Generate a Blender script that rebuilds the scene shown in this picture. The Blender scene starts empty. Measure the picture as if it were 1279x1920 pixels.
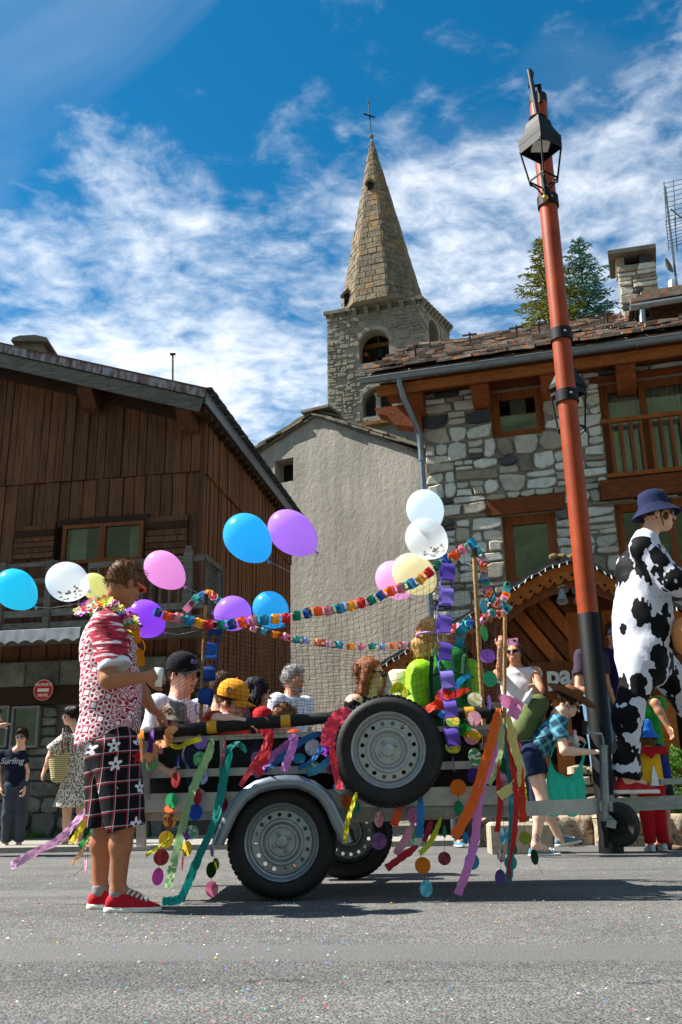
import bpy, bmesh, math, random
import numpy as np
from mathutils import Vector, Matrix
random.seed(11)
rad = math.radians
scene = bpy.context.scene
COL = scene.collection

# ------------------------------------------------------------------ camera
FOC, TH, RO, CAMH = 1717., rad(17.5), rad(.93), .53
_F = np.array([0, math.cos(TH), math.sin(TH)])
_R0 = np.array([1., 0, 0]); _U0 = np.array([0, -math.sin(TH), math.cos(TH)])
_U = math.cos(RO)*_U0+math.sin(RO)*_R0
_R = math.cos(RO)*_R0-math.sin(RO)*_U0
_C = np.array([0, 0, CAMH])
cam_d = bpy.data.cameras.new('camera'); cam = bpy.data.objects.new('camera', cam_d); COL.objects.link(cam)
cam_d.sensor_fit = 'VERTICAL'; cam_d.sensor_height = 36; cam_d.sensor_width = 24
cam_d.lens = FOC/1920*36; cam_d.clip_start = .05; cam_d.clip_end = 5000
cam.matrix_world = Matrix(((_R[0], _U[0], -_F[0], 0), (_R[1], _U[1], -_F[1], 0), (_R[2], _U[2], -_F[2], CAMH), (0, 0, 0, 1)))
scene.camera = cam

# ------------------------------------------------------------------ light
SUN_AZ = rad(-8)      # heading of the light over the ground, from +X
SUN_EL = rad(50)
scene.view_settings.view_transform = 'Standard'; scene.view_settings.look = 'None'
scene.view_settings.exposure = 1.25; scene.view_settings.gamma = 1
world = bpy.data.worlds.new('World'); scene.world = world; world.use_nodes = True
sun_d = bpy.data.lights.new('sun', 'SUN'); sun = bpy.data.objects.new('sun', sun_d); COL.objects.link(sun)
sun_d.energy = 5.0; sun_d.angle = rad(.53); sun_d.color = (1, .95, .87)
_L = Vector((math.cos(SUN_AZ)*math.cos(SUN_EL), math.sin(SUN_AZ)*math.cos(SUN_EL), -math.sin(SUN_EL)))
sun.rotation_euler = _L.to_track_quat('-Z', 'Y').to_euler(); sun.location = (-20, 0, 30)

def build_world():
    nt = world.node_tree; N = nt.nodes; L = nt.links; N.clear()
    def n(t, **k):
        o = N.new(t)
        for a, b in k.items(): setattr(o, a, b)
        return o
    out = n('ShaderNodeOutputWorld'); bg = n('ShaderNodeBackground')
    sky = n('ShaderNodeTexSky', sky_type='NISHITA', sun_disc=False, sun_elevation=SUN_EL, altitude=1850, air_density=1.0, dust_density=.35, ozone_density=2.2)
    to = -_L; sky.sun_rotation = math.atan2(to.x, to.y)
    hs = n('ShaderNodeHueSaturation'); hs.inputs['Saturation'].default_value = CL['sat']; hs.inputs['Hue'].default_value = CL['hue']; hs.inputs['Value'].default_value = CL['val']
    L.new(sky.outputs[0], hs.inputs['Color'])
    tc = n('ShaderNodeTexCoord'); sp = n('ShaderNodeSeparateXYZ'); L.new(tc.outputs['Generated'], sp.inputs[0])
    def m(op, a, b=None, c=None):
        o = n('ShaderNodeMath', operation=op)
        for i, v in enumerate((a, b, c)):
            if v is None: continue
            if isinstance(v, (int, float)): o.inputs[i].default_value = v
            else: L.new(v, o.inputs[i])
        return o.outputs[0]
    # direction -> flat cloud layer
    z = m('MAXIMUM', m('ADD', sp.outputs[2], .12), .05)
    cx = n('ShaderNodeCombineXYZ'); L.new(m('DIVIDE', sp.outputs[0], z), cx.inputs[0]); L.new(m('DIVIDE', sp.outputs[1], z), cx.inputs[1])
    def noise(scale, det, rough, dist, off, lac=2.0):
        mp = n('ShaderNodeMapping'); mp.inputs['Location'].default_value = off[:3]; mp.inputs['Rotation'].default_value = (0, 0, off[3]); mp.inputs['Scale'].default_value = off[4]
        L.new(cx.outputs[0], mp.inputs[0])
        o = n('ShaderNodeTexNoise'); o.inputs['Scale'].default_value = scale; o.inputs['Detail'].default_value = det; o.inputs['Roughness'].default_value = rough; o.inputs['Distortion'].default_value = dist; o.inputs['Lacunarity'].default_value = lac
        L.new(mp.outputs[0], o.inputs['Vector']); return o.outputs[0]
    big = noise(CL['big'], 3, .5, .3, CL['boff'])
    mid = noise(2.6, 9, .62, .55, (3.1, 1.7, 0, .55, (1, 1.25, 1)))
    puf = noise(15, 5, .6, .35, (.3, 4.2, 0, .4, (1, 1.2, 1)))
    s = m('ADD', m('ADD', m('MULTIPLY', big, CL['wb']), m('MULTIPLY', mid, CL['wm'])), m('MULTIPLY', puf, CL['wp']))
    mr = n('ShaderNodeMapRange', interpolation_type='SMOOTHSTEP'); mr.inputs['From Min'].default_value = CL['lo']; mr.inputs['From Max'].default_value = CL['hi']; mr.inputs['To Max'].default_value = CL['max']
    L.new(s, mr.inputs['Value'])
    # thin veil
    veil = noise(1.1, 6, .55, .8, (7.3, 2.2, 0, .9, (1, 1.6, 1)))
    mv = n('ShaderNodeMapRange'); mv.inputs['From Min'].default_value = .45; mv.inputs['From Max'].default_value = .8; mv.inputs['To Max'].default_value = .22
    L.new(veil, mv.inputs['Value'])
    d = m('MAXIMUM', mr.outputs[0], mv.outputs[0])
    mx = n('ShaderNodeMix', data_type='RGBA'); L.new(d, mx.inputs[0]); L.new(hs.outputs[0], mx.inputs[6]); mx.inputs[7].default_value = CL['col']
    L.new(mx.outputs[2], bg.inputs[0]); bg.inputs[1].default_value = CL['str']
    L.new(bg.outputs[0], out.inputs[0])
CL = dict(str=.085, sat=1.38, val=.82, hue=.485, big=.55, boff=(18.03, .31, 0, .0763, (1, 1, 1)), wb=1.6, wm=.7, wp=.36, lo=1.2, hi=1.6, max=.95, col=(6.6, 6.8, 7.1, 1))
build_world()

# ------------------------------------------------------------------ pixel of the photograph + distance -> point in the place
def at(px, py, Y):
    d = _F+(px-639.5)/FOC*_R-(py-960)/FOC*_U
    p = _C+d*(Y/d[1]); return Vector(p.tolist())
def gnd(px, py, z=0):
    d = _F+(px-639.5)/FOC*_R-(py-960)/FOC*_U
    p = _C+d*((z-CAMH)/d[2]); return Vector(p.tolist())
def onplane(px, py, o, nrm):
    d = Vector((_F+(px-639.5)/FOC*_R-(py-960)/FOC*_U).tolist()); c = Vector(_C.tolist())
    return c+d*((o-c).dot(nrm)/d.dot(nrm))
V = lambda *a: Vector(a)

# ------------------------------------------------------------------ materials
MATS = {}
def srgb(h):
    if isinstance(h, str):
        c = [int(h[i:i+2], 16)/255 for i in (0, 2, 4)]
    else: c = [x/255 for x in h]
    return tuple((x/12.92 if x <= .04045 else ((x+.055)/1.055)**2.4) for x in c)
class NT:
    def __init__(s, name):
        s.m = bpy.data.materials.new(name); s.m.use_nodes = True; s.t = s.m.node_tree; s.N = s.t.nodes; s.L = s.t.links
        s.b = s.N['Principled BSDF']; s.out = s.N['Material Output']
    def n(s, t, **k):
        o = s.N.new(t)
        for a, b in k.items(): setattr(o, a, b)
        return o
    def set(s, sock, v):
        if isinstance(v, bpy.types.NodeSocket): s.L.new(v, sock)
        elif isinstance(v, (tuple, list)) and len(v) == 3 and sock.type == 'RGBA': sock.default_value = (*v, 1)
        else: sock.default_value = v
    def bs(s, **k):
        for a, v in k.items(): s.set(s.b.inputs[a.replace('_', ' ')], v)
        return s
    def math(s, op, a, b=0., c=None, clamp=False):
        o = s.n('ShaderNodeMath', operation=op, use_clamp=clamp); s.set(o.inputs[0], a); s.set(o.inputs[1], b)
        if c is not None: s.set(o.inputs[2], c)
        return o.outputs[0]
    def coord(s, kind='Object', scale=(1, 1, 1), rot=(0, 0, 0), loc=(0, 0, 0)):
        key = kind
        tc = s.n('ShaderNodeTexCoord'); mp = s.n('ShaderNodeMapping'); mp.inputs['Scale'].default_value = scale; mp.inputs['Rotation'].default_value = rot; mp.inputs['Location'].default_value = loc
        s.L.new(tc.outputs[kind], mp.inputs[0]); return mp.outputs[0]
    def wpos(s, scale=(1, 1, 1), rot=(0, 0, 0), loc=(0, 0, 0)):
        g = s.n('ShaderNodeNewGeometry'); mp = s.n('ShaderNodeMapping'); mp.inputs['Scale'].default_value = scale; mp.inputs['Rotation'].default_value = rot; mp.inputs['Location'].default_value = loc
        s.L.new(g.outputs['Position'], mp.inputs[0]); return mp.outputs[0]
    def noise(s, vec, scale=5., det=4., rough=.55, dist=0., out=0):
        o = s.n('ShaderNodeTexNoise'); s.L.new(vec, o.inputs['Vector'])
        for a, v in (('Scale', scale), ('Detail', det), ('Roughness', rough), ('Distortion', dist)): o.inputs[a].default_value = v
        return o.outputs[out]
    def voro(s, vec, scale=5., feature='F1', rnd=1., out='Distance', dist='EUCLIDEAN'):
        o = s.n('ShaderNodeTexVoronoi', feature=feature, distance=dist); s.L.new(vec, o.inputs['Vector']); o.inputs['Scale'].default_value = scale; o.inputs['Randomness'].default_value = rnd
        return o.outputs[out]
    def ramp(s, fac, stops, interp='LINEAR'):
        o = s.n('ShaderNodeValToRGB'); e = o.color_ramp; e.interpolation = interp
        while len(e.elements) < len(stops): e.elements.new(.5)
        for el, (p, c) in zip(e.elements, stops): el.position = p; el.color = (*c, 1) if len(c) == 3 else c
        s.set(o.inputs[0], fac); return o.outputs[0]
    def mr(s, v, a, b, c=0., d=1., smooth=False):
        o = s.n('ShaderNodeMapRange', interpolation_type='SMOOTHSTEP' if smooth else 'LINEAR'); s.set(o.inputs[0], v)
        for i, x in enumerate((a, b, c, d)): o.inputs[i+1].default_value = x
        return o.outputs[0]
    def mix(s, f, a, b, blend='MIX'):
        o = s.n('ShaderNodeMix', data_type='RGBA', blend_type=blend); s.set(o.inputs[0], f); s.set(o.inputs[6], a); s.set(o.inputs[7], b); return o.outputs[2]
    def sep(s, v):
        o = s.n('ShaderNodeSeparateXYZ'); s.L.new(v, o.inputs[0]); return o.outputs
    def rnd(s):
        return s.n('ShaderNodeObjectInfo').outputs['Random']
    def bump(s, h, strength=.4, dist=.01):
        o = s.n('ShaderNodeBump'); o.inputs['Strength'].default_value = strength; o.inputs['Distance'].default_value = dist; s.L.new(h, o.inputs['Height'])
        s.L.new(o.outputs[0], s.b.inputs['Normal']); return s
def M(name, col, rough=.6, metal=0., var=.12, nscale=30., bump=.15, bdist=.004, spec=.4, sheen=0., trans=0., rv=0.):
    if name in MATS: return MATS[name]
    k = NT(name); c = srgb(col) if (isinstance(col, str) or max(col) > 1) else col
    v = k.coord(); f = k.noise(v, nscale, 5, .6)
    lo = tuple(x*(1-var) for x in c); hi = tuple(min(1, x*(1+var)) for x in c)
    cc = k.ramp(f, [(.3, lo), (.7, hi)])
    if rv:
        cc = k.mix(1., cc, k.ramp(k.rnd(), [(0, (1-rv,)*3), (1, (1+rv*.5,)*3)]), 'MULTIPLY')
    k.bs(Base_Color=cc, Roughness=rough, Metallic=metal, Specular_IOR_Level=spec)
    if sheen: k.bs(Sheen_Weight=sheen)
    if bump: k.bump(k.noise(v, nscale*1.7, 6, .6), bump, bdist)
    if trans:
        tr = k.n('ShaderNodeBsdfTranslucent'); k.set(tr.inputs[0], cc); mx = k.n('ShaderNodeMixShader'); mx.inputs[0].default_value = trans
        k.L.new(k.b.outputs[0], mx.inputs[1]); k.L.new(tr.outputs[0], mx.inputs[2]); k.L.new(mx.outputs[0], k.out.inputs[0])
    MATS[name] = k.m; return k.m

# ------------------------------------------------------------------ objects
def tag(o, label=None, cat=None, group=None, kind=None):
    for k, v in (('label', label), ('category', cat), ('group', group), ('kind', kind)):
        if v: o[k] = v
    return o
def thing(name, label, cat, base=(0, 0, 0), group=None):
    o = bpy.data.objects.new(name, None); COL.objects.link(o); o.location = base; o.empty_display_size = .1
    return tag(o, label, cat, group)
def root_loc(o):
    v = Vector((0, 0, 0))
    while o is not None: v = v+o.location; o = o.parent
    return v
def frame_from(z, hint=(0, 0, 1)):
    z = Vector(z).normalized(); h = Vector(hint)
    if abs(z.dot(h.normalized())) > .98: h = Vector((1, 0, 0))
    x = h.cross(z).normalized(); y = z.cross(x); return x, y, z
class MB:
    def __init__(s): s.v = []; s.f = []; s.mi = []; s.m = 0
    def add(s, vs, fs):
        b = len(s.v); s.v += [tuple(p) for p in vs]; s.f += [tuple(b+i for i in f) for f in fs]; s.mi += [s.m]*len(fs); return s
    def box(s, c, ax, ay, az):      # centre, half axes as vectors
        c = Vector(c); ax = Vector(ax); ay = Vector(ay); az = Vector(az)
        if ax.cross(ay).dot(az) < 0: ax = -ax
        p = [c+ax*i+ay*j+az*k for k in (-1, 1) for j in (-1, 1) for i in (-1, 1)]
        return s.add(p, [(0, 2, 3, 1), (4, 5, 7, 6), (0, 1, 5, 4), (2, 6, 7, 3), (0, 4, 6, 2), (1, 3, 7, 5)])
    def bar(s, a, b, w, h, hint=(0, 0, 1)):
        a = Vector(a); b = Vector(b); x, y, z = frame_from(b-a, hint)
        return s.box((a+b)/2, x*w/2, y*h/2, (b-a)/2)
    def prism(s, poly, ext):        # planar polygon + extrusion vector
        poly = [Vector(p) for p in poly]; e = Vector(ext); n = len(poly)
        nr = Vector((0, 0, 0))
        for i in range(n): nr += (poly[i]-poly[0]).cross(poly[(i+1) % n]-poly[0])
        if nr.dot(e) > 0: poly = poly[::-1]
        fs = [tuple(range(n)), tuple(range(2*n-1, n-1, -1))]+[((i+1) % n, i, i+n, (i+1) % n+n) for i in range(n)]
        return s.add(poly+[p+e for p in poly], fs)
    def stone(s, poly, out, depth, bev):   # polygon with bevelled, proud face
        poly = [Vector(p) for p in poly]; n = len(poly); c = sum(poly, Vector())/n; o = Vector(out)
        nr = Vector((0, 0, 0))
        for i in range(n): nr += (poly[i]-poly[0]).cross(poly[(i+1) % n]-poly[0])
        if nr.dot(o) < 0: poly = poly[::-1]
        def ins(p, b):
            d = c-p; l = d.length; return p+d*min(.6, b/max(l, 1e-5))
        r0 = poly; r1 = [p+o*(depth-bev*.7) for p in poly]; r2 = [ins(p, bev)+o*depth for p in poly]
        vs = r0+r1+r2; fs = [tuple(range(2*n, 3*n))]
        for k in (0, 1): fs += [(k*n+i, k*n+(i+1) % n, (k+1)*n+(i+1) % n, (k+1)*n+i) for i in range(n)]
        return s.add(vs, fs)
    def tube(s, pts, r, n=8, cap=True, hint=(0, 0, 1), flat=1.):
        pts = [Vector(p) for p in pts]; k = len(pts); rs = r if isinstance(r, (list, tuple)) else [r]*k
        rings = []; px = None
        for i, p in enumerate(pts):
            t = (pts[min(i+1, k-1)]-pts[max(i-1, 0)])
            if t.length < 1e-7: t = Vector((0, 0, 1))
            t.normalize()
            if px is None: x, y, _ = frame_from(t, hint)
            else:
                x = px-t*px.dot(t)
                x = x.normalized() if x.length > 1e-6 else frame_from(t, hint)[0]
                y = t.cross(x)
            px = x
            rings.append([p+(x*math.cos(a)+y*math.sin(a)*flat)*rs[i] for a in [2*math.pi*j/n for j in range(n)]])
        vs = [q for g in rings for q in g]
        fs = [(i*n+j, i*n+(j+1) % n, (i+1)*n+(j+1) % n, (i+1)*n+j) for i in range(k-1) for j in range(n)]
        if cap: fs += [tuple(range(n-1, -1, -1)), tuple(range((k-1)*n, k*n))]
        return s.add(vs, fs)
    def lathe(s, o, prof, axis=(0, 0, 1), n=24, hint=(0, 1, 0), sx=1., sy=1., close=False):   # prof: (r, h)
        o = Vector(o); x, y, z = frame_from(axis, hint); vs = []; k = len(prof)
        for r, h in prof:
            for j in range(n):
                a = 2*math.pi*j/n; vs.append(o+x*(r*sx*math.cos(a))+y*(r*sy*math.sin(a))+z*h)
        fs = [(i*n+j, i*n+(j+1) % n, (i+1)*n+(j+1) % n, (i+1)*n+j) for i in range(k-1) for j in range(n)]
        if close: fs += [((k-1)*n+j, (k-1)*n+(j+1) % n, (j+1) % n, j) for j in range(n)]
        return s.add(vs, fs)
    def disc(s, c, nrm, rx, ry=None, n=18, th=.0015, hint=(0, 0, 1)):
        ry = ry or rx; x, y, z = frame_from(nrm, hint); c = Vector(c)
        return s.prism([c+x*(rx*math.cos(2*math.pi*i/n))+y*(ry*math.sin(2*math.pi*i/n)) for i in range(n)], z*th)
    def ball(s, c, r, n=12, m=8):
        c = Vector(c); r = r if isinstance(r, (tuple, list)) else (r, r, r)
        return s.ellip(c, (V(r[0], 0, 0), V(0, r[1], 0), V(0, 0, r[2])), n, m)
    def ellip(s, c, ax, n=16, m=10):
        c = Vector(c); X, Y, Z = ax; vs = []
        for i in range(m+1):
            t = math.pi*i/m
            for j in range(n):
                a = 2*math.pi*j/n; vs.append(c+X*(math.sin(t)*math.cos(a))+Y*(math.sin(t)*math.sin(a))+Z*math.cos(t))
        return s.add(vs, [(i*n+j, (i+1)*n+j, (i+1)*n+(j+1) % n, i*n+(j+1) % n) for i in range(m) for j in range(n)])
    def grid(s, fn, nu, nv):
        vs = [fn(i/(nu-1), j/(nv-1)) for j in range(nv) for i in range(nu)]
        return s.add(vs, [(j*nu+i, j*nu+i+1, (j+1)*nu+i+1, (j+1)*nu+i) for j in range(nv-1) for i in range(nu-1)])
    def build(s, name, mat, parent=None, smooth=False, kind=None, label=None, base=None, merge=False):
        off = root_loc(parent) if parent else (Vector(base) if base is not None else Vector((0, 0, 0)))
        me = bpy.data.meshes.new(name); me.from_pydata([tuple(Vector(p)-off) for p in s.v], [], s.f)
        for mm in (mat if isinstance(mat, (list, tuple)) else [mat]): me.materials.append(mm)
        if any(s.mi): me.polygons.foreach_set('material_index', s.mi)
        if smooth: me.polygons.foreach_set('use_smooth', [True]*len(me.polygons))
        me.validate(); me.update()
        if smooth and smooth != 2: me.set_sharp_from_angle(angle=rad(38))
        o = bpy.data.objects.new(name, me); COL.objects.link(o); o.parent = parent
        if base is not None and not parent: o.location = base
        return tag(o, label, None, None, kind)
def link_copy(o, parent, loc=None, rot=None, scale=None, name=None):
    c = o.copy(); COL.objects.link(c); c.parent = parent
    if loc is not None: c.location = loc
    if rot is not None: c.rotation_euler = rot
    if scale is not None: c.scale = scale
    return c

# ------------------------------------------------------------------ smooth bodies from a distance field
def A(v): return np.array([v[0], v[1], v[2]], float)
def _wr(P, seed, fr):
    rs = np.random.RandomState(seed); o = 0
    for i in range(6):
        d = rs.normal(size=3); d /= np.linalg.norm(d); f = fr*(1+.6*i*rs.rand())
        w = rs.normal(size=3); w /= np.linalg.norm(w)
        ph = np.sin(P@w*f*.45+rs.rand()*6)*1.5
        o = o+np.sin(P@d*f+ph+rs.rand()*6.28)/(1+.35*i)
    return o/3
class SDF:
    """primitives blended into one closed surface"""
    def __init__(s): s.p = []; s.cuts = []; s.noise = []
    def cap(s, a, ra, b, rb, k=.02, flat=None, sub=False, fe=False):
        s.p.append(('c', A(a), A(b), ra, rb, k, flat, fe, sub)); return s
    def chain(s, pts, k=.02, flat=None):
        for (a, ra), (b, rb) in zip(pts, pts[1:]): s.cap(a, ra, b, rb, k, flat)
        return s
    def ell(s, c, r, ax=None, k=.02, sub=False):
        s.p.append(('e', A(c), r, np.array([A(v) for v in ax]) if ax else np.eye(3), k, sub)); return s
    def cut(s, p, n): n = A(n); s.cuts.append((A(p), n/np.linalg.norm(n))); return s
    def mesh(s, vox):
        lo = np.full(3, 1e9); hi = -lo; bb = []
        for q in s.p:
            if q[0] == 'c':
                m = max(q[3], q[4])+q[5]; l = np.minimum(q[1], q[2])-m; h = np.maximum(q[1], q[2])+m
            else:
                m = max(q[2])+q[4]; l = q[1]-m; h = q[1]+m
            bb.append((l, h))
            if not q[-1]: lo = np.minimum(lo, l); hi = np.maximum(hi, h)
        lo = lo-3*vox; n = np.ceil((hi+3*vox-lo)/vox).astype(int)+1
        F = np.full(n, .5)
        for q, (l, h) in zip(s.p, bb):
            i0 = np.maximum(np.floor((l-lo)/vox).astype(int)-3, 0); i1 = np.minimum(np.ceil((h-lo)/vox).astype(int)+4, n)
            if np.any(i1 <= i0): continue
            g = np.stack(np.meshgrid(*[lo[a]+vox*np.arange(i0[a], i1[a]) for a in range(3)], indexing='ij'), -1)
            if q[0] == 'c':
                _, a, b, ra, rb, k, flat, fe, sub = q; ab = b-a; l2 = max(ab@ab, 1e-9)
                t = np.clip(((g-a)@ab)/l2, 0, 1); d = g-a-t[..., None]*ab
                if flat is not None:
                    w, fk = A(flat[0]), flat[1]; w = w/np.linalg.norm(w); c = d@w; ln = np.sqrt(np.maximum((d*d).sum(-1)+c*c*(fk*fk-1), 1e-12))
                else: ln = np.sqrt((d*d).sum(-1))
                D = ln-(ra+(rb-ra)*t)
                if fe: D = np.maximum(D, ((g-b)@ab)/math.sqrt(l2))
            else:
                _, c, r, ax, k, sub = q; d = (g-c)@ax.T; r = np.array(r, float)
                k0 = np.sqrt(((d/r)**2).sum(-1)); k1 = np.sqrt(((d/r**2)**2).sum(-1)); D = k0*(k0-1)/np.maximum(k1, 1e-9)
            sl = tuple(slice(i0[a], i1[a]) for a in range(3)); f = F[sl]
            if sub:
                D = -D; hh = np.maximum(k-np.abs(f-D), 0)/k if k > 0 else 0; F[sl] = np.maximum(f, D)+hh*hh*k*.25
            else:
                hh = np.maximum(k-np.abs(f-D), 0)/k if k > 0 else 0; F[sl] = np.minimum(f, D)-hh*hh*k*.25
        if s.noise or s.cuts:
            near = np.abs(F) < 4*vox+.03; idx = np.argwhere(near); P = lo+vox*idx; fv = F[near]
            for amp, fr, seed, sc in s.noise: fv = fv+amp*_wr(P*np.array(sc), seed, fr)
            for p0, nn in s.cuts: fv = np.maximum(fv, (P-p0)@nn)
            F[near] = fv
            if s.cuts:
                neg = np.argwhere(F < 0); P = lo+vox*neg; fv = F[F < 0]
                for p0, nn in s.cuts: fv = np.maximum(fv, (P-p0)@nn)
                F[tuple(neg.T)] = fv
        S = F < 0
        cs = np.zeros(tuple(n-1), int)
        for dx in (0, 1):
            for dy in (0, 1):
                for dz in (0, 1): cs += S[dx:n[0]-1+dx, dy:n[1]-1+dy, dz:n[2]-1+dz]
        act = np.argwhere((cs > 0) & (cs < 8)); idm = np.full(tuple(n-1), -1); idm[tuple(act.T)] = np.arange(len(act))
        acc = np.zeros((len(act), 3)); cnt = np.zeros(len(act)); off = np.array([(x, y, z) for x in (0, 1) for y in (0, 1) for z in (0, 1)])
        cv = [F[tuple((act+o).T)] for o in off]
        for i in range(8):
            for j in range(i+1, 8):
                if np.abs(off[i]-off[j]).sum() != 1: continue
                m = (cv[i] < 0) != (cv[j] < 0)
                t = cv[i][m]/(cv[i][m]-cv[j][m]); acc[m] += off[i]+t[:, None]*(off[j]-off[i]); cnt[m] += 1
        vs = lo+vox*(act+acc/np.maximum(cnt, 1)[:, None])
        fs = []
        for a in range(3):
            b, c = (a+1) % 3, (a+2) % 3
            s0 = [slice(0, n[i]) for i in range(3)]; s1 = list(s0); s0[a] = slice(0, n[a]-1); s1[a] = slice(1, n[a])
            ch = np.argwhere(S[tuple(s0)] != S[tuple(s1)]); ch = ch[(ch[:, b] > 0) & (ch[:, c] > 0) & (ch[:, b] < n[b]-1) & (ch[:, c] < n[c]-1)]
            inside = S[tuple(ch.T)]
            eb = np.eye(3, dtype=int)[b]; ec = np.eye(3, dtype=int)[c]
            q = np.stack([idm[tuple((ch-eb-ec).T)], idm[tuple((ch-ec).T)], idm[tuple(ch.T)], idm[tuple((ch-eb).T)]], 1)
            q[~inside] = q[~inside][:, ::-1]; fs.append(q)
        return vs, np.concatenate(fs)
    def build(s, name, mat, parent, vox=.01, label=None, smooth=True):
        vs, fs = s.mesh(vox); vs = vs-A(root_loc(parent)); me = bpy.data.meshes.new(name)
        me.vertices.add(len(vs)); me.vertices.foreach_set('co', vs.ravel()); nf = len(fs)
        me.loops.add(nf*4); me.loops.foreach_set('vertex_index', fs.ravel().astype(np.int32)); me.polygons.add(nf)
        me.polygons.foreach_set('loop_start', np.arange(0, nf*4, 4, dtype=np.int32)); me.polygons.foreach_set('use_smooth', np.ones(nf, bool))
        me.materials.append(mat); me.update(calc_edges=True); me.validate()
        o = bpy.data.objects.new(name, me); COL.objects.link(o); o.parent = parent
        return tag(o, label)

# ================================================================== setting
def wood(name, dark, light, streak=.5, rough=.75, axis=2, rv=.35, sc=1., spec=.25):
    if name in MATS: return MATS[name]
    k = NT(name); s3 = [26*sc, 26*sc, 26*sc]; s3[axis] = 1.3*sc
    v = k.wpos(tuple(s3)); r = k.rnd()
    vv = k.n('ShaderNodeVectorMath', operation='ADD'); k.L.new(v, vv.inputs[0]); cb = k.n('ShaderNodeCombineXYZ')
    for i in range(3): k.set(cb.inputs[i], k.math('MULTIPLY', r, 37.))
    k.L.new(cb.outputs[0], vv.inputs[1]); v = vv.outputs[0]
    g = k.noise(v, 1., 6, .65, .6); w = k.noise(k.wpos((1, 1, 1)), 1.7, 4, .6)
    c = k.ramp(g, [(.25, srgb(dark)), (.75, srgb(light))])
    c = k.mix(k.mr(w, .35, .7, 0, streak), c, k.mix(1., c, (.45, .42, .4), 'MULTIPLY'))
    c = k.mix(1., c, k.ramp(r, [(0, (1-rv,)*3), (1, (1+rv*.6,)*3)]), 'MULTIPLY')
    k.bs(Base_Color=c, Roughness=rough, Specular_IOR_Level=spec).bump(g, .5, .006); MATS[name] = k.m; return k.m
def stonemat(name, stops, scale=3., bumpd=.02, lichen=None, rv=.3, rough=.9, bstr=.7):
    if name in MATS: return MATS[name]
    k = NT(name); v = k.wpos(); r = k.rnd()
    f = k.noise(v, scale, 8, .68, .3); g = k.noise(v, scale*9, 5, .7)
    c = k.ramp(k.math('ADD', k.math('MULTIPLY', f, .7), k.math('MULTIPLY', g, .3)), [(p, srgb(x)) for p, x in stops])
    c = k.mix(1., c, k.ramp(r, [(0, (1-rv,)*3), (1, (1+rv*.6,)*3)]), 'MULTIPLY')
    if lichen:
        col, th = lichen; ln = k.noise(v, scale*2.3, 7, .7, .8); c = k.mix(k.mr(ln, th, th+.08), c, srgb(col))
    k.bs(Base_Color=c, Roughness=rough, Specular_IOR_Level=.2).bump(k.math('ADD', f, k.math('MULTIPLY', g, .5)), bstr, bumpd); MATS[name] = k.m; return k.m

def asphalt():
    k = NT('asphalt'); v = k.wpos()
    f = k.noise(v, 160, 3, .7); vo = k.voro(v, 95.); big = k.noise(v, .7, 5, .6); mid = k.noise(v, 6, 5, .65)
    agg = k.ramp(k.voro(v, 95., out='Color'), [(.1, (.05, .05, .049)), (.55, (.14, .138, .131)), (.93, (.29, .28, .265)), (1., (.48, .47, .44))])
    c = k.mix(k.mr(f, .35, .7), agg, (.122, .12, .115))
    c = k.mix(1., c, k.ramp(big, [(.3, (.78, .79, .8)), (.7, (1.16, 1.14, 1.1))]), 'MULTIPLY')
    c = k.mix(1., c, k.ramp(mid, [(.3, (.85, .85, .85)), (.7, (1.12, 1.12, 1.12))]), 'MULTIPLY')
    st = k.noise(k.wpos((.22, 1.5, 1)), 1.1, 6, .65, .4); c = k.mix(1., c, k.ramp(st, [(.32, (.74, .75, .76)), (.52, (1, 1, 1)), (.72, (1.1, 1.09, 1.07))]), 'MULTIPLY'); oil = k.noise(k.wpos((1, 1, 1)), .9, 5, .7); c = k.mix(k.mr(oil, .64, .74, 0, .45), c, (.05, .05, .05))
    p = k.sep(v); wob = k.noise(k.wpos((.6, .6, .6)), 1.3, 4, .6)
    y = k.math('ADD', k.math('ADD', p[1], k.math('MULTIPLY', p[0], .10)), k.math('MULTIPLY', k.math('SUBTRACT', wob, .5), .22))
    # worn tar band along the road, and a hairline crack
    band = k.math('MULTIPLY', k.mr(y, 3.47, 3.53), k.mr(y, 3.92, 3.84)); c = k.mix(k.math('MULTIPLY', band, .8), c, k.mix(k.mr(f, .3, .7), (.085, .085, .083), (.125, .123, .118)))
    b2 = k.math('MULTIPLY', k.mr(y, 5.75, 5.9), k.mr(y, 6.35, 6.2)); c = k.mix(k.math('MULTIPLY', b2, .35), c, (.19, .185, .175))
    w2 = k.noise(k.wpos((1.2, 1.2, 1.2)), 6, 5, .7); yc = k.math('ADD', y, k.math('MULTIPLY', k.math('SUBTRACT', w2, .5), .3))
    cr = k.mr(k.math('ABSOLUTE', k.math('SUBTRACT', yc, 3.13)), .0, .012, 1, 0); cr = k.math('MULTIPLY', cr, k.mr(k.noise(v, 2.3, 4, .6), .45, .55)); c = k.mix(k.math('MULTIPLY', cr, .6), c, (.03, .03, .03))
    h = k.math('ADD', k.math('MULTIPLY', k.mr(vo, 0, .6, 1, 0), 1.), k.math('MULTIPLY', f, .6)); h = k.math('SUBTRACT', h, k.math('MULTIPLY', cr, 2.)); h = k.math('MULTIPLY', h, k.mr(band, 0, 1, 1, .35))
    k.bs(Base_Color=c, Roughness=.82, Specular_IOR_Level=.35).bump(h, .9, .007); return k.m
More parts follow.
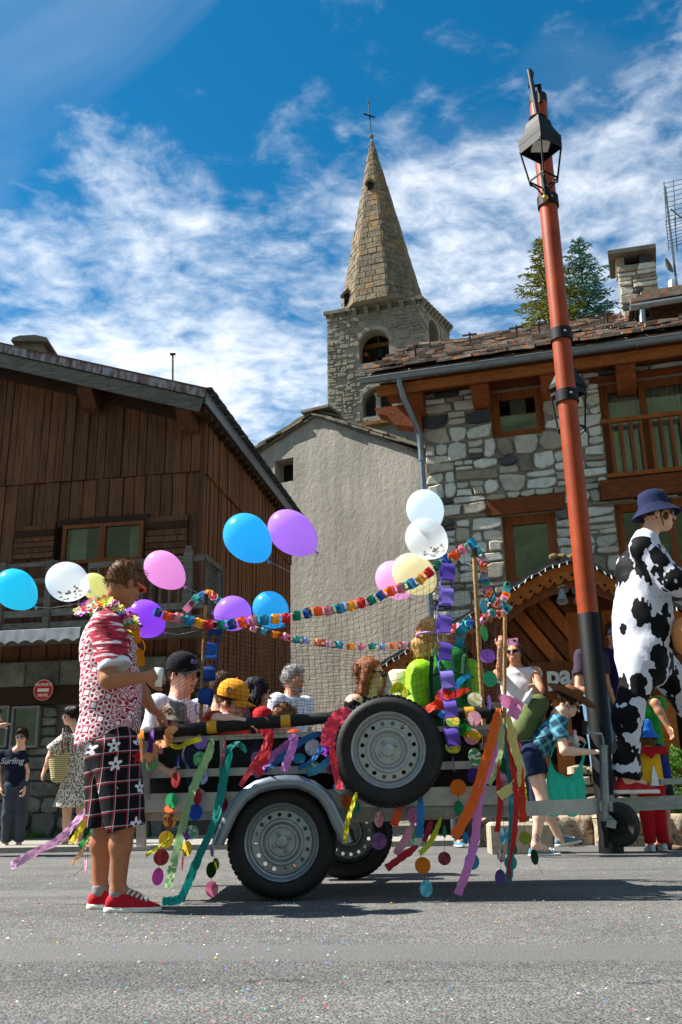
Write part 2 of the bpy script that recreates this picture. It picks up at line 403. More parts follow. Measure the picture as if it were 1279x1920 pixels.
def road_sheet():
    mb = MB(); mb.add([(-400, -400, -.02), (400, -400, -.02), (400, 600, -.02), (-400, 600, -.02)], [(0, 1, 2, 3)])
    tag(mb.build('ground', M('soil', '6d6a5e', .95, var=.3, nscale=3)), kind='structure')
    mb = MB(); mb.add([(-60, -12, 0), (60, -12, 0), (60, 11.5, 0), (-60, 11.5, 0)], [(0, 1, 2, 3)])
    tag(mb.build('road', asphalt()), kind='structure')
    mb = MB(); mb.box((-16.6, 13.6, .015), (18, 0, 0), (0, 2.05, 0), (0, 0, .045))
    tag(mb.build('pavement', M('pavement', '8b887f', .9, var=.25, nscale=22, bump=.6, bdist=.01)), kind='structure')
    mb = MB(); mb.box((12.4, 13.5, .37), (9.9, 0, 0), (0, 1.8, 0), (0, 0, .38))
    tag(mb.build('forecourt', M('forecourt', '8a857a', .9, var=.25, nscale=14, bump=.6, bdist=.01)), kind='structure')
road_sheet()
def hillside():      # green slope across the road, behind the photographer: the windows mirror it
    rs = random.Random(4)
    def fn(u, v):
        x = -160+320*u; y = -45-150*v; z = -1+118*v**1.02+5*math.sin(u*9+v*3)+3*math.sin(u*23-v*7); return V(x, y, z)
    k = NT('meadow'); v = k.wpos(); c = k.ramp(k.noise(v, .06, 8, .7), [(.35, (.012, .026, .009)), (.5, (.03, .062, .017)), (.68, (.07, .11, .035))]); c = k.mix(k.mr(k.noise(v, .35, 6, .75, .6), .5, .6, 0, .85), c, (.008, .016, .007)); k.bs(Base_Color=c, Roughness=.95)
    tag(MB().grid(fn, 40, 30).build('hillside', k.m, smooth=True), kind='structure')
hillside()

class Wall:
    def __init__(s, o, d, n): s.o = Vector(o); s.d = Vector(d).normalized(); s.n = Vector(n).normalized()
    def pt(s, u, z, out=0.): return s.o+s.d*u+s.n*out+V(0, 0, z)
    def uz(s, px, py, out=0.):
        p = onplane(px, py, s.o+s.n*out, s.n); return (p-s.o).dot(s.d), p.z-s.o.z
    def px(s, px, py, out=0.): return onplane(px, py, s.o+s.n*out, s.n)
    def slab(s, mb, u0, u1, z0, z1, o0, o1):
        return mb.box(s.pt((u0+u1)/2, (z0+z1)/2, (o0+o1)/2), s.d*abs(u1-u0)/2, s.n*abs(o1-o0)/2, V(0, 0, abs(z1-z0)/2))
def part(name, mat, parent, fn, smooth=False, **k):
    mb = MB(); fn(mb); return mb.build(name, mat, parent, smooth, **k)

def glass(name='window_glass', tint=(.012, .018, .015)):
    if name in MATS: return MATS[name]
    k = NT(name); k.bs(Base_Color=tint, Roughness=.03, Specular_IOR_Level=.9)
    g = k.n('ShaderNodeBsdfGlossy'); g.inputs['Roughness'].default_value = .02; g.inputs['Color'].default_value = (.9, .95, .9, 1)
    nz = k.noise(k.wpos(), 1.4, 2, .5); bp = k.n('ShaderNodeBump'); bp.inputs['Strength'].default_value = .08; bp.inputs['Distance'].default_value = .02; k.L.new(nz, bp.inputs['Height']); k.L.new(bp.outputs[0], g.inputs['Normal'])
    t = k.n('ShaderNodeBsdfTransparent'); t.inputs[0].default_value = (.62, .67, .64, 1)
    m1 = k.n('ShaderNodeMixShader'); m1.inputs[0].default_value = .16; k.L.new(t.outputs[0], m1.inputs[1]); k.L.new(g.outputs[0], m1.inputs[2]); k.L.new(m1.outputs[0], k.out.inputs[0])
    MATS[name] = k.m; return k.m
def curtain_mesh(mb, W, u0, u1, z0, z1, out, waves=7, amp=.018):
    mb.grid(lambda a, b: W.pt(u0+(u1-u0)*a, z0+(z1-z0)*b, out+amp*math.sin(a*waves*6.28+.4*math.sin(b*4))), waves*8, 6)
def window(W, parent, a, b, c, d, mull, wm, gl, fr=.07, deep=-.1, curtains=(), name='window', room=True, nframe=True):
    """opening a..b (u), c..d (z); mull: list of relative positions of the upright bars"""
    w = part(name, wm, parent, lambda mb: [W.slab(mb, a, a+fr, c, d, deep, deep+.07), W.slab(mb, b-fr, b, c, d, deep, deep+.07), W.slab(mb, a+fr, b-fr, c, c+fr, deep, deep+.07), W.slab(mb, a+fr, b-fr, d-fr, d, deep, deep+.07)])
    xs = [a+fr]+[a+(b-a)*m for m in mull]+[b-fr]
    for m in mull: part('mullion', wm, w, lambda mb: W.slab(mb, a+(b-a)*m-.05, a+(b-a)*m+.05, c+fr, d-fr, deep+.003, deep+.075))
    for x0, x1 in zip(xs, xs[1:]):
        p = part('pane', gl, w, lambda mb: mb.add([W.pt(x0, c+fr, deep+.03), W.pt(x1, c+fr, deep+.03), W.pt(x1, d-fr, deep+.03), W.pt(x0, d-fr, deep+.03)], [(0, 1, 2, 3)]))
    for x0, x1, z0 in curtains:
        part('curtain', M('curtain', 'c9cdbd', .9, var=.1, trans=.3), w, lambda mb: curtain_mesh(mb, W, a+(b-a)*x0, a+(b-a)*x1, c+(d-c)*z0, d, deep-.1), smooth=True)
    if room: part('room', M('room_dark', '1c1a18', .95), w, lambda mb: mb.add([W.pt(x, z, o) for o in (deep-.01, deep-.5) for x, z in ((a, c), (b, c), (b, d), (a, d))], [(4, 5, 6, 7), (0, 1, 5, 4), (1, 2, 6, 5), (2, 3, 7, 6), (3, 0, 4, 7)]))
    return w
def wall_with_holes(mb, W, u0, u1, z0, z1, holes, out=0., thick=.35):
    us = sorted({u0, u1, *[h[0] for h in holes], *[h[1] for h in holes]}); zs = sorted({z0, z1, *[h[2] for h in holes], *[h[3] for h in holes]})
    for a, b in zip(us, us[1:]):
        for c, d in zip(zs, zs[1:]):
            mu, mz = (a+b)/2, (c+d)/2
            if any(h[0] < mu < h[1] and h[2] < mz < h[3] for h in holes): continue
            mb.add([W.pt(a, c, out), W.pt(b, c, out), W.pt(b, d, out), W.pt(a, d, out)], [(0, 1, 2, 3)])
    for h in holes:
        a, b, c, d = h
        mb.add([W.pt(u, z, o) for o in (out, out-thick) for u, z in ((a, c), (b, c), (b, d), (a, d))], [(0, 4, 5, 1), (1, 5, 6, 2), (2, 6, 7, 3), (3, 7, 4, 0)])
def rubble(u0, u1, z0, z1, holes, rs, hs=(.14, .42), ws=(.22, .75), skip=0.):
    """irregular rubble courses: list of polygons in (u, z)"""
    out = []
    def clear(a, b, c, d): return not any(a < h[1] and b > h[0] and c < h[3] and d > h[2] for h in holes)
    cells = []
    def split(a, b, c, d):
        w, h = b-a, d-c
        mw = rs.uniform(ws[0], ws[1]); mh = rs.uniform(hs[0], hs[1])
        if h > mh*1.35 and (h > w*.62 or w < mw*1.3):
            t = c+h*rs.uniform(.36, .64); split(a, b, c, t); split(a, b, t, d)
        elif w > mw*1.25:
            t = a+w*rs.uniform(.34, .66); split(a, t, c, d); split(t, b, c, d)
        else: cells.append((a, b, c, d))
    us = sorted({u0, u1, *[max(u0, min(u1, x)) for h in holes for x in h[:2]]}); zs = sorted({z0, z1, *[max(z0, min(z1, x)) for h in holes for x in h[2:]]})
    # few big panels, so stones run past the openings' lines
    rows = []; z = z0
    while z < z1-1e-6:
        nz = min(z1, z+rs.uniform(.9, 1.3)); nz = z1 if z1-nz < .3 else nz; rows.append((z, nz)); z = nz
    for c, d in rows:
        segs = [(u0, u1)]; split_z = sorted({c, d, *[q for h in holes for q in h[2:] if c < q < d]})
        for c2, d2 in zip(split_z, split_z[1:]):
            cut = [(h[0], h[1]) for h in holes if h[2] < (c2+d2)/2 < h[3]]; x = u0
            for h0, h1 in sorted(cut):
                if h0 > x: split(x, min(h0, u1), c2, d2)
                x = max(x, h1)
            if x < u1: split(x, u1, c2, d2)
    for a, b, c, d in cells:
        w, h = b-a, d-c
        if w < .04 or h < .03: continue
        g = .008; j = min(.08, w*.19, h*.22)
        J = lambda: rs.uniform(-.25*j, j)
        poly = [(a+g+J(), c+g+J()), (a+w*rs.uniform(.35, .65), c+g+rs.uniform(-.4, .5)*j), (b-g-J(), c+g+J()), (b-g-rs.uniform(-.4, .6)*j, c+h*rs.uniform(.35, .65)), (b-g-J(), d-g-J()), (a+w*rs.uniform(.3, .7), d-g-rs.uniform(-.4, .6)*j), (a+g+J(), d-g-J()), (a+g+rs.uniform(-.4, .6)*j, c+h*rs.uniform(.35, .65))]
        for i in rs.sample((0, 2, 4, 6), rs.choice((0, 1, 1, 2, 2))):
             p0, p1, p2 = poly[i-1], poly[i], poly[(i+1) % 8]; t = rs.uniform(.1, .4); poly[i] = (p1[0]*(1-t)+(p0[0]+p2[0])/2*t, p1[1]*(1-t)+(p0[1]+p2[1])/2*t)
        out.append(poly)
    return out

# ================================================================== timber chalet on the left
def chalet():
    be = rad(9.5); S = V(math.sin(be), math.cos(be), 0); E = V(-math.cos(be), math.sin(be), 0)
    c = at(377, 885, 14.5); O = V(c.x, c.y, 0)
    FW = Wall(O, -E, -S); SW = Wall(O, S, -E)
    t = thing('timber_chalet', 'dark brown timber chalet with a balcony and rusty roof edge', 'chalet', tuple(O))
    wd = wood('chalet_planks', '382415', '7f5436', .5, rv=.3); wd2 = wood('chalet_side_planks_bounce_lit', '452c1b', '946239', .35, rv=.3)  # side planks lighter: bounced light on that wall is put into the colour
    wg = wood('weathered_grey_wood', '3b3a36', '7d7b72', .4, axis=0, rv=.25); wdk = wood('dark_trim', '20140d', '4a2e1b', .4, axis=0)
    zin = M('zinc', '6f7880', .45, .6, var=.15, nscale=9, bump=.05)
    rs = random.Random(5)
    zs = FW.uz(377, 885)[1]; zs2 = zs
    # roof plane: eave corner and slope
    RC = at(384, 735, 13.85); ul = FW.uz(0, 650, (RC-O).dot(-S))
    ur, zr = (RC-O).dot(-E), RC.z; sl = (ul[1]-zr)/(ur-ul[0])
    def roof_z(u, dz=0): return zr+(ur-u)*sl+dz
    LEN = 7.3
    # core walls (behind the planks)
    wall = part('wall', M('wall_core', '1d130c', .9), t, lambda mb: [mb.prism([FW.pt(-9, z0, -.06), FW.pt(-.06, z0, -.06), FW.pt(-.06, roof_z(0, -.35), -.06), FW.pt(-9, roof_z(-9, -.35), -.06)], S*(LEN-.3)) for z0 in (2.6,)])
    wu0, wz0 = FW.uz(120, 1062); wu1, wz1 = FW.uz(275, 980)
    hole = (wu0, wu1, wz0, wz1)
    # front: upper row of boards, laps over the lower row
    u = -.01; 
    while u > -5.6:
        w = rs.uniform(.125, .18); a, b = u-w+.014, u; o_ = rs.uniform(0, .03)
        part('plank', wd, wall, lambda mb: mb.prism([FW.pt(a, zs, .045+o_), FW.pt(b, zs, .045+o_), FW.pt(b, roof_z(b, -.2), .045+o_), FW.pt(a, roof_z(a, -.2), .045+o_)], FW.n*-.07))
        u -= w
    u = -.01
    while u > -5.6:
        w = rs.uniform(.19, .3); a, b = u-w+.018, u; o = rs.uniform(0, .022)
        segs = [(2.75, zs-.01)]
        if a < wu1 and b > wu0: segs = [(2.75, wz0), (wz1, zs-.01)]
        for z0, z1 in segs: part('plank', wd, wall, lambda mb: FW.slab(mb, a, b, z0, z1, -.02, .025+o))
        u -= w
    # side boards
    for (za, zb, o0, ws) in ((zs-.0, None, .05, (.11, .15)), (2.45, zs-.01, .02, (.1, .15))):
        u = .01
        while u < LEN-.75:
            w = rs.uniform(*ws); a, b = u, u+w-.026; top = zb if zb else roof_z(0, -.18)
            za2 = za if zb is None else 2.6
            part('plank', wd2, wall, lambda mb: SW.slab(mb, a, b, za2, top, -.03, o0+rs.uniform(0, .035)))
            u += w
    part('corner_board', wd, wall, lambda mb: mb.box(FW.pt(.03, (2.6+zs)/2, .02), FW.d*.03, FW.n*.035, V(0, 0, (zs-2.6)/2)))
    # roof
    uR = ur; dep0 = (RC-O).dot(-S)     # outward distance of the roof front
    def rp(u, o, dz=0): return FW.pt(u, roof_z(u, dz), o)
    roof = part('roof', M('roof_deck', '2b2521', .9), t, lambda mb: mb.prism([rp(-9, dep0-.02, -.06), rp(uR-.03, dep0-.02, -.06), rp(uR-.03, dep0-LEN-.7, -.06), rp(-9, dep0-LEN-.7, -.06)], V(0, 0, -.12)))
    k = NT('rusty_metal'); v = k.wpos((1, 1, .25)); n1 = k.noise(v, 14, 5, .7); p = k.sep(k.coord()); 
    k.bs(Base_Color=k.ramp(n1, [(.36, srgb('4a2a1e')), (.5, srgb('7a6a66')), (.62, srgb('8e979f'))]), Roughness=.6, Metallic=.2); rust = k.m
    part('metal_edge', rust, roof, lambda mb: mb.prism([rp(-9, dep0, .05), rp(uR+.02, dep0, .05), rp(uR+.02, dep0, -.10), rp(-9, dep0, -.10)], FW.n*.02))
    part('rust_cap', M('rust', '4f2c20', .8, var=.3, nscale=12), roof, lambda mb: mb.prism([rp(-9, dep0-.1, .085), rp(uR+.04, dep0-.1, .085), rp(uR+.04, dep0+.035, .05), rp(-9, dep0+.035, .05)], V(0, 0, .025)))
    part('fascia_board', wg, roof, lambda mb: mb.prism([rp(-9, dep0-.04, -.12), rp(uR-.02, dep0-.04, -.12), rp(uR-.1, dep0-.04, -.37), rp(-9, dep0-.04, -.37)], FW.n*.03))
    part('barge_beam', wdk, roof, lambda mb: mb.prism([rp(-9, .12, -.18), rp(-.02, .12, -.18), rp(-.02, .12, -.42), rp(-9, .12, -.42)], FW.n*-.07))
    # side eave: fascia, gutter board, tile ends
    a = rp(uR, dep0-.02); bb = rp(uR, dep0-LEN-.7)
    part('eave_board', zin, roof, lambda mb: mb.prism([a+V(0, 0, .02), bb+V(0, 0, .02), bb+V(0, 0, -.2), a+V(0, 0, -.2)], SW.n*.03))
    part('soffit', wdk, roof, lambda mb: mb.prism([rp(uR-.02, dep0-.1, -.2), rp(uR-.02, dep0-LEN-.6, -.2), rp(.03, dep0-LEN-.6, -.3), rp(.03, dep0-.1, -.3)], V(0, 0, -.04)))
    slate = stonemat('slate', [(.3, '23262a'), (.7, '4b4f52')], 4., .01)
    for i in range(34):
        q = a.lerp(bb, (i+.5)/34)
        part('roof_tile', slate, roof, lambda mb: mb.box(q+V(-.12, 0, .075)+SW.n*.03, SW.n*.2, S*.095, V(0, 0, .018+.012*(i % 2))))
    for i in range(26):
        q = a.lerp(bb, (i+.5)/26)+V(0, 0, -.24)-SW.n*.22
        part('rafter', wdk, roof, lambda mb: mb.box(q, SW.n*.2, S*.05, V(0, 0, .06)))
    for px, py in ((167, 742), (350, 780)):
        u, z = FW.uz(px, py, .35)
        part('purlin_end', wood('purlin', '2d1a10', '6b4128', .4, axis=1), t, lambda mb: mb.prism([FW.pt(u-.13, z+.2, -.1), FW.pt(u-.13, z+.2, .55), FW.pt(u-.13, z+.02, .55), FW.pt(u-.13, z-.2, .28), FW.pt(u-.13, z-.24, -.1)], FW.d*.26))
    # chimney and rod on the roof
    q = at(66, 652, 16.2)
    cap = stonemat('chimney_stone', [(.3, '5d564c'), (.7, '8d8373')], 5.)
    part('chimney', cap, t, lambda mb: [mb.box(q+V(.02, 0, -.2), V(.22, 0, 0), V(0, .25, 0), V(0, 0, .2)), mb.prism([q+V(-.36, -.34, -.02), q+V(.36, -.34, -.05), q+V(.33, -.34, .04), q+V(.1, -.34, .1), q+V(-.2, -.34, .09), q+V(-.33, -.34, .05)], V(0, .7, 0))])
    q0 = at(325, 716, 15.); q1 = at(324, 664, 15.)
    part('lightning_rod', M('dark_iron', '26282b', .6, .4), t, lambda mb: [mb.tube([q0+V(0, 0, -.25), q1], .018, 6), mb.box(q1, V(.05, 0, 0), V(0, .02, 0), V(0, 0, .015))])
    # window, shutters
    win = window(FW, t, wu0, wu1, wz0, wz1, [.5], wood('window_oak', '5a3018', '8a5227', .2, axis=2, rv=.1), glass(), .06, .072, curtains=[(.06, .26, .05), (.8, .96, .05)], room=False)
    part('window_head', wdk, win, lambda mb: FW.slab(mb, wu0-.1, wu1+.06, wz1, wz1+.13, .03, .09))
    for (x0, x1) in ((27, 108), (273, 356)):
        a0, z0 = FW.uz(x0, 1052 if x0 < 100 else 1046); b0, z1 = FW.uz(x1, 985 if x0 < 100 else 967)
        sh = part('shutter', wdk, t, lambda mb: FW.slab(mb, a0, b0, z0, z1, .03, .06))
        n = 6
        for i in range(n): part('slat', wd, sh, lambda mb: FW.slab(mb, a0+.01, b0-.01, z0+(z1-z0)*i/n+.012, z0+(z1-z0)*(i+1)/n-.004, .06, .072+.008*rs.random()))
        part('brace', wdk, sh, lambda mb: FW.slab(mb, a0, b0, z1-.2, z1-.1, .08, .1))
    # balcony
    out = .95
    z0 = FW.uz(180, 1160, out)[1]; zt = FW.uz(180, 1063, out)[1]; ub = FW.uz(383, 1100, out)[0]
    bal = part('balcony', wg, t, lambda mb: FW.slab(mb, -6, ub, z0-.2, z0-.02, .03, out+.03))
    part('handrail', wg, bal, lambda mb: mb.bar(FW.pt(FW.uz(112, 1050, out)[0]+.5, zt+.02, out), FW.pt(ub, zt+.04, out), .07, .09))
    part('handrail', wg, bal, lambda mb: mb.bar(FW.pt(-6, zt-.02, out+.02), FW.pt(FW.uz(112, 1050, out)[0], zt+.1, out+.02), .06, .06))
    part('lower_rail', wg, bal, lambda mb: mb.bar(FW.pt(-6, z0+.13, out), FW.pt(ub, z0+.13, out), .05, .1))
    part('middle_rail', wg, bal, lambda mb: mb.bar(FW.pt(-6, zt-.2, out), FW.pt(FW.uz(112, 1050, out)[0], zt-.17, out), .05, .07))
    part('middle_rail', wg, bal, lambda mb: mb.bar(FW.pt(-6, zt-.5, out), FW.pt(FW.uz(112, 1050, out)[0], zt-.48, out), .05, .07))
    for px in (5, 93):
        u = FW.uz(px, 1100, out)[0]; part('post', wg, bal, lambda mb: mb.bar(FW.pt(u, z0-.25, out+.02), FW.pt(u, zt+.14, out+.02), .1, .1))
    u = FW.uz(353, 1060, out)[0]; part('post', wg, bal, lambda mb: [mb.bar(FW.pt(u, z0-.2, out), FW.pt(u, zt+.16, out), .13, .13), mb.bar(FW.pt(u, zt+.16, out), FW.pt(u, zt+.24, out), .08, .08)])
    part('post', wg, bal, lambda mb: mb.bar(FW.pt(ub, z0-.2, .1), FW.pt(ub, zt+.1, .1), .08, .08))
    part('handrail', wg, bal, lambda mb: mb.bar(FW.pt(ub, zt+.05, .08), FW.pt(ub, zt+.05, out), .06, .08))
    part('lower_rail', wg, bal, lambda mb: mb.bar(FW.pt(ub, z0+.1, .08), FW.pt(ub, z0+.1, out), .05, .08))
    x = u-.14
    while x > -5.9:
        if x > FW.uz(112, 1050, out)[0]+.1 or x < FW.uz(5, 1050, out)[0]: part('baluster', wg, bal, lambda mb: mb.bar(FW.pt(x, z0+.05, out), FW.pt(x, zt, out), .05, .03))
        x -= .145
    for i in range(5):
        o = .2+.16*i; part('baluster', wg, bal, lambda mb: mb.bar(FW.pt(ub, z0+.05, o), FW.pt(ub, zt, o), .03, .05))
    # scalloped awning strip under the balcony
    zA = FW.uz(70, 1180, 1.1)[1]; zB = FW.uz(70, 1206, 1.1)[1]; ua = FW.uz(148, 1190, 1.1)[0]
    tin = M('awning_tin', '8d9296', .6, .3, var=.2, nscale=10)
    def scal(mb):
        xs = np.arange(-6, ua, .03)
        for x0 in xs:
            f = lambda q: zB+.05*abs(math.sin(q*math.pi/.22)); mb.add([FW.pt(x0, zA, 1.1), FW.pt(x0+.03, zA, 1.1), FW.pt(x0+.03, f(x0+.03), 1.12), FW.pt(x0, f(x0), 1.12)], [(0, 3, 2, 1)])
        mb.add([FW.pt(-6, zA, 1.1), FW.pt(ua, zA, 1.1), FW.pt(ua, zA+.25, .1), FW.pt(-6, zA+.25, .1)], [(0, 1, 2, 3)])
    part('awning', tin, t, scal)
    # ground floor: boarding, stone band, masonry
    st = stonemat('chalet_masonry', [(.3, '3f403d'), (.55, '6c6c66'), (.75, '8e8d85')], 5., .03)
    zb1 = FW.uz(70, 1242, 0)[1]; zb0 = FW.uz(70, 1288, 0)[1]
    part('boarding', wd, t, lambda mb: FW.slab(mb, -9, .02, zb1, 2.75, -.02, .01))
    for i in range(22):
        a0 = -5.3+i*.25; part('plank', wd, t, lambda mb: FW.slab(mb, a0, a0+.235, zb1+.02, 2.72, .012, .03+.01*rs.random()))
    band = part('stone_band', st, t, lambda mb: FW.slab(mb, -9, .05, zb0, zb1, -.02, .14))
    x = -5.4
    while x < 0:
        w = rs.uniform(.35, .62); part('stone', st, band, lambda mb: mb.stone([FW.pt(x+.01, zb0+.01, .13), FW.pt(x+w-.01, zb0+.01, .13), FW.pt(x+w-.015, zb1-.01, .13), FW.pt(x+.012, zb1-.015, .13)], FW.n, .04, .015)); x += w
    part('lintel_beam', wdk, t, lambda mb: FW.slab(mb, -9, .03, FW.uz(70, 1322)[1], zb0-.01, -.02, .11))
    base = part('base_wall', M('masonry_mortar', '4c4b47', .95), t, lambda mb: mb.prism([FW.pt(-9, -.02, -.02), FW.pt(.03, -.02, -.02), FW.pt(.03, FW.uz(70, 1322)[1], -.02), FW.pt(-9, FW.uz(70, 1322)[1], -.02)], S*.5))
    holes = []
    for (x0, x1) in ((-30, 18), (30, 75)):
        a0, z1 = FW.uz(x0, 1326); b0, z0_ = FW.uz(x1, 1402); holes.append((a0, b0, z0_, z1))
        window(FW, t, a0, b0, z0_, z1, [], M('grey_frame', '6a6d6c', .6), glass(), .035, .05, room=False)
    a0 = FW.uz(110, 1330)[0]; holes.append((a0, a0+.55, .9, FW.uz(70, 1322)[1]))
    ztop = FW.uz(70, 1322)[1]
    for poly in rubble(-5.4, -.02, 0., ztop, holes, rs, (.16, .4), (.25, .7)):
        part('stone', st, base, lambda mb: mb.stone([FW.pt(p[0], p[1], -.02) for p in poly], FW.n, rs.uniform(.04, .09), .025))
    # stone flank with a slanting top, under the side boards
    fl = part('flank_wall', M('masonry_mortar', '4c4b47'), t, lambda mb: mb.prism([SW.pt(.0, -.02, -.02), SW.pt(LEN-.75, -.02, -.02), SW.pt(LEN-.75, 2.62, -.02), SW.pt(.0, 2.62, -.02)], -SW.n*.4))
    for poly in rubble(.05, LEN-.8, .9, 2.58, [], rs, (.16, .36), (.3, .7)):
        part('stone', st, fl, lambda mb: mb.stone([SW.pt(p[0], p[1], -.02) for p in poly], SW.n, rs.uniform(.04, .08), .025))
    return FW, SW
CH_F, CH_S = chalet()

def no_entry_sign():
    W = CH_F; q = W.px(82, 1294, .22); t = thing('sign', 'round red sign reading PROPRIÉTÉ PRIVÉE on the chalet', 'sign', tuple(q))
    r = (W.px(100, 1294, .22)-q).length
    part('plate', M('sign_red', 'b3121c', .45, var=.05), t, lambda mb: mb.disc(q, W.n, r, r, 32, .012))
    part('rim', M('sign_cream', 'd9d2c4', .5), t, lambda mb: mb.lathe(q+W.n*.005, [(r*.96, .008), (r*1.0, .012), (r*1.0, .0)], W.n, 32))
    part('bar', M('sign_cream', 'd9d2c4', .5), t, lambda mb: W.slab(mb, (q-W.o).dot(W.d)-r*.58, (q-W.o).dot(W.d)+r*.58, q.z-r*.15, q.z+r*.15, .233, .238))
    for txt, dz in (('PROPRIÉTÉ', .4), ('PRIVÉE', -.62)):
        text('lettering', txt, r*.36, q+W.n*.016+V(0, 0, r*dz), W.d, V(0, 0, 1), M('sign_cream', 'd9d2c4', .5), t, bold=.0012)
def text(name, body, size, loc, xd, yd, mat, parent, bold=0., ext=.002, shear=0., align='CENTER'):
    cu = bpy.data.curves.new(name, 'FONT'); cu.body = body; cu.size = size; cu.align_x = align; cu.extrude = ext; cu.offset = bold; cu.shear = shear; cu.materials.append(mat)
    o = bpy.data.objects.new(name, cu); COL.objects.link(o)
    xd = Vector(xd).normalized(); yd = Vector(yd); yd = (yd-xd*yd.dot(xd)).normalized(); zd = xd.cross(yd)
    me = bpy.data.meshes.new_from_object(o); bpy.data.objects.remove(o); o = bpy.data.objects.new(name, me); COL.objects.link(o)
    o.parent = parent; l = Vector(loc)-root_loc(parent)
    o.matrix_local = Matrix(((xd.x, yd.x, zd.x, l.x), (xd.y, yd.y, zd.y, l.y), (xd.z, yd.z, zd.z, l.z), (0, 0, 0, 1))); return o
no_entry_sign()

# ================================================================== church
def plaster():
    k = NT('rough_plaster'); v = k.wpos()
    a = k.noise(k.wpos((1, 1, .7), (0, .5, 0)), 8., 9, .72); b = k.noise(v, 34, 4, .7); big = k.noise(v, .5, 4, .6)
    c = k.ramp(big, [(.3, srgb('98928a')), (.7, srgb('b8b1a4'))]); c = k.mix(k.mr(a, .3, .7, 0, .35), c, srgb('8c867c'))
    c = k.mix(k.mr(k.noise(v, 1.3, 5, .7), .62, .75, 0, .5), c, srgb('8f8d86'))
    c = k.mix(1., c, k.ramp(k.noise(k.wpos((2.2, 2.2, .22)), 1.3, 6, .65), [(.35, (.8, .8, .8)), (.6, (1.03, 1.03, 1.02))]), 'MULTIPLY')
    k.bs(Base_Color=c, Roughness=.95, Specular_IOR_Level=.1).bump(k.math('ADD', a, k.math('MULTIPLY', b, .4)), .8, .045); return k.m
def chapel():
    al = rad(28); d = V(math.cos(al), -math.sin(al), 0); n = V(-math.sin(al), -math.cos(al), 0)
    q = at(592, 800, 24); O = V(q.x, q.y, 0); W = Wall(O, d, n)
    t = thing('chapel', 'gabled building with rough beige plaster wall and stone slab roof', 'church building', tuple(O))
    ap = W.uz(592, 782); l1 = W.uz(482, 852); r1 = W.uz(790, 852)
    sl = (ap[1]-l1[1])/(ap[0]-l1[0]); sr = (ap[1]-r1[1])/(r1[0]-ap[0])
    uL, uR = -4.2, 4.6
    zt = lambda u: ap[1]-(ap[0]-u)*sl if u < ap[0] else ap[1]-(u-ap[0])*sr
    w0, wz0 = W.uz(515, 908); w1, wz1 = W.uz(550, 857)
    rs = random.Random(8); pl = plaster()
    def front(mb):
        us = sorted(set([w0, w1, ap[0]]+list(np.arange(uL, uR+.01, .4))))
        for a, b in zip(us, us[1:]):
            if w0-1e-4 <= a and b <= w1+1e-4:
                mb.add([W.pt(a, -.02), W.pt(b, -.02), W.pt(b, wz0), W.pt(a, wz0)], [(0, 1, 2, 3)]); mb.add([W.pt(a, wz1), W.pt(b, wz1), W.pt(b, zt(b)), W.pt(a, zt(a))], [(0, 1, 2, 3)])
            else: mb.add([W.pt(a, -.02), W.pt(b, -.02), W.pt(b, zt(b)), W.pt(a, zt(a))], [(0, 1, 2, 3)])
        mb.add([W.pt(u, z, o) for o in (0, -.5) for u, z in ((w0, wz0), (w1, wz0), (w1, wz1), (w0, wz1))], [(0, 4, 5, 1), (1, 5, 6, 2), (2, 6, 7, 3), (3, 7, 4, 0)])
        for u in (uL, uR): mb.add([W.pt(u, -.02), W.pt(u, zt(u)), W.pt(u, zt(u), -6), W.pt(u, -.02, -6)], [(0, 1, 2, 3)])
        mb.add([W.pt(uL, -.02, -6), W.pt(uL, zt(uL), -6), W.pt(ap[0], ap[1], -6), W.pt(uR, zt(uR), -6), W.pt(uR, -.02, -6)], [(0, 1, 2, 3, 4)])
    part('wall', pl, t, front)
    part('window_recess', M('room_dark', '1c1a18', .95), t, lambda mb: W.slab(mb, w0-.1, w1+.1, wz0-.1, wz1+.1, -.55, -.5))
    lau = stonemat('lauze', [(.25, '3e3a34'), (.5, '6f685b'), (.75, '928a78')], 4., .02, ('a0602a', .66))
    roof = part('roof', lau, t, lambda mb: [mb.prism([W.pt(uL-.2, zt(uL)-.2*sl, .08), W.pt(ap[0], ap[1], .08), W.pt(ap[0], ap[1], -6), W.pt(uL-.2, zt(uL)-.2*sl, -6)], V(0, 0, .07)), mb.prism([W.pt(ap[0], ap[1], .08), W.pt(uR+.2, zt(uR)-.2*sr, .08), W.pt(uR+.2, zt(uR)-.2*sr, -6), W.pt(ap[0], ap[1], -6)], V(0, 0, .07))])
    for side, (ue, s) in ((-1, (uL, sl)), (1, (uR, sr))):
        L = abs(ue-ap[0]); x = -.05; i = 0
        while x < L:
            w = rs.uniform(.55, 1.0); u0 = ap[0]+side*x; u1 = ap[0]+side*(x+w); z = lambda u: ap[1]-abs(u-ap[0])*s
            lift = rs.uniform(.0, .03); o0 = rs.uniform(.1, .2)
            for lay in (0, 1):
                off = lay*.085+lift; th = rs.uniform(.05, .085); sh = rs.uniform(-.12, .12)
                part('roof_slab', lau, roof, lambda mb: mb.prism([W.pt(u0+sh, z(u0)+.07+off, o0-.12*lay), W.pt(u1+sh, z(u1)+.12+off-.01, o0-.12*lay+rs.uniform(-.04, .04)), W.pt(u1+sh, z(u1)+.12+off, -.6), W.pt(u0+sh, z(u0)+.07+off, -.6)], V(0, 0, th)))
            x += w*.78; i += 1
    part('roof_slab', lau, roof, lambda mb: W.slab(mb, ap[0]-.4, ap[0]+.5, ap[1]+.15, ap[1]+.23, -.6, .16))
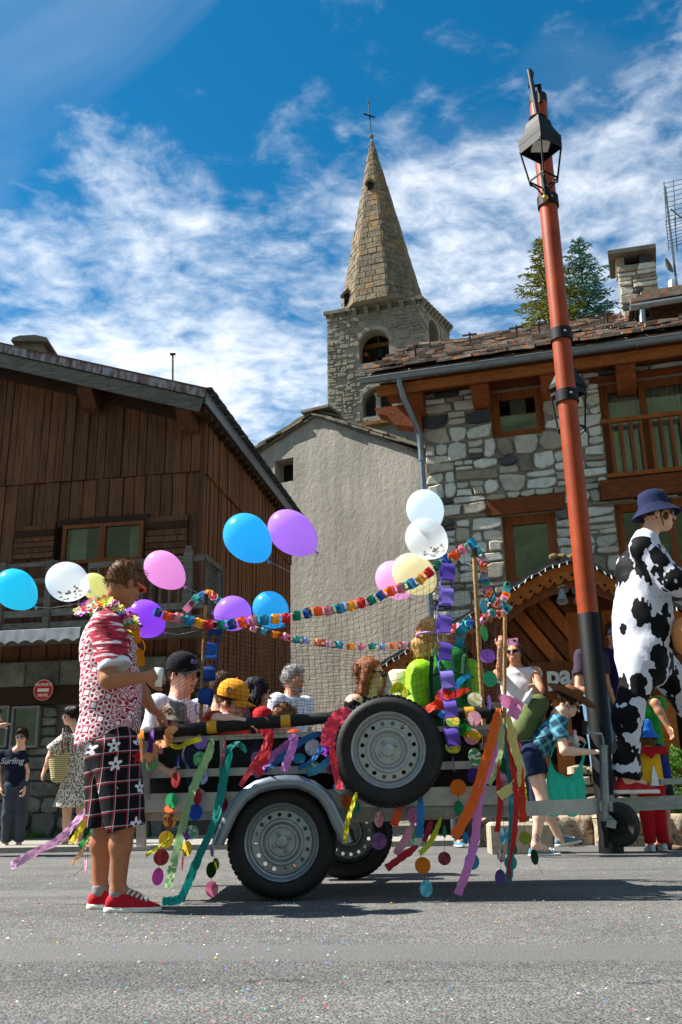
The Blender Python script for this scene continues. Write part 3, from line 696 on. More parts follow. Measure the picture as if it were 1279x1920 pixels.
    # nave wall behind, with its slab edge
    al = rad(16); d = V(math.cos(al), -math.sin(al), 0); n = V(-math.sin(al), -math.cos(al), 0); b = at(760, 800, 28); W2 = Wall(V(b.x, b.y, 0), d, n)
    z1 = W2.uz(735, 797)[1]; t2 = thing('nave', 'low grey church wall with an orange lichened slab edge below the tower', 'church wall', tuple(W2.o))
    part('wall', stonemat('nave_wall', [(.3, '62625e'), (.7, '8b8a84')], 2.5, .04), t2, lambda mb: mb.prism([W2.pt(-2.6, 0), W2.pt(6, 0), W2.pt(6, z1+.15), W2.pt(-2.6, z1)], n*-3))
    part('slab_edge', stonemat('lauze_orange', [(.25, '5a4635'), (.5, '9a6a3c'), (.75, 'b98a5a')], 4., .02), t2, lambda mb: mb.prism([W2.pt(-2.7, z1+.01, .2), W2.pt(6.1, z1+.17, .2), W2.pt(6.1, z1+.28, .2), W2.pt(-2.7, z1+.12, .2)], n*-3.3))
chapel()

def arch_pts(u0, u1, zs, k=10):
    r = (u1-u0)/2; c = (u0+u1)/2; return [(c+r*math.cos(math.pi*i/k), zs+r*math.sin(math.pi*i/k)) for i in range(k+1)]
def tower():
    a1, a2 = rad(17), rad(31)
    d = V(math.cos(a1), -math.sin(a1), 0); n = V(-math.sin(a1), -math.cos(a1), 0); e = V(math.sin(a2), math.cos(a2), 0); n2 = V(math.cos(a2), -math.sin(a2), 0)
    q = at(613, 620, 38); O = V(q.x, q.y, 0); W = Wall(O, d, n)
    wd = W.uz(788, 575)[0]; zc = W.uz(700, 583)[1]; ez = 3.1
    O2 = O+d*wd; W2 = Wall(O2, e, n2)
    t = thing('church_tower', 'grey stone bell tower with octagonal stone spire and iron cross', 'tower', tuple(O))
    sm = stonemat('tower_stone', [(.25, '6a665c'), (.5, '8f8a7c'), (.8, 'b3ad9c')], 1.2, .05, rv=.25)
    mort = stonemat('tower_mortar', [(.3, '7f7b70'), (.7, 'a09a8c')], 3., .03)
    rs = random.Random(3)
    zb = 10.
    A0 = W.uz(674, 683); A1 = W.uz(729, 640); B0 = W.uz(680, 783); B1 = W.uz(735, 748)
    holes = [(A0[0], A1[0], A0[1], A1[1]), (B0[0], B1[0], B0[1], B1[1])]
    S0 = W2.uz(806, 655); S1 = W2.uz(822, 628); 
    def face(mb, W, w, hs):
        full = [(h[0], h[1], h[2], h[3]+(h[1]-h[0])/2) for h in hs]
        wall_with_holes(mb, W, 0, w, zb, zc, full, 0., .6)
        for h in hs:
            ap = arch_pts(h[0], h[1], h[3]); top = h[3]+(h[1]-h[0])/2
            for p, r_ in zip(ap, ap[1:]):
                mb.add([W.pt(p[0], p[1]), W.pt(p[0], top), W.pt(r_[0], top), W.pt(r_[0], r_[1])], [(0, 1, 2, 3)])
                mb.add([W.pt(p[0], p[1]), W.pt(r_[0], r_[1]), W.pt(r_[0], r_[1], -.6), W.pt(p[0], p[1], -.6)], [(0, 1, 2, 3)])
    hs2 = [(min(S0[0], S1[0]), max(S0[0], S1[0]), S0[1], S1[1])]
    def body(mb):
        face(mb, W, wd, holes); face(mb, W2, ez, hs2)
        P = [O, O2, O2+e*ez, O+e*ez]
        for i in (2, 3):
            a, b = P[i], P[(i+1) % 4]; mb.add([a+V(0, 0, zb), b+V(0, 0, zb), b+V(0, 0, zc), a+V(0, 0, zc)], [(0, 1, 2, 3)])
        mb.add([p+V(0, 0, zc) for p in P], [(0, 1, 2, 3)]); mb.add([p+V(0, 0, zb) for p in P], [(3, 2, 1, 0)])
        for i in range(4): a, b = P[i], P[(i+1) % 4]; mb.add([a, b, b+V(0, 0, zb), a+V(0, 0, zb)], [(0, 1, 2, 3)])
    wall = part('wall', mort, t, body)
    def inarch(p, hs):
        for h in hs:
            c = (h[0]+h[1])/2; r = (h[1]-h[0])/2+.06
            if abs(p[0]-c) < r and h[2]-.05 < p[1] < h[3]: return True
            if p[1] >= h[3] and math.hypot(p[0]-c, p[1]-h[3]) < r: return True
        return False
    def masonry(mb, W, w, hs):
        for poly in rubble(.0, w, 13., zc-.02, [], rs, (.13, .3), (.25, .7)):
            if any(inarch(p, hs) for p in poly): continue
            if rs.random() < .16: continue
            mb.stone([W.pt(p[0], p[1]) for p in poly], W.n, rs.uniform(.02, .075), .03)
    part('masonry', sm, wall, lambda mb: masonry(mb, W, wd, holes), kind='stuff'); part('masonry', sm, wall, lambda mb: masonry(mb, W2, ez, hs2), kind='stuff')
    # voussoirs round the belfry arch
    for h in holes:
        ap = arch_pts(h[0], h[1], h[3], 9); c = ((h[0]+h[1])/2, h[3])
        for p, r_ in zip(ap, ap[1:]):
            ex = lambda q, s: W.pt(c[0]+(q[0]-c[0])*s, c[1]+(q[1]-c[1])*s)
            part('arch_stone', sm, wall, lambda mb: mb.stone([ex(p, 1.02), ex(r_, 1.02), ex(r_, 1.33), ex(p, 1.33)], W.n, .05, .02))
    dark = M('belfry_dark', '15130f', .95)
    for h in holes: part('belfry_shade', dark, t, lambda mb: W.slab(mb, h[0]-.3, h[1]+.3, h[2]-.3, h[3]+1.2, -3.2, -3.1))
    # bell on its beam
    bc = W.pt((A0[0]+A1[0])/2+.1, A1[1]-.15, -.9); br = M('bronze', '2e3a34', .5, .7, var=.2)
    bell = part('bell', br, t, lambda mb: mb.lathe(bc, [(.02, .38), (.14, .36), (.2, .25), (.23, .0), (.28, -.2), (.36, -.3), (.34, -.3), (.2, -.1), (.01, .3)], n=20), True)
    wb = wood('bell_wood', '5a3a22', '94683f', .3, axis=0)
    part('bell_beam', wb, t, lambda mb: [mb.bar(bc+d*-.8+V(0, 0, .5), bc+d*.8+V(0, 0, .5), .18, .2), mb.tube([bc+d*-.62+n*.4+V(0, 0, -.05), bc+d*-.62-n*.6+V(0, 0, -.05)], .11, 8), mb.tube([bc+d*.55+n*.4+V(0, 0, .08), bc+d*.55-n*.6+V(0, 0, .08)], .11, 8)])
    part('clapper_rope', wb, t, lambda mb: [mb.tube([bc+d*-.1+V(0, 0, .5), bc+d*-.12+V(0, 0, 1.1)], .04, 5), mb.tube([bc+d*-.15+n*.3+V(0, 0, -.3), bc+d*-.2+n*.3+V(0, 0, -1.2)], .03, 5)])
    hc = (B0[0]+B1[0])/2
    part('column', sm, t, lambda mb: mb.lathe(W.pt(hc, B0[1], -.25), [(.17, 0), (.13, .08), (.12, B1[1]-B0[1]+.3), (.2, B1[1]-B0[1]+.45)], n=10), True)
    # cornice on corbels
    P = [O, O2, O2+e*ez, O+e*ez]; cen = sum(P, Vector())/4
    cor = stonemat('cornice', [(.3, '5f5b50'), (.7, '8a8474')], 2., .04)
    big = [p+(p-cen)*.055 for p in P]
    part('cornice', cor, t, lambda mb: mb.prism([p+V(0, 0, zc+.18) for p in big], V(0, 0, .17)))
    for (W_, L_) in ((W, wd), (W2, ez)):
        k = 10 if W_ is W2 else 8
        for i in range(k):
            u = L_*(i+.5)/k;  part('corbel', cor, t, lambda mb: mb.prism([W_.pt(u-.09, zc+.18, -.05), W_.pt(u-.09, zc+.18, .26), W_.pt(u-.09, zc+.08, .26), W_.pt(u-.09, zc-.18, .0)], W_.d*.18))
    part('cornice_course', cor, t, lambda mb: mb.prism([p+(p-cen)*.012+V(0, 0, zc-.04) for p in P], V(0, 0, .22)))
    # spire
    apx = at(696.5, 256, cen.y); C = V(cen.x, cen.y, 0)
    # centre the spire on the tower and size it from its foot
    ft = at(643, 577, cen.y-.2); fr = at(795, 556, cen.y+.2); R = (fr.x-ft.x)/2*1.09; cx = (fr.x+ft.x)/2
    C = V(cx, cen.y, zc+.3); top = V(apx.x, cen.y, apx.z)
    vv = [C+V(R*math.cos(rad(a)), -R*math.sin(rad(a)), 0) for a in (178+45*i for i in range(8))]
    vv = vv[::-1] if False else vv
    sp = part('spire', mort, t, lambda mb: mb.add(vv+[top], [(i, (i+1) % 8, 8)[::-1] for i in range(8)]+[tuple(range(8))]))
    k = NT('spire_stone'); v = k.wpos(); f = k.noise(v, 2.6, 8, .75); g = k.noise(v, 9, 5, .7)
    c = k.ramp(k.math('ADD', k.math('MULTIPLY', f, .6), k.math('MULTIPLY', g, .4)), [(.34, srgb('453d33')), (.5, srgb('716757')), (.64, srgb('998c76'))])
    c = k.mix(k.mr(k.noise(v, .8, 7, .7, .5), .54, .68, 0, .8), c, srgb('a07a45')); c = k.mix(k.mr(k.noise(v, 1.6, 7, .75), .58, .7, 0, .7), c, srgb('55504a'))
    k.bs(Base_Color=c, Roughness=.95, Specular_IOR_Level=.1).bump(g, .8, .04); spm = k.m
    H = (top-C).length; rows = 30
    for i in range(8):
        a, b = vv[i], vv[(i+1) % 8]; nn = (b-a).cross(top-a).normalized()
        if nn.dot(a-C) < 0: nn = -nn
        mb = MB()
        for r in range(rows):
            t0, t1 = r/rows*.97, (r+.93)/rows*.97; p0, p1, p2, p3 = a.lerp(top, t0), b.lerp(top, t0), b.lerp(top, t1), a.lerp(top, t1)
            w = (p1-p0).length; nb = max(1, round(w/.48)); cs = sorted([0., 1.]+[(j+rs.uniform(-.25, .25)+(.5 if r % 2 else 0))/nb for j in range(1, nb)]); cs = [min(1, max(0, x)) for x in cs]
            for x0, x1 in zip(cs, cs[1:]):
                if (x1-x0)*w < .06: continue
                g_ = .018/w; mb.stone([p0.lerp(p1, x0+g_), p0.lerp(p1, x1-g_), p3.lerp(p2, x1-g_), p3.lerp(p2, x0+g_)], nn, rs.uniform(.015, .045), .02)
        mb.build('facet_masonry', spm, sp, kind='stuff')
    # little openings
    q1 = at(694, 351, cen.y-1.2)
    def niche(p, s):
        part('spire_opening', dark, sp, lambda mb: mb.box(p, V(.13*s, 0, 0), V(0, .15, .0), V(0, 0, .17*s)))
        part('opening_hood', spm, sp, lambda mb: mb.prism([p+V(-.26*s, -.25, .12*s), p+V(0, -.25, .42*s), p+V(.26*s, -.25, .12*s), p+V(.17*s, -.25, .12*s), p+V(0, -.25, .25*s), p+V(-.17*s, -.25, .12*s)], V(0, .3, 0)))
    def hit(px, py):   # nearest facet under a pixel
        best = None
        for i in range(8):
            a, b = vv[i], vv[(i+1) % 8]; nn = (b-a).cross(top-a).normalized()
            if nn.dot(a-C) < 0: nn = -nn
            if nn.dot(V(0, 0, CAMH)-a) <= 0: continue
            p = onplane(px, py, a, nn); x = (p-a).dot((b-a).normalized()); tt = (p.z-C.z)/H
            if 0 <= tt <= 1 and (best is None or p.y > best.y): best = p
        return best
    for px, py, s in ((694, 351, 1.), (652, 564, 1.3)):
        p = hit(px, py)
        if p: niche(p, s)
    iron = M('wrought_iron', '24262a', .6, .5)
    part('finial', spm, sp, lambda mb: mb.ball(top+V(0, 0, .0), .13), True)
    c0 = at(695, 246, cen.y); c1 = at(691, 188, cen.y)
    part('cross', iron, sp, lambda mb: [mb.tube([c0, c0.lerp(c1, .9)], .035, 6), mb.bar(c0.lerp(c1, .5)+V(-.3, 0, .12), c0.lerp(c1, .5)+V(.28, 0, -.12), .06, .06), mb.tube([c0.lerp(c1, .9), c1], .05, 6)])
tower()

# ================================================================== stone house on the right
al = rad(16); HD = V(math.cos(al), -math.sin(al), 0); HN = V(-math.sin(al), -math.cos(al), 0)
_q = at(800, 900, 14.7); HO = V(_q.x, _q.y, 0); HW = Wall(HO, HD, HN)
def rubble_mat():
    k = NT('rubble_stone'); v = k.wpos(); r = k.rnd(); f = k.noise(v, 5, 8, .7, .4); g = k.noise(k.wpos((1, 1, 3.)), 26, 5, .7)
    base = k.ramp(r, [(0, srgb('3a3f46')), (.12, srgb('4a4e52')), (.2, srgb('857d6d')), (.32, srgb('aaa596')), (.5, srgb('bcbdb4')), (.68, srgb('cccec6')), (.85, srgb('a29d8e')), (1, srgb('d6d8d0'))])
    c = k.mix(1., base, k.ramp(f, [(.28, (.62, .62, .62)), (.5, (1, 1, 1)), (.72, (1.15, 1.13, 1.08))]), 'MULTIPLY'); c = k.mix(k.mr(g, .5, .8, 0, .4), c, k.mix(1., c, (.55, .55, .55), 'MULTIPLY'))
    c = k.mix(k.mr(k.noise(v, 2.2, 6, .7), .6, .72, 0, .5), c, srgb('6d6456'))
    k.bs(Base_Color=c, Roughness=.88, Specular_IOR_Level=.25).bump(k.math('ADD', f, k.math('MULTIPLY', g, .35)), .8, .022); return k.m
def house():
    W = HW; rs = random.Random(12)
    t = thing('stone_house', 'rubble stone house with stone slab roof and orange timber windows', 'house', tuple(HO))
    zg = W.uz(675, 712, .8)[1]; ug = W.uz(675, 712, .8)[0]; zt = zg-.06
    print('gutter', ug, zg, W.uz(1279, 628, .8))
    UR = 7.2
    oak = wood('orange_wood', '5e300f', '965423', .25, axis=2, rv=.15, spec=.35); oakx = wood('orange_beam', '6e3810', 'a85f22', .25, axis=0, rv=.15, spec=.35); dkb = wood('brown_lintel', '55280f', '8c4a1f', .4, axis=0, rv=.2)
    rect = lambda x0, y0, x1, y1: (W.uz(x0, (y0+y1)/2)[0], W.uz(x1, (y0+y1)/2)[0], W.uz((x0+x1)/2, y1)[1], W.uz((x0+x1)/2, y0)[1])
    w1 = rect(920, 728, 1020, 817); w2 = rect(945, 962, 1047, 1095); w3 = rect(1130, 706, 1330, 895); w4 = rect(1157, 935, 1330, 1065)
    holes = [w1, w2, w3, w4]
    core = part('wall', M('house_mortar', '857f74', .95, var=.25, nscale=20, bump=.7, bdist=.02), t, lambda mb: [wall_with_holes(mb, W, 0, UR, 0, zt, holes, 0, .3), mb.prism([W.pt(0, 0, -.31), W.pt(0, 0, -6), W.pt(0, zt, -6), W.pt(0, zt, -.31)], HD*.02), mb.add([W.pt(UR, 0), W.pt(UR, 0, -6), W.pt(UR, zt, -6), W.pt(UR, zt)], [(0, 1, 2, 3)]), mb.add([W.pt(0, 0), W.pt(0, zt), W.pt(0, zt, -.31), W.pt(0, 0, -.31)], [(0, 1, 2, 3)])])
    sm = rubble_mat()
    lint = [(w1[0]-.06, w1[1]+.06, w1[3], w1[3]+.13), (W.uz(913, 955)[0], W.uz(1058, 945)[0], w2[3], w2[3]+.27), (w3[0]-.12, UR, w3[3], w3[3]+.1), (w3[0]-.14, UR, w3[2]-.33, w3[2])]
    for poly in rubble(.0, UR-.6, 1.6, zt-.02, holes+lint, rs, (.11, .36), (.2, .68)):
        part('stone', sm, core, lambda mb: mb.stone([W.pt(p[0], p[1]) for p in poly], HN+V(0, 0, 0), rs.uniform(.035, .085), .02))
    x = 0.
    for i in range(18):     # quoins turning the corner
        pass
    for (a, b, c, d), nm in zip(lint, ('lintel', 'lintel', 'lintel', 'beam')):
        part(nm, dkb if nm != 'x' else oakx, t, lambda mb: W.slab(mb, a, b, c+.003, d-.003, -.25, .07 if nm == 'lintel' else .14))
    gl = glass()
    window(W, t, *w1, [], oak, gl, .14, -.16, curtains=[(.35, .65, .55)])
    window(W, t, *w2, [], oak, gl, .15, -.16)
    win = window(W, t, *w3, [.42, .84], oak, gl, .13, -.16, curtains=[(.05, .38, .1), (.46, .82, .1)])
    window(W, t, *w4, [.3, .62], oak, gl, .13, -.16)
    # balcony rail across the tall window
    bz = W.uz(1200, 782, .08)[1]; b0 = W.uz(1200, 888, .08)[1]
    bal = part('balcony_rail', oakx, t, lambda mb: mb.bar(W.pt(w3[0]-.02, bz, .05), W.pt(UR-.5, bz, .05), .07, .07))
    part('bottom_rail', oakx, bal, lambda mb: mb.bar(W.pt(w3[0]-.02, b0+.02, .05), W.pt(UR-.5, b0+.02, .05), .06, .07))
    u = w3[0]+.12
    while u < UR-.6: part('baluster', oak, bal, lambda mb: mb.bar(W.pt(u, b0+.03, .05), W.pt(u, bz-.02, .05), .045, .045)); u += .155
    # eaves: fascia, gutter, downpipe, purlin ends
    part('fascia', oakx, t, lambda mb: W.slab(mb, ug+.25, UR+.3, zg-.27, zg-.1, .6, .66))
    part('soffit', wood('soffit_wood', '5a2f12', '8a4f22', .3, axis=0), t, lambda mb: W.slab(mb, ug+.3, UR+.3, zg-.07, zg-.03, -.2, .62))
    zin = M('zinc_gutter', '7c858c', .42, .75, var=.12, nscale=8, bump=.05)
    def gut(mb):
        n = 9; r = .085
        for i in range(n):
            a0, a1 = math.pi+math.pi*i/n, math.pi+math.pi*(i+1)/n
            p = lambda u, a, rr: W.pt(u, zg+rr*math.sin(a), .76+rr*math.cos(a))
            mb.add([p(ug, a0, r), p(UR+.4, a0, r), p(UR+.4, a1, r), p(ug, a1, r)], [(0, 1, 2, 3)])
            mb.add([p(ug, a0, r-.006), p(UR+.4, a0, r-.006), p(UR+.4, a1, r-.006), p(ug, a1, r-.006)], [(3, 2, 1, 0)])
        mb.tube([W.pt(ug, zg, .76+r), W.pt(UR+.4, zg, .76+r)], .012, 6)
        mb.add([W.pt(ug, zg+r*math.sin(math.pi+math.pi*i/10), .76+r*math.cos(math.pi+math.pi*i/10)) for i in range(11)], [tuple(range(11))])
    gt = part('gutter', zin, t, gut)
    for i in range(9):
        uu = ug+.5+i*.8; part('gutter_strap', zin, gt, lambda mb: mb.tube([W.pt(uu, zg+.092*math.sin(math.pi+math.pi*j/8), .76+.092*math.cos(math.pi+math.pi*j/8)) for j in range(9)], .012, 5))
    dp = [W.px(748, 705, .76), W.px(750, 722, .76), W.px(757, 745, .72), W.px(784, 805, .2), W.px(787, 815, .14), W.px(790, 850, .13), W.px(797, 960, .13), W.px(806, 1120, .13), W.px(812, 1230, .13)]
    part('downpipe', zin, t, lambda mb: mb.tube(dp, .052, 10), True)
    for px, py in ((791, 862), (800, 1000)):
        q = W.px(px, py, .13); part('pipe_clip', zin, t, lambda mb: mb.tube([q+V(0, 0, -.025), q+V(0, 0, .025)], .062, 10))
    for u0, hgt in ((-.08, .32), (1.05, .26), (2.2, .26), (3.4, .26), (4.6, .26)):
        z = zg-.3; part('purlin_end', wood('purlin_red', '6a3318', 'a15a2d', .3, axis=1, rv=.15), t, lambda mb: mb.prism([W.pt(u0-.16, z+.2, -.2), W.pt(u0-.16, z+.2, .5), W.pt(u0-.16, z+.05, .5), W.pt(u0-.16, z-.02, .36), W.pt(u0-.16, z-.12, .32), W.pt(u0-.16, z-.18, .1), W.pt(u0-.16, z-.2, -.2)], HD*.3))
    # gable corbel on the left, big carved bracket
    q = W.uz(760, 735, .15)
    br = wood('purlin_red', '6a3318', 'a15a2d', .3, axis=1, rv=.15)
    part('carved_bracket', br, t, lambda mb: mb.prism([W.pt(-.02, zg-.25, .12), W.pt(-.85, zg-.25, .12), W.pt(-.8, zg-.36, .12), W.pt(-.62, zg-.42, .12), W.pt(-.5, zg-.6, .12), W.pt(-.28, zg-.66, .12), W.pt(-.02, zg-.72, .12)], HN*-.3))
    # roof
    oB = -3.6; ur_, zr = W.uz(772, 655, oB); pitch = (zr-zg-.1)/(.72-oB)
    print('ridge', ur_, zr, 'pitch', math.degrees(math.atan(pitch)))
    RZ = lambda o: zg+.1+(.72-o)*pitch
    lo = stonemat('roof_slab_stone', [(.25, '3b3733'), (.45, '66605a'), (.62, '878075'), (.8, 'a59d90')], 5., .02, ('b8671e', .53), rv=.4)
    ul = ug+.12
    roof = part('roof', lo, t, lambda mb: [mb.prism([W.pt(ul, RZ(.72), .72), W.pt(UR+.4, RZ(.72), .72), W.pt(UR+.4, RZ(oB), oB), W.pt(ul, RZ(oB), oB)], V(0, 0, -.1)), mb.prism([W.pt(ul, RZ(oB)-.02, oB), W.pt(UR+.4, RZ(oB)-.02, oB), W.pt(UR+.4, zg, oB-4.2), W.pt(ul, zg, oB-4.2)], V(0, 0, -.1))])
    nrow = 13
    for r in range(nrow):
        o = .84-(.84-oB)*r/nrow; u = ul-.12+rs.uniform(-.1, .1)
        while u < UR+.3:
            w = rs.uniform(.3, .72); th = rs.uniform(.03, .06); dz = rs.uniform(0, .05); dl = .62
            f0, f1 = rs.uniform(-.06, .05), rs.uniform(-.06, .05); tl = rs.uniform(-.02, .03); P = lambda uu, oo, z: W.pt(uu, RZ(oo)+z, oo)
            part('roof_slab', lo, roof, lambda mb: mb.prism([P(u+.015, o+f0, .07+dz), P(u+w*.5, o+f0+rs.uniform(-.05, .05), .07+dz), P(u+w-.015, o+f1, .07+dz+tl), P(u+w-.02, o-dl, .02), P(u+.02, o-dl, .02)], V(0, 0, th)))
            u += w
    iron = M('snow_iron', '3a2c26', .7, .3)
    for px, py in ((779, 665), (882, 650), (970, 637), (1012, 632), (1140, 618)):
        uu, zz = W.uz(px, py, -.4 if px < 800 else -1.6); o = -.4 if px < 800 else -1.6; b = W.pt(uu, RZ(o), o)
        part('snow_guard', iron, roof, lambda mb: [mb.bar(b, b+V(0, 0, .34), .06, .03), mb.bar(b+V(0, 0, .3)-HD*.14, b+V(0, 0, .3)+HD*.14, .03, .03)])
    # chimney
    q = W.uz(1196, 600, -2.2); cu = q[0]; 
    c0 = W.uz(1163, 560, -2.2); c1 = W.uz(1240, 560, -2.2); ct = W.uz(1200, 492, -2.2)[1]
    ch = part('chimney', M('house_mortar', '6f6a60'), t, lambda mb: W.slab(mb, c0[0]+.03, c1[0]-.03, RZ(-2.2)-.6, ct, -2.9, -2.23))
    CW = Wall(W.pt(c0[0], 0, -2.2), HD, HN)
    for poly in rubble(0, c1[0]-c0[0], RZ(-2.2)-.2, ct, [], rs, (.1, .2), (.3, .75)):
        part('stone', sm, ch, lambda mb: mb.stone([CW.pt(p[0], p[1], -.03) for p in poly], HN, rs.uniform(.03, .06), .02))
    for (a, b) in ((c0[0], c0[0]+.16), (c1[0]-.3, c1[0]-.1)): part('cap_pier', sm, ch, lambda mb: W.slab(mb, a, b, ct, ct+.2, -2.8, -2.25))
    part('flue', M('soot', '141210', .95), ch, lambda mb: W.slab(mb, c0[0]+.2, c1[0]-.2, ct, ct+.19, -2.75, -2.5))
    part('cap_slab', stonemat('cap_grey', [(.3, '4f4b45'), (.7, '807a70')], 5.), ch, lambda mb: [mb.prism([W.pt(c0[0]-.14, ct+.2, -2.05), W.pt(c1[0]+.02, ct+.2, -2.08), W.pt(c1[0]+.05, ct+.2, -3.), W.pt(c0[0]-.1, ct+.2, -3.)], V(0, 0, .09)), W.slab(mb, c0[0]+.35, c0[0]+.5, ct+.29, ct+.34, -2.6, -2.3)])
    part('vent_pipe', M('vent_metal', 'a9adaf', .5, .4), t, lambda mb: mb.tube([W.px(1262, 560, -2.), W.px(1262, 528, -2.)], .09, 10))
    # upper dormer roof at the frame's edge
    o = -.6; g0 = W.uz(1182, 577, o)
    dr = part('dormer', wood('dormer_wood', '2e1d12', '5c3c24', .4, axis=0), t, lambda mb: mb.prism([W.pt(g0[0]+.35, RZ(o)-.2, o-.35), W.pt(UR+.3, RZ(o)-.2, o-.35), W.pt(UR+.3, g0[1]+.15, o-.35), W.pt(g0[0]+.35, g0[1]+.15, o-.35)], HN*-2.))
    part('dormer_gutter', zin, dr, lambda mb: mb.tube([W.pt(g0[0], g0[1], o), W.pt(UR+.3, g0[1]+.04, o)], .06, 10))
    part('dormer_pipe', zin, dr, lambda mb: mb.tube([W.px(1204, 582, o), W.px(1207, 635, o)], .055, 10))
    for i in range(3):
        z = g0[1]+.1+i*.09; part('roof_slab', lo, dr, lambda mb: mb.prism([W.pt(g0[0]+.02+.1*i, z, o+.02-.06*i), W.pt(UR+.3, z+.03, o+.02-.06*i), W.pt(UR+.3, z+.5, o-2), W.pt(g0[0]+.1*i+.05, z+.5, o-2)], V(0, 0, .06)))
    for i, (x, l) in enumerate(((1178, .4), (1183, .5), (1190, .5), (1196, .4))):
        p = W.px(x, 612, -1.2); part('strut', wood('dormer_wood', '2e1d12', '5c3c24'), dr, lambda mb: mb.bar(p, p+V(.1+.03*i, 0, l), .05, .05))
house()

def antenna():
    o = -1.9; W = HW; b = W.px(1266, 520, o); t = thing('aerial', 'grey wire television aerial on a mast beside the chimney', 'aerial', tuple(b))
    k = M('aerial_metal', '565b60', .5, .6); top = W.px(1247, 350, o)
    part('mast', k, t, lambda mb: mb.tube([b+V(0, 0, -.6), top+V(0, 0, 0)], .02, 6))
    for (y0, y1, x0, x1) in ((345, 425, 1242, 1300), (415, 470, 1246, 1300)):
        n = 9
        for i in range(n): a = W.px(x0+i*1, y0+(y1-y0)*i/n, o); c = W.px(x1, y0-14+(y1-y0)*i/n, o); part('rod', k, t, lambda mb: mb.tube([a, c], .006, 5))
        for f in (.05, .35, .7): part('upright', k, t, lambda mb: mb.tube([W.px(x0+(x1-x0)*f, y0-4-12*f, o), W.px(x0+(x1-x0)*f+5, y1, o)], .011, 5))
    part('boom', k, t, lambda mb: mb.tube([W.px(1258, 392, o), W.px(1292, 420, o)], .014, 5))
    part('dish', M('dish_grey', '5c5e5e', .7), t, lambda mb: mb.lathe(W.px(1250, 500, o), [(.001, 0), (.09, .015), (.13, .05), (.14, .055)], V(.75, -.6, .1), 20, sy=1.5), True)
antenna()

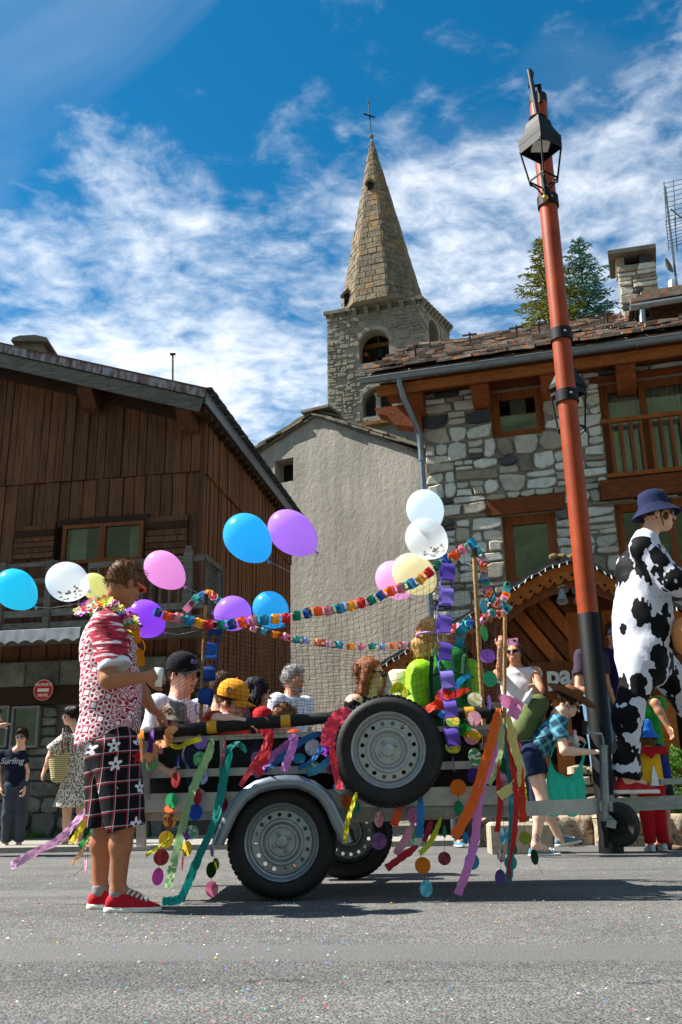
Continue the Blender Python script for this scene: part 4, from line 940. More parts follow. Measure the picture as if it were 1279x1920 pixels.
# ------------------------------------------------------------------ carved timber porch
def porch():
    q = at(1068, 1100, 12.1); a = rad(14); d = V(math.cos(a), -math.sin(a), 0); n = V(-math.sin(a), -math.cos(a), 0); W = Wall(V(q.x, q.y, 0), d, n)
    t = thing('wooden_porch', 'orange timber porch gable with scalloped bargeboard above the shop front', 'porch', tuple(W.o))
    wd = wood('porch_orange', '7c3a0c', 'b9651b', .25, axis=2, rv=.2, spec=.4); wx = wood('porch_orange_x', '83400f', 'c07022', .25, axis=0, rv=.15, spec=.4); br = wood('porch_brown', '4a240e', '7d451d', .35, axis=2, rv=.25)
    top = [(700, 1262), (770, 1218), (880, 1158), (962, 1106), (1020, 1070), (1067, 1054), (1115, 1066), (1160, 1088), (1225, 1118), (1300, 1158)]
    P = [W.uz(x, y) for x, y in top]
    def along(k, m=60):
        o = []; L = [0]
        for p, q_ in zip(P, P[1:]): L.append(L[-1]+math.hypot(q_[0]-p[0], q_[1]-p[1]))
        for i in range(m+1):
            s = L[-1]*i/m; j = max(0, min(len(P)-2, next((x for x in range(len(P)-1) if L[x+1] >= s), len(P)-2))); f = (s-L[j])/(L[j+1]-L[j]); o.append((P[j][0]*(1-f)+P[j+1][0]*f, P[j][1]*(1-f)+P[j+1][1]*f))
        return o
    c = along(0, 96)
    def barge(mb, drop, amp, o0, o1, per=3):
        for i, (p, q_) in enumerate(zip(c, c[1:])):
            s0 = amp*abs(math.sin(math.pi*i/per)); s1 = amp*abs(math.sin(math.pi*(i+1)/per))
            mb.prism([W.pt(p[0], p[1]-.02, o0), W.pt(q_[0], q_[1]-.02, o0), W.pt(q_[0], q_[1]-drop-s1, o0), W.pt(p[0], p[1]-drop-s0, o0)], n*(o1-o0))
    bb = part('bargeboard', wx, t, lambda mb: barge(mb, .2, .065, .0, .03))
    part('back_board', br, t, lambda mb: barge(mb, .34, .03, -.05, -.02, 12))
    for i in range(2, 95, 3):
        p = c[i]; part('cut_hole', M('room_dark', '1c1a18'), bb, lambda mb: mb.disc(W.pt(p[0], p[1]-.175, .031), n, .022, .022, 10, .002))
    slate = stonemat('slate', [(.3, '23262a'), (.7, '4b4f52')], 4.)
    roof = part('roof', slate, t, lambda mb: [mb.prism([W.pt(p[0], p[1], .12), W.pt(q_[0], q_[1], .12), W.pt(q_[0], q_[1]+.05, .12), W.pt(p[0], p[1]+.05, .12)], n*-1.6) for p, q_ in zip(c[::3], c[3::3])])
    rs = random.Random(3)
    part('ridge_moss', stonemat('moss_stone', [(.3, '5c4a2e'), (.7, '8f7a55')], 9.), roof, lambda mb: [mb.ball(W.pt(P[5][0]+rs.uniform(-.2, .12), P[5][1]+.07, rs.uniform(-.1, .1)), (.07, .07, .05), 8, 6) for _ in range(7)])
    # string of small lamps along the edge
    lt = thing('string_lights', 'string of small clear bulbs along the porch edge', 'string lights', tuple(W.pt(P[5][0], P[5][1], .16)))
    pts = [W.pt(p[0], p[1]+.01-.03*abs(math.sin(i*.5)), .15) for i, p in enumerate(c)]
    part('wire', M('lamp_wire', '30302c', .6), lt, lambda mb: mb.tube(pts, .006, 4))
    bm = M('clear_bulb', 'd8dcd6', .25, spec=.6)
    for i in range(1, 96, 2):
        p = pts[i]; part('bulb', bm, lt, lambda mb: mb.bar(p, p+V(rs.uniform(-.03, .03), -.01, -.05), .012, .012))
    # boarded front below the gable
    zb = W.uz(1030, 1300, -.35)[1]
    part('tympanum', br, t, lambda mb: mb.prism([W.pt(p[0], p[1]-.03, -.45) for p in c[::8]]+[W.pt(c[-1][0], zb, -.45), W.pt(c[0][0], zb, -.45)], n*-.05))
    tb = part('front_boards', br, t, lambda mb: W.slab(mb, P[0][0], P[-1][0], zb-.02, zb+.02, -.44, -.36))
    for i in range(17):     # slanting boards
        x = 640+i*34; p0 = W.uz(x, 1120, -.4); p1 = W.uz(x+150, 1300, -.4); dd = V(p1[0]-p0[0], p1[1]-p0[1], 0).normalized(); w = .155
        # clip to the gable line
        def ztop(u):
            for a_, b_ in zip(c, c[1:]):
                if a_[0] <= u <= b_[0]: return a_[1]+(b_[1]-a_[1])*(u-a_[0])/(b_[0]-a_[0])-.05
            return -9
        s = 0
        while s < 3. and p0[1]+dd.y*s > ztop(p0[0]+dd.x*s): s += .02
        if s >= 2.95 or p0[0]+dd.x*s > W.uz(1070, 1200, -.4)[0]: continue
        a_ = (p0[0]+dd.x*s, p0[1]+dd.y*s); e_ = min((a_[1]-zb)/-dd.y, 3.)
        b_ = (a_[0]+dd.x*e_, a_[1]+dd.y*e_); nx = (-dd.y*w/2, dd.x*w/2)
        part('board', wd if i % 2 else br, tb, lambda mb: mb.prism([W.pt(a_[0]+nx[0], a_[1]+nx[1], -.42), W.pt(b_[0]+nx[0], b_[1]+nx[1], -.42), W.pt(b_[0]-nx[0], b_[1]-nx[1], -.42), W.pt(a_[0]-nx[0], a_[1]-nx[1], -.42)], n*(.05 if i % 2 else .03)))
    u0 = W.uz(1065, 1200, -.4)[0]; ztp = W.uz(1085, 1148, -.4)[1]
    for i in range(9):
        part('board', wd if i % 2 == 0 else br, tb, lambda mb: W.slab(mb, u0+i*.235, u0+.225+i*.235, zb, ztp-(.05 if i % 2 else 0), -.43, -.38+.012*(i % 2)))
    # sign board and letters
    s0 = W.uz(985, 1250, -.3); s1 = W.uz(1180, 1300, -.3)
    part('sign_board', br, t, lambda mb: W.slab(mb, P[0][0]+.3, P[-1][0], s1[1]-.04, s0[1]+.05, -.36, -.31))
    q = W.px(1026, 1283, -.29); hgt = (W.uz(1026, 1255, -.29)[1]-W.uz(1026, 1283, -.29)[1])
    text('lettering', 'par', hgt*1.75, q, d, V(0, 0, 1), M('sign_letters', 'c9cbc2', .5), t, bold=.012, ext=.02, align='LEFT')
    # lower front: posts and boards, dark sheet painted as the unlit interior
    part('shop_dark_sheet', M('shop_dark', '1a120c', .9), t, lambda mb: W.slab(mb, P[0][0]+.4, P[-1][0], -.02, s1[1]-.05, -1.3, -1.2))
    for px in (1010, 1058, 1165, 1255):
        u = W.uz(px, 1380, -.35)[0]; part('post', wx, t, lambda mb: W.slab(mb, u-.11, u+.11, 0, s1[1]-.04, -.5, -.3))
    u = W.uz(1062, 1400, -.5)[0]
    for i in range(14): part('board', wd, tb, lambda mb: W.slab(mb, u-1.0+i*.2, u-1.0+i*.2+.19, .02, .95+.0*i, -.75, -.7+.01*(i % 2)))
    # two spotlights
    sg = M('spot_grey', '8d9494', .45, .3)
    for px, lab in ((1054, 'grey spotlight on the left of the pair under the porch gable'), (1086, 'grey spotlight on the right of the pair under the porch gable')):
        b = W.px(px, 1106, -.1); s = thing('spotlight', lab, 'spotlight', tuple(b), 'spotlights under the porch gable')
        part('shade', sg, s, lambda mb: mb.lathe(b, [(.015, .06), (.09, .05), (.105, .0), (.1, -.01), (.02, .02)], V(-.1, .4, .9), 18), True)
        part('body', sg, s, lambda mb: mb.lathe(b+V(-.01, -.03, .0), [(.03, .03), (.055, -.03), (.05, -.1), (.078, -.2), (.07, -.2), (.03, -.1)], V(.12, .35, .93), 16), True)
    part('spot_beam', br, t, lambda mb: W.slab(mb, W.uz(1045, 1125, -.2)[0], W.uz(1115, 1125, -.2)[0], W.uz(1080, 1130, -.2)[1], W.uz(1080, 1118, -.2)[1], -.4, -.15))
porch()

# ================================================================== street lamp
def lamp_post():
    b = gnd(1147, 1600); t = thing('street_lamp', 'tall red street lamp with black foot and two black lanterns', 'street lamp', tuple(b))
    k = NT('red_paint'); v = k.coord(); f = k.noise(v, 2.5, 6, .7); g = k.noise(k.coord(scale=(1, 1, .25)), 40, 4, .6)
    c = k.ramp(f, [(.3, srgb('7a2c0a')), (.7, srgb('a6430e'))]); c = k.mix(k.mr(k.noise(v, 16, 6, .75), .68, .74), c, srgb('4d1e12'))
    k.bs(Base_Color=c, Roughness=.5, Specular_IOR_Level=.3).bump(g, .1, .003); red = k.m
    blk = M('black_paint', '0c0e10', .6, .0, var=.3, nscale=20, bump=.1, spec=.25)
    k = NT('chipped_black'); v = k.coord(); c = k.mix(k.mr(k.voro(v, 22.), .05, .02), srgb('0b0d0f'), srgb('8a8d8a')); k.bs(Base_Color=c, Roughness=.6, Specular_IOR_Level=.2); chip = k.m
    R = .107
    def Z(py): # height on the axis seen at this row
        lo, hi = 0., 12.
        for _ in range(40):
            m = (lo+hi)/2; p = np.array([b.x, b.y, m])-_C; y = 960-FOC*(p@_U)/(p@_F)
            if y > py: lo = m
            else: hi = m
        return lo
    zk = Z(1152); zt = Z(186)
    part('shaft', red, t, lambda mb: mb.lathe(b, [(R, zk-.02), (R, zt), (.0, zt+.0)], n=28), True)
    part('foot', chip, t, lambda mb: mb.lathe(b, [(R*1.12, .0), (R*1.12, .1), (R*1.03, .13), (R*1.03, zk), (R*.98, zk+.01)], n=28), True)
    part('top_cap', blk, t, lambda mb: mb.lathe(b, [(R*1.06, zt-.08), (R*1.06, zt+.03), (.0, zt+.05)], n=28), True)
    for py in (380, 630, 745):
        z = Z(py); bd = part('band', blk, t, lambda mb: mb.lathe(b, [(R, z-.07), (R*1.2, z-.07), (R*1.2, z+.07), (R, z+.07)], n=28), True)
        part('bolt', M('steel', '9aa0a4', .4, .8), bd, lambda mb: mb.ball(b+V(.02, -R*1.2, z), .016, 8, 6))
    def lantern(c, nm, K=1.):     # c: centre of the lamp house, just under the roof
        fr = part(nm, blk, t, lambda mb: [mb.lathe(c, [(r_*K*.92, h*K) for r_, h in [(.265, -.16), (.27, .02), (.255, .03), (.17, .17), (.155, .25), (.0, .27)]], n=4, hint=(.2, 1, 0)), mb.lathe(c+V(0, 0, .27), [(.1, 0), (.11, .02), (.05, .06), (.03, .1), (0, .11)], n=14)])
        x, y, z = frame_from((0, 0, 1), (.2, 1, 0)); s = .24*K
        for i in range(4):
            a = math.pi/2*i; u = x*math.cos(a)+y*math.sin(a)
            part('cage_bar', blk, fr, lambda mb: mb.tube([c+u*s*.98+V(0, 0, -.14), c+u*.15+V(0, 0, -.62)], .012, 5))
            a2 = a+math.pi/2; u2 = x*math.cos(a2)+y*math.sin(a2)
            part('cage_ring', blk, fr, lambda mb: mb.bar(c+u*.165+V(0, 0, -.56), c+u2*.165+V(0, 0, -.56), .016, .016))
            part('scroll', blk, fr, lambda mb: mb.tube([c+u*.15+V(0, 0, -.6)]+[c+u*(.15-.13*q)+V(0, 0, -.62-.16*q**2) for q in (.2, .4, .6, .8, 1)], .011, 5))
        part('lamp_plate', M('lamp_diffuser', 'cfd0c8', .5), fr, lambda mb: mb.box(c+V(0, -.02, -.1), V(.1, 0, 0), V(0, .09, -.01), V(0, 0, .01)))
        part('lamp_tray', M('tray_dark', '22262a', .6), fr, lambda mb: mb.lathe(c, [(.25, -.05), (.0, -.05)], n=4, hint=(.2, 1, 0)))
        part('knob', M('brass', 'b59a4c', .35, .8), fr, lambda mb: mb.ball(c+V(0, 0, -.8), .035, 10, 8), True)
        return fr
    c1 = at(1012, 262, b.y-.55); lantern(c1, 'lantern')
    zb = Z(380)
    part('lower_arm', blk, t, lambda mb: mb.tube([b+V(0, -R, zb), V(c1.x, c1.y+.03, zb), V(c1.x, c1.y, zb-.02), V(c1.x, c1.y, c1.z-.8)], .026, 8)); part('arm_tail', blk, t, lambda mb: mb.tube([V(c1.x, c1.y, zb-.03), V(c1.x+.01, c1.y, zb-.2)], .03, 8))
    tp = at(997, 137, b.y-.3)
    part('hook_arm', blk, t, lambda mb: mb.tube([V(b.x, b.y-R, zt-.15), V(b.x, b.y-R-.02, zt+.1), V(tp.x, b.y-.16, tp.z-.08), tp, V(c1.x-.02, b.y-.45, tp.z-.1), V(c1.x, c1.y, c1.z+.36)], .03, 10), True)
    c2 = at(1064, 722, b.y+.55); lantern(c2, 'lantern', .85)
    z2 = Z(745); part('lower_arm', blk, t, lambda mb: mb.tube([b+V(0, R, z2), V(c2.x, c2.y-.03, z2), V(c2.x, c2.y, z2+.03), V(c2.x, c2.y, max(c2.z-.8, z2+.1))], .026, 8))
    part('hook_arm', blk, t, lambda mb: mb.tube([V(b.x, b.y+R, Z(630)), V(b.x, b.y+.3, Z(630)+.15), V(c2.x, c2.y, c2.z+.36)], .03, 10), True)
lamp_post()

# ================================================================== spruces behind the roof
def spruce(px, py, Y, label, c0, c1, seed, hgt=13.):
    top = at(px, py, Y); b = V(top.x, top.y, top.z-hgt); b.z = 0; H = top.z
    rs = random.Random(seed); t = thing('spruce_tree', label, 'tree', tuple(b), 'spruces behind the stone roof')
    part('trunk', M('bark', '4a3a2c', .95, var=.3, bump=.5), t, lambda mb: mb.tube([b, b+V(.05, 0, H*.5), b+V(0, 0, H*.85), b+V(0, 0, H-.3)], [.22, .14, .06, .025], 8))
    k = NT('needles_'+str(seed)); r = k.noise(k.wpos(), 3.5, 5, .7); r2 = k.noise(k.wpos(), 30, 2, .5)
    cc = k.ramp(k.math('ADD', k.math('MULTIPLY', r, .6), k.math('MULTIPLY', r2, .4)), [(.35, srgb(c0)), (.62, srgb(c1))]); k.bs(Base_Color=cc, Roughness=.7, Specular_IOR_Level=.2)
    tr = k.n('ShaderNodeBsdfTranslucent'); k.set(tr.inputs[0], cc); mx = k.n('ShaderNodeMixShader'); mx.inputs[0].default_value = .3; k.L.new(k.b.outputs[0], mx.inputs[1]); k.L.new(tr.outputs[0], mx.inputs[2]); k.L.new(mx.outputs[0], k.out.inputs[0])
    mb = MB(); wood_ = MB()
    def spray(p, dirv, L, w):
        x, y, z = frame_from(dirv, (rs.random()-.5, rs.random()-.5, 1))
        for ax in (x, y): mb.add([p-ax*w*.6, p+dirv*L*.5-ax*w, p+dirv*L, p+dirv*L*.5+ax*w, p+ax*w*.6], [(0, 1, 2, 3, 4)])
    z = .0
    while z < 6.3:
        L = .16+.42*z+rs.uniform(-.1, .14)*min(1, z); nb = 5 if z < .6 else 6
        if z > 3.8: nb = 6
        a0 = rs.random()*6.28
        for i in range(nb):
            a = a0+6.283*i/nb+rs.uniform(-.25, .25); l = L*rs.uniform(.62, 1.12); o = top+V(0, 0, -z+rs.uniform(-.06, .06)); up = .65-.2*z if z < 2.2 else .15
            hd = V(math.cos(a), math.sin(a), 0); pts = [o+hd*l*s+V(0, 0, l*(up*s-.42*s*s+ .18*s**3*(1.4 if z > 1 else 1))) for s in (0, .25, .5, .75, 1)]
            wood_.tube(pts, [.02+.004*z, .017, .013, .01, .006], 4, cap=False)
            m = max(4, int(l*9)); side = V(-hd.y, hd.x, 0)
            for j in range(m):
                s = .12+.88*(j+rs.random())/m; q = s*4; i0 = min(3, int(q)); p = pts[i0].lerp(pts[i0+1], q-i0); tl = (1-s*.75)*min(.42, l*.45)+.08
                for sg in (-1, 1):
                    dv = (hd*.75+side*sg*rs.uniform(.5, 1.)+V(0, 0, rs.uniform(-.35, .2))).normalized(); n3 = max(1, int(tl/.1))
                    for e in range(n3): spray(p+dv*tl*e/n3, (dv+V(rs.uniform(-.3, .3), rs.uniform(-.3, .3), rs.uniform(-.35, .25))).normalized(), rs.uniform(.1, .17), rs.uniform(.013, .022))
                if rs.random() < .7: spray(p, (hd+V(0, 0, rs.uniform(-.2, .6))).normalized(), .13, .02)
        z += .14 if z < 1 else .2
    for i in range(8): spray(top+V(0, 0, -.35+.05*i), (V(rs.uniform(-.6, .6), rs.uniform(-.6, .6), 1)).normalized(), .14, .02)
    cr = mb.build('crown', k.m, t); wood_.build('branches', M('bark', '4a3a2c'), t)
spruce(1018, 452, 21.5, 'yellow green spruce behind the stone roof, left of the red lamp', '484e1c', '93953f', 5)
spruce(1084, 455, 22.5, 'blue green spruce behind the stone roof, right of the red lamp', '2c5248', '6c9a88', 9)

# ================================================================== kerb stones, rocks and plants at the far roadside
def kerb():
    sm = stonemat('lichened_kerb', [(.25, '7d7260'), (.5, 'a89a84'), (.75, 'cbbfa8')], 4., .03, ('6f431a', .5), rv=.1)
    rs = random.Random(2)
    for i, (x0, x1, y0, lab) in enumerate(((900, 1128, 1534, 'long pale kerb stone with brown lichen behind the walking legs'), (1131, 1300, 1530, 'lichened kerb stone behind the red trousered child'))):
        a = gnd(x0, 1588); c = gnd(x1, 1588-(x1-x0)*.016); Y = a.y; zt = at(x0, y0, Y+.1).z
        t = thing('kerb_stone', lab, 'kerb stone', tuple(a), 'kerb stones along the forecourt')
        dx = (c-a); n = 26; nz = 7
        def fn(u, v):
            s = v*3; p = a+dx*u
            wob = .03*math.sin(u*17+v*5)+.02*math.sin(u*41)
            if v < .45: q = p+V(0, -.02+wob, zt*v/.45)
            elif v < .6: q = p+V(0, (v-.45)*.4+wob, zt+.015)
            else: q = p+V(0, .06+(v-.6)*1.2, zt+.01)
            e = min(u, 1-u)
            if e < .06: q.z *= .55+.45*e/.06 if i == 0 and u < .5 else .9+.1*e/.06; q.y += (.06-e)*1.5
            return q
        part('block', sm, t, lambda mb: mb.grid(fn, n, 14), smooth=2)
        part('core', sm, t, lambda mb: mb.box(a+dx*.5+V(0, .32, zt/2-.03), dx*.49, V(0, .25, 0), V(0, 0, zt/2)))
    dm = stonemat('dry_stone', [(.25, '77705f'), (.5, '9c9481'), (.75, 'bdb5a1')], 6., .02, rv=.3)
    t = thing('dry_stone_wall', 'small dry stone wall of flat rocks behind the trailer drawbar', 'stone wall', tuple(at(1115, 1530, 11.6)))
    for r in range(5):
        x = 1070+rs.uniform(-8, 4)
        while x < 1300:
            w = rs.uniform(22, 46); p0 = at(x, 1528-r*19, 11.6+.03*r); p1 = at(x+w, 1528-r*19, 11.6+.03*r); h = .1
            if not (r == 4 and rs.random() < .4): part('stone', dm, t, lambda mb: mb.stone([p0+V(.01, 0, 0), p1+V(-.01, 0, rs.uniform(-.01, .01)), p1+V(-.015, 0, h-.012), (p0+p1)/2+V(0, 0, h+rs.uniform(-.02, .01)), p0+V(.015, 0, h-.015)], V(0, -1, 0), rs.uniform(.18, .25), .03))
            x += w
    part('fill', M('soil', '6d6a5e'), t, lambda mb: mb.box(at(1185, 1500, 11.75)+V(0, .1, -.15), V(.72, 0, 0), V(0, .1, 0), V(0, 0, .3)))
kerb()
def shrub(px, py, Y, r, label, c0, c1, seed, n=700, leaf=.03, cat='shrub', sq=(1, .8, .9)):
    c = at(px, py, Y); rs = random.Random(seed); base = V(c.x, c.y, .02); t = thing('shrub', label, cat, tuple(base), 'roadside shrubs')
    k = M('leaf_'+str(seed), c1, .6, var=.45, nscale=25, bump=0, trans=.35)
    mb = MB()
    for i in range(n):
        v = V(rs.gauss(0, 1), rs.gauss(0, 1), rs.gauss(0, 1)).normalized()*rs.uniform(.55, 1)**.5*r; v = V(v.x*sq[0], v.y*sq[1], v.z*sq[2]); p = c+v*(1+.25*math.sin(v.x*40+v.z*31))
        d = (v.normalized()+V(rs.uniform(-.7, .7), rs.uniform(-.7, .7), rs.uniform(-.3, .9))).normalized(); x, y, z = frame_from(d, (rs.random(), rs.random(), .3)); w = leaf*.4
        mb.add([p, p+d*leaf*.5+x*w, p+d*leaf, p+d*leaf*.5-x*w], [(0, 1, 2, 3)])
    mb.build('foliage', k, t)
    part('stems', M('bark', '4a3a2c'), t, lambda mb: [mb.tube([base, c+V(rs.uniform(-.6, .6)*r, rs.uniform(-.5, .5)*r, rs.uniform(0, .6)*r)], [.012, .004], 4) for _ in range(9)])
shrub(992, 1492, 11.4, .16, 'small bright yellow green shrub above the kerb stone', '5a6a10', 'a8b020', 21, 900, .03)
shrub(1275, 1462, 11.5, .34, 'green shrub at the right edge behind the costumed child', '1c3a12', '4f7a2a', 22, 1500, .05)
shrub(1255, 1510, 11.2, .2, 'low dark green shrub behind the child in red trousers', '1c3a12', '456c26', 23, 800, .04)
def grass():
    rs = random.Random(6); mb = MB()
    for i in range(5200):
        u = rs.uniform(-6.0, -.15); o = abs(rs.gauss(0, .22))+.06; p = CH_F.pt(u, .05, o); h = rs.uniform(.05, .17)*(1.2-o); 
        if math.sin(u*3.1)+math.sin(u*7.3+1) < -.9: continue
        d = V(rs.uniform(-.4, .4), rs.uniform(-.4, .4), 1).normalized()*max(.03, h); s = V(rs.uniform(-1, 1), rs.uniform(-1, 1), 0).normalized()*.006
        mb.add([p-s, p+s, p+d], [(0, 1, 2)])
    tag(mb.build('grass', M('grass_blade', '4c6b25', .7, var=.5, nscale=6, bump=0, trans=.3)), 'short grass along the foot of the chalet wall', 'grass', kind='stuff')
grass()
def confetti():
    rs = random.Random(77); mb = MB(); cols = ['d8392e', 'e7b52c', '2e7fc4', '3a9a5a', 'e87aa8', 'e9e7e0', '7a4fb0', '35b5b5', 'f1f0ea']
    for i in range(2300):
        y = rs.uniform(2.2, 9.5) if rs.random() < .75 else rs.uniform(4.2, 5.6); x = rs.uniform(-.42, .42)*y*1.05
        if x > 0 and rs.random() < .45: x = -x
        p = V(x, y, .006+rs.random()*.003); a = rs.random()*3.14; r = rs.uniform(.002, .0044); u = V(math.cos(a), math.sin(a), rs.uniform(-.3, .3))*r; v = V(-math.sin(a), math.cos(a), rs.uniform(-.3, .3))*r*rs.uniform(.5, 1)
        mb.m = rs.randrange(len(cols)); mb.add([p-u-v, p+u-v, p+u+v, p-u+v], [(0, 1, 2, 3)])
    tag(mb.build('confetti', [M('confetti_'+c, c, .7, bump=0, var=.05) for c in cols]), 'tiny coloured paper confetti strewn over the asphalt', 'confetti', kind='stuff')
confetti()

# ================================================================== trailer
ALU = M('aluminium', 'b9bcba', .45, .5, var=.15, nscale=14, bump=.06)
ALD = M('aluminium_dull', '999c9a', .5, .5, var=.2, nscale=20, bump=.08)
ZINC = M('galvanised', '8d959b', .4, .75, var=.22, nscale=26, bump=.06)
YN, YF = 5.68, 6.66
def tyre_mat():
    if 'tyre' in MATS: return MATS['tyre']
    k = NT('tyre'); v = k.coord(); d = k.noise(v, 9, 5, .7); c = k.ramp(d, [(.35, (.008, .008, .009)), (.75, (.022, .022, .022))]); k.bs(Base_Color=c, Roughness=.62, Specular_IOR_Level=.3).bump(k.noise(v, 60, 3, .5), .15, .002); MATS['tyre'] = k.m; return k.m
def wheel(name, c, ax, R, parent, rimmat, rot=0., w=.165, dirt=0):
    s = R/.305; x, y, z = frame_from(ax, (0, 0, 1)); c = Vector(c)      # c: centre of the outer face, ax: outwards
    prof = [(.2, -.035), (.206, -.012), (.222, .0), (.255, .004), (.27, .001), (.288, -.014), (.299, -.034), (.304, -.05), (.304, -.06), (.297, -.062), (.297, -.068), (.305, -.07), (.305, -.095), (.297, -.097), (.297, -.103), (.304, -.105), (.304, -.12), (.299, -.135), (.288, -.152), (.255, -.168), (.22, -.165), (.2, -.15)]
    ty = part(name, tyre_mat(), parent, lambda mb: mb.lathe(c, [(r*s, h*s) for r, h in prof], z, 64, close=False), True)
    # tread blocks on the shoulder
    mb = MB()
    for i in range(56):
        a = 2*math.pi*i/56; u = x*math.cos(a)+y*math.sin(a); tg = y*math.cos(a)-x*math.sin(a)
        for h in (-.03, -.142): mb.box(c+u*.2985*s+z*h*s, u*.006*s, tg*.0125*s, z*.011*s)
    mb.build('tread', tyre_mat(), ty, kind='stuff')
    def rim(mb):
        P = lambda r, a, h: c+(x*math.cos(a)+y*math.sin(a))*r*s+z*h*s
        mb.lathe(c, [(r*s, h*s) for r, h in [(.207, -.02), (.209, -.006), (.204, -.0), (.197, -.006), (.19, -.02), (.186, -.04), (.176, -.046), (.172, -.038), (.166, -.034)]], z, 64)
        n = 16; r1, r2, hr, hc = .127, .166, .0125, .146
        for i in range(n):      # perforated ring
            a0 = 2*math.pi*i/n+rot; da = math.pi/n
            bd = [P(r1, a0-da, -.03), P(r1, a0, -.03), P(r1, a0+da, -.03), P(hc, a0+da, -.032), P(r2, a0+da, -.034), P(r2, a0, -.034), P(r2, a0-da, -.034), P(hc, a0-da, -.032)]
            cc = P(hc, a0, -.032); u = x*math.cos(a0)+y*math.sin(a0); tg = y*math.cos(a0)-x*math.sin(a0)
            an = [(-1, -1), (-1, 0), (-1, 1), (0, 1), (1, 1), (1, 0), (1, -1), (0, -1)]
            ho = [cc+(u*q[0]+tg*q[1]).normalized()*hr*s for q in an]; hb = [p-z*.012*s for p in ho]
            mb.add(bd+ho+hb, [(j, (j+1) % 8, 8+(j+1) % 8, 8+j) for j in range(8)]+[(8+j, 8+(j+1) % 8, 16+(j+1) % 8, 16+j) for j in range(8)])
        mb.lathe(c, [(r*s, h*s) for r, h in [(.127, -.03), (.118, -.022), (.108, -.024), (.1, -.036), (.092, -.046), (.08, -.046), (.074, -.036), (.06, -.034), (.036, -.034), (.034, -.028), (.03, -.025), (.0, -.024)]], z, 48)
        mb.lathe(c, [(r*s, h*s) for r, h in [(.19, -.02), (.19, -.15)]], z, 48)
    rm = part('rim', rimmat, ty, rim, True)
    for i in range(4):
        a = math.pi/2*i+rot+.35; p = c+(x*math.cos(a)+y*math.sin(a))*.05*s-z*.036*s
        part('wheel_bolt', ZINC, rm, lambda mb: mb.lathe(p, [(.012*s, 0), (.012*s, .012*s), (.006*s, .016*s), (0, .017*s)], z, 8))
    return ty
def trailer():
    base = gnd(528, 1690); t = thing('trailer', 'aluminium trailer with spare wheel, drawbar and padded side bar', 'trailer', tuple(base))
    rail = lambda nm, x0, y0, x1, y1, Y, w=.04, h=.04, m=ALU, p=t: part(nm, m, p, lambda mb: mb.bar(at(x0, y0, Y), at(x1, y1, Y), w, h))
    # lower side profiles, near and far
    for Y in (YN, YF):
        k = 1 if Y == YN else 0
        rail('side_beam', 268, 1506, 958, 1490, Y, .05, .105); rail('floor_beam', 268, 1530, 958, 1520, Y+.03*(1 if k else -1), .05, .055, ALD)
        rail('top_rail', 276, 1389, 955, 1362, Y, .035, .03); rail('middle_rail', 276, 1452, 955, 1432, Y, .03, .045)
    bk = M('black_panel', '0e0f10', .7, var=.3, nscale=6)
    for Y in (YN+.03, YF-.03):
        p = [at(278, 1388, Y), at(950, 1364, Y), at(950, 1488, Y), at(278, 1505, Y)]; part('side_panel', bk, t, lambda mb: mb.prism(p, V(0, .012, 0)))
    for x in (274, 418, 655, 940): 
        for Y in (YN-.012, YF+.012): rail('stanchion', x, 1385-(x-274)*.035, x+2, 1500, Y, .035, .035, ALD)
    for x, yy in ((272, 1500), (955, 1488)):
        part('end_beam', ALU, t, lambda mb: mb.bar(at(x, yy, YN), at(x, yy, YN)+V(0, YF-YN, 0), .05, .1))
        part('end_rail', ALU, t, lambda mb: mb.bar(at(x, 1389 if x < 500 else 1362, YN), at(x, 1389 if x < 500 else 1362, YN)+V(0, YF-YN, 0), .035, .03))
        a = at(x, yy-8, YN); b = at(x, 1389 if x < 500 else 1362, YN); part('end_panel', bk, t, lambda mb: mb.prism([a+V(0, .03, 0), b+V(0, .03, 0), b+V(0, YF-YN-.03, 0), a+V(0, YF-YN-.03, 0)], V(.01, 0, 0)))
    f0 = at(275, 1508, YN); f1 = at(950, 1494, YN); part('floor', wood('plywood', '3a2a1c', '5d452e', .3, axis=0), t, lambda mb: mb.prism([f0+V(0, .03, 0), f1+V(0, .03, 0), f1+V(0, YF-YN-.03, 0), f0+V(0, YF-YN-.03, 0)], V(0, 0, .02)))
    q = at(895, 1490, YN-.03); part('data_plate', M('plate_white', 'c9c9c2', .5, var=.2, nscale=150), t, lambda mb: mb.box(at(862, 1494, YN-.03), V(.042, 0, 0), V(0, .001, 0), V(0, 0, .022)))
    # padded bar with yellow tape
    foam = M('black_foam', '17181a', .75, var=.3, nscale=18, bump=.5, bdist=.01); yel = M('yellow_tape', 'd19a1c', .5, bump=.1)
    pts = [(272, 1378), (330, 1370), (400, 1363), (470, 1357), (540, 1352), (600, 1347), (660, 1344), (760, 1341), (880, 1337), (918, 1336)]
    P = [at(x, y, YN-.05) for x, y in pts]
    pad = part('padded_bar', foam, t, lambda mb: mb.tube(P, [.036*(1+.05*math.sin(i*2.1)) for i in range(len(P))], 14), True)
    for x, y, w in ((398, 1363.2, 9), (536, 1352.2, 9), (880, 1337, 9)):
        part('tape', yel, pad, lambda mb: mb.tube([at(x-w, y+.7, YN-.05), at(x+w, y-.7, YN-.05)], .0385, 14), True)
    part('support_prop', ALU, t, lambda mb: [mb.bar(at(265, 1500, YN), at(265, 1588, YN), .05, .05), mb.box(at(265, 1590, YN), V(.05, 0, 0), V(0, .04, 0), V(0, 0, .008))])
    # wheels
    wn = at(528, 1586, 5.5); rimd = M('wheel_silver', '9aa1a6', .38, .7, var=.12, nscale=30, bump=.03)
    R = (at(632, 1586, 5.5)-at(425, 1586, 5.5)).length/2
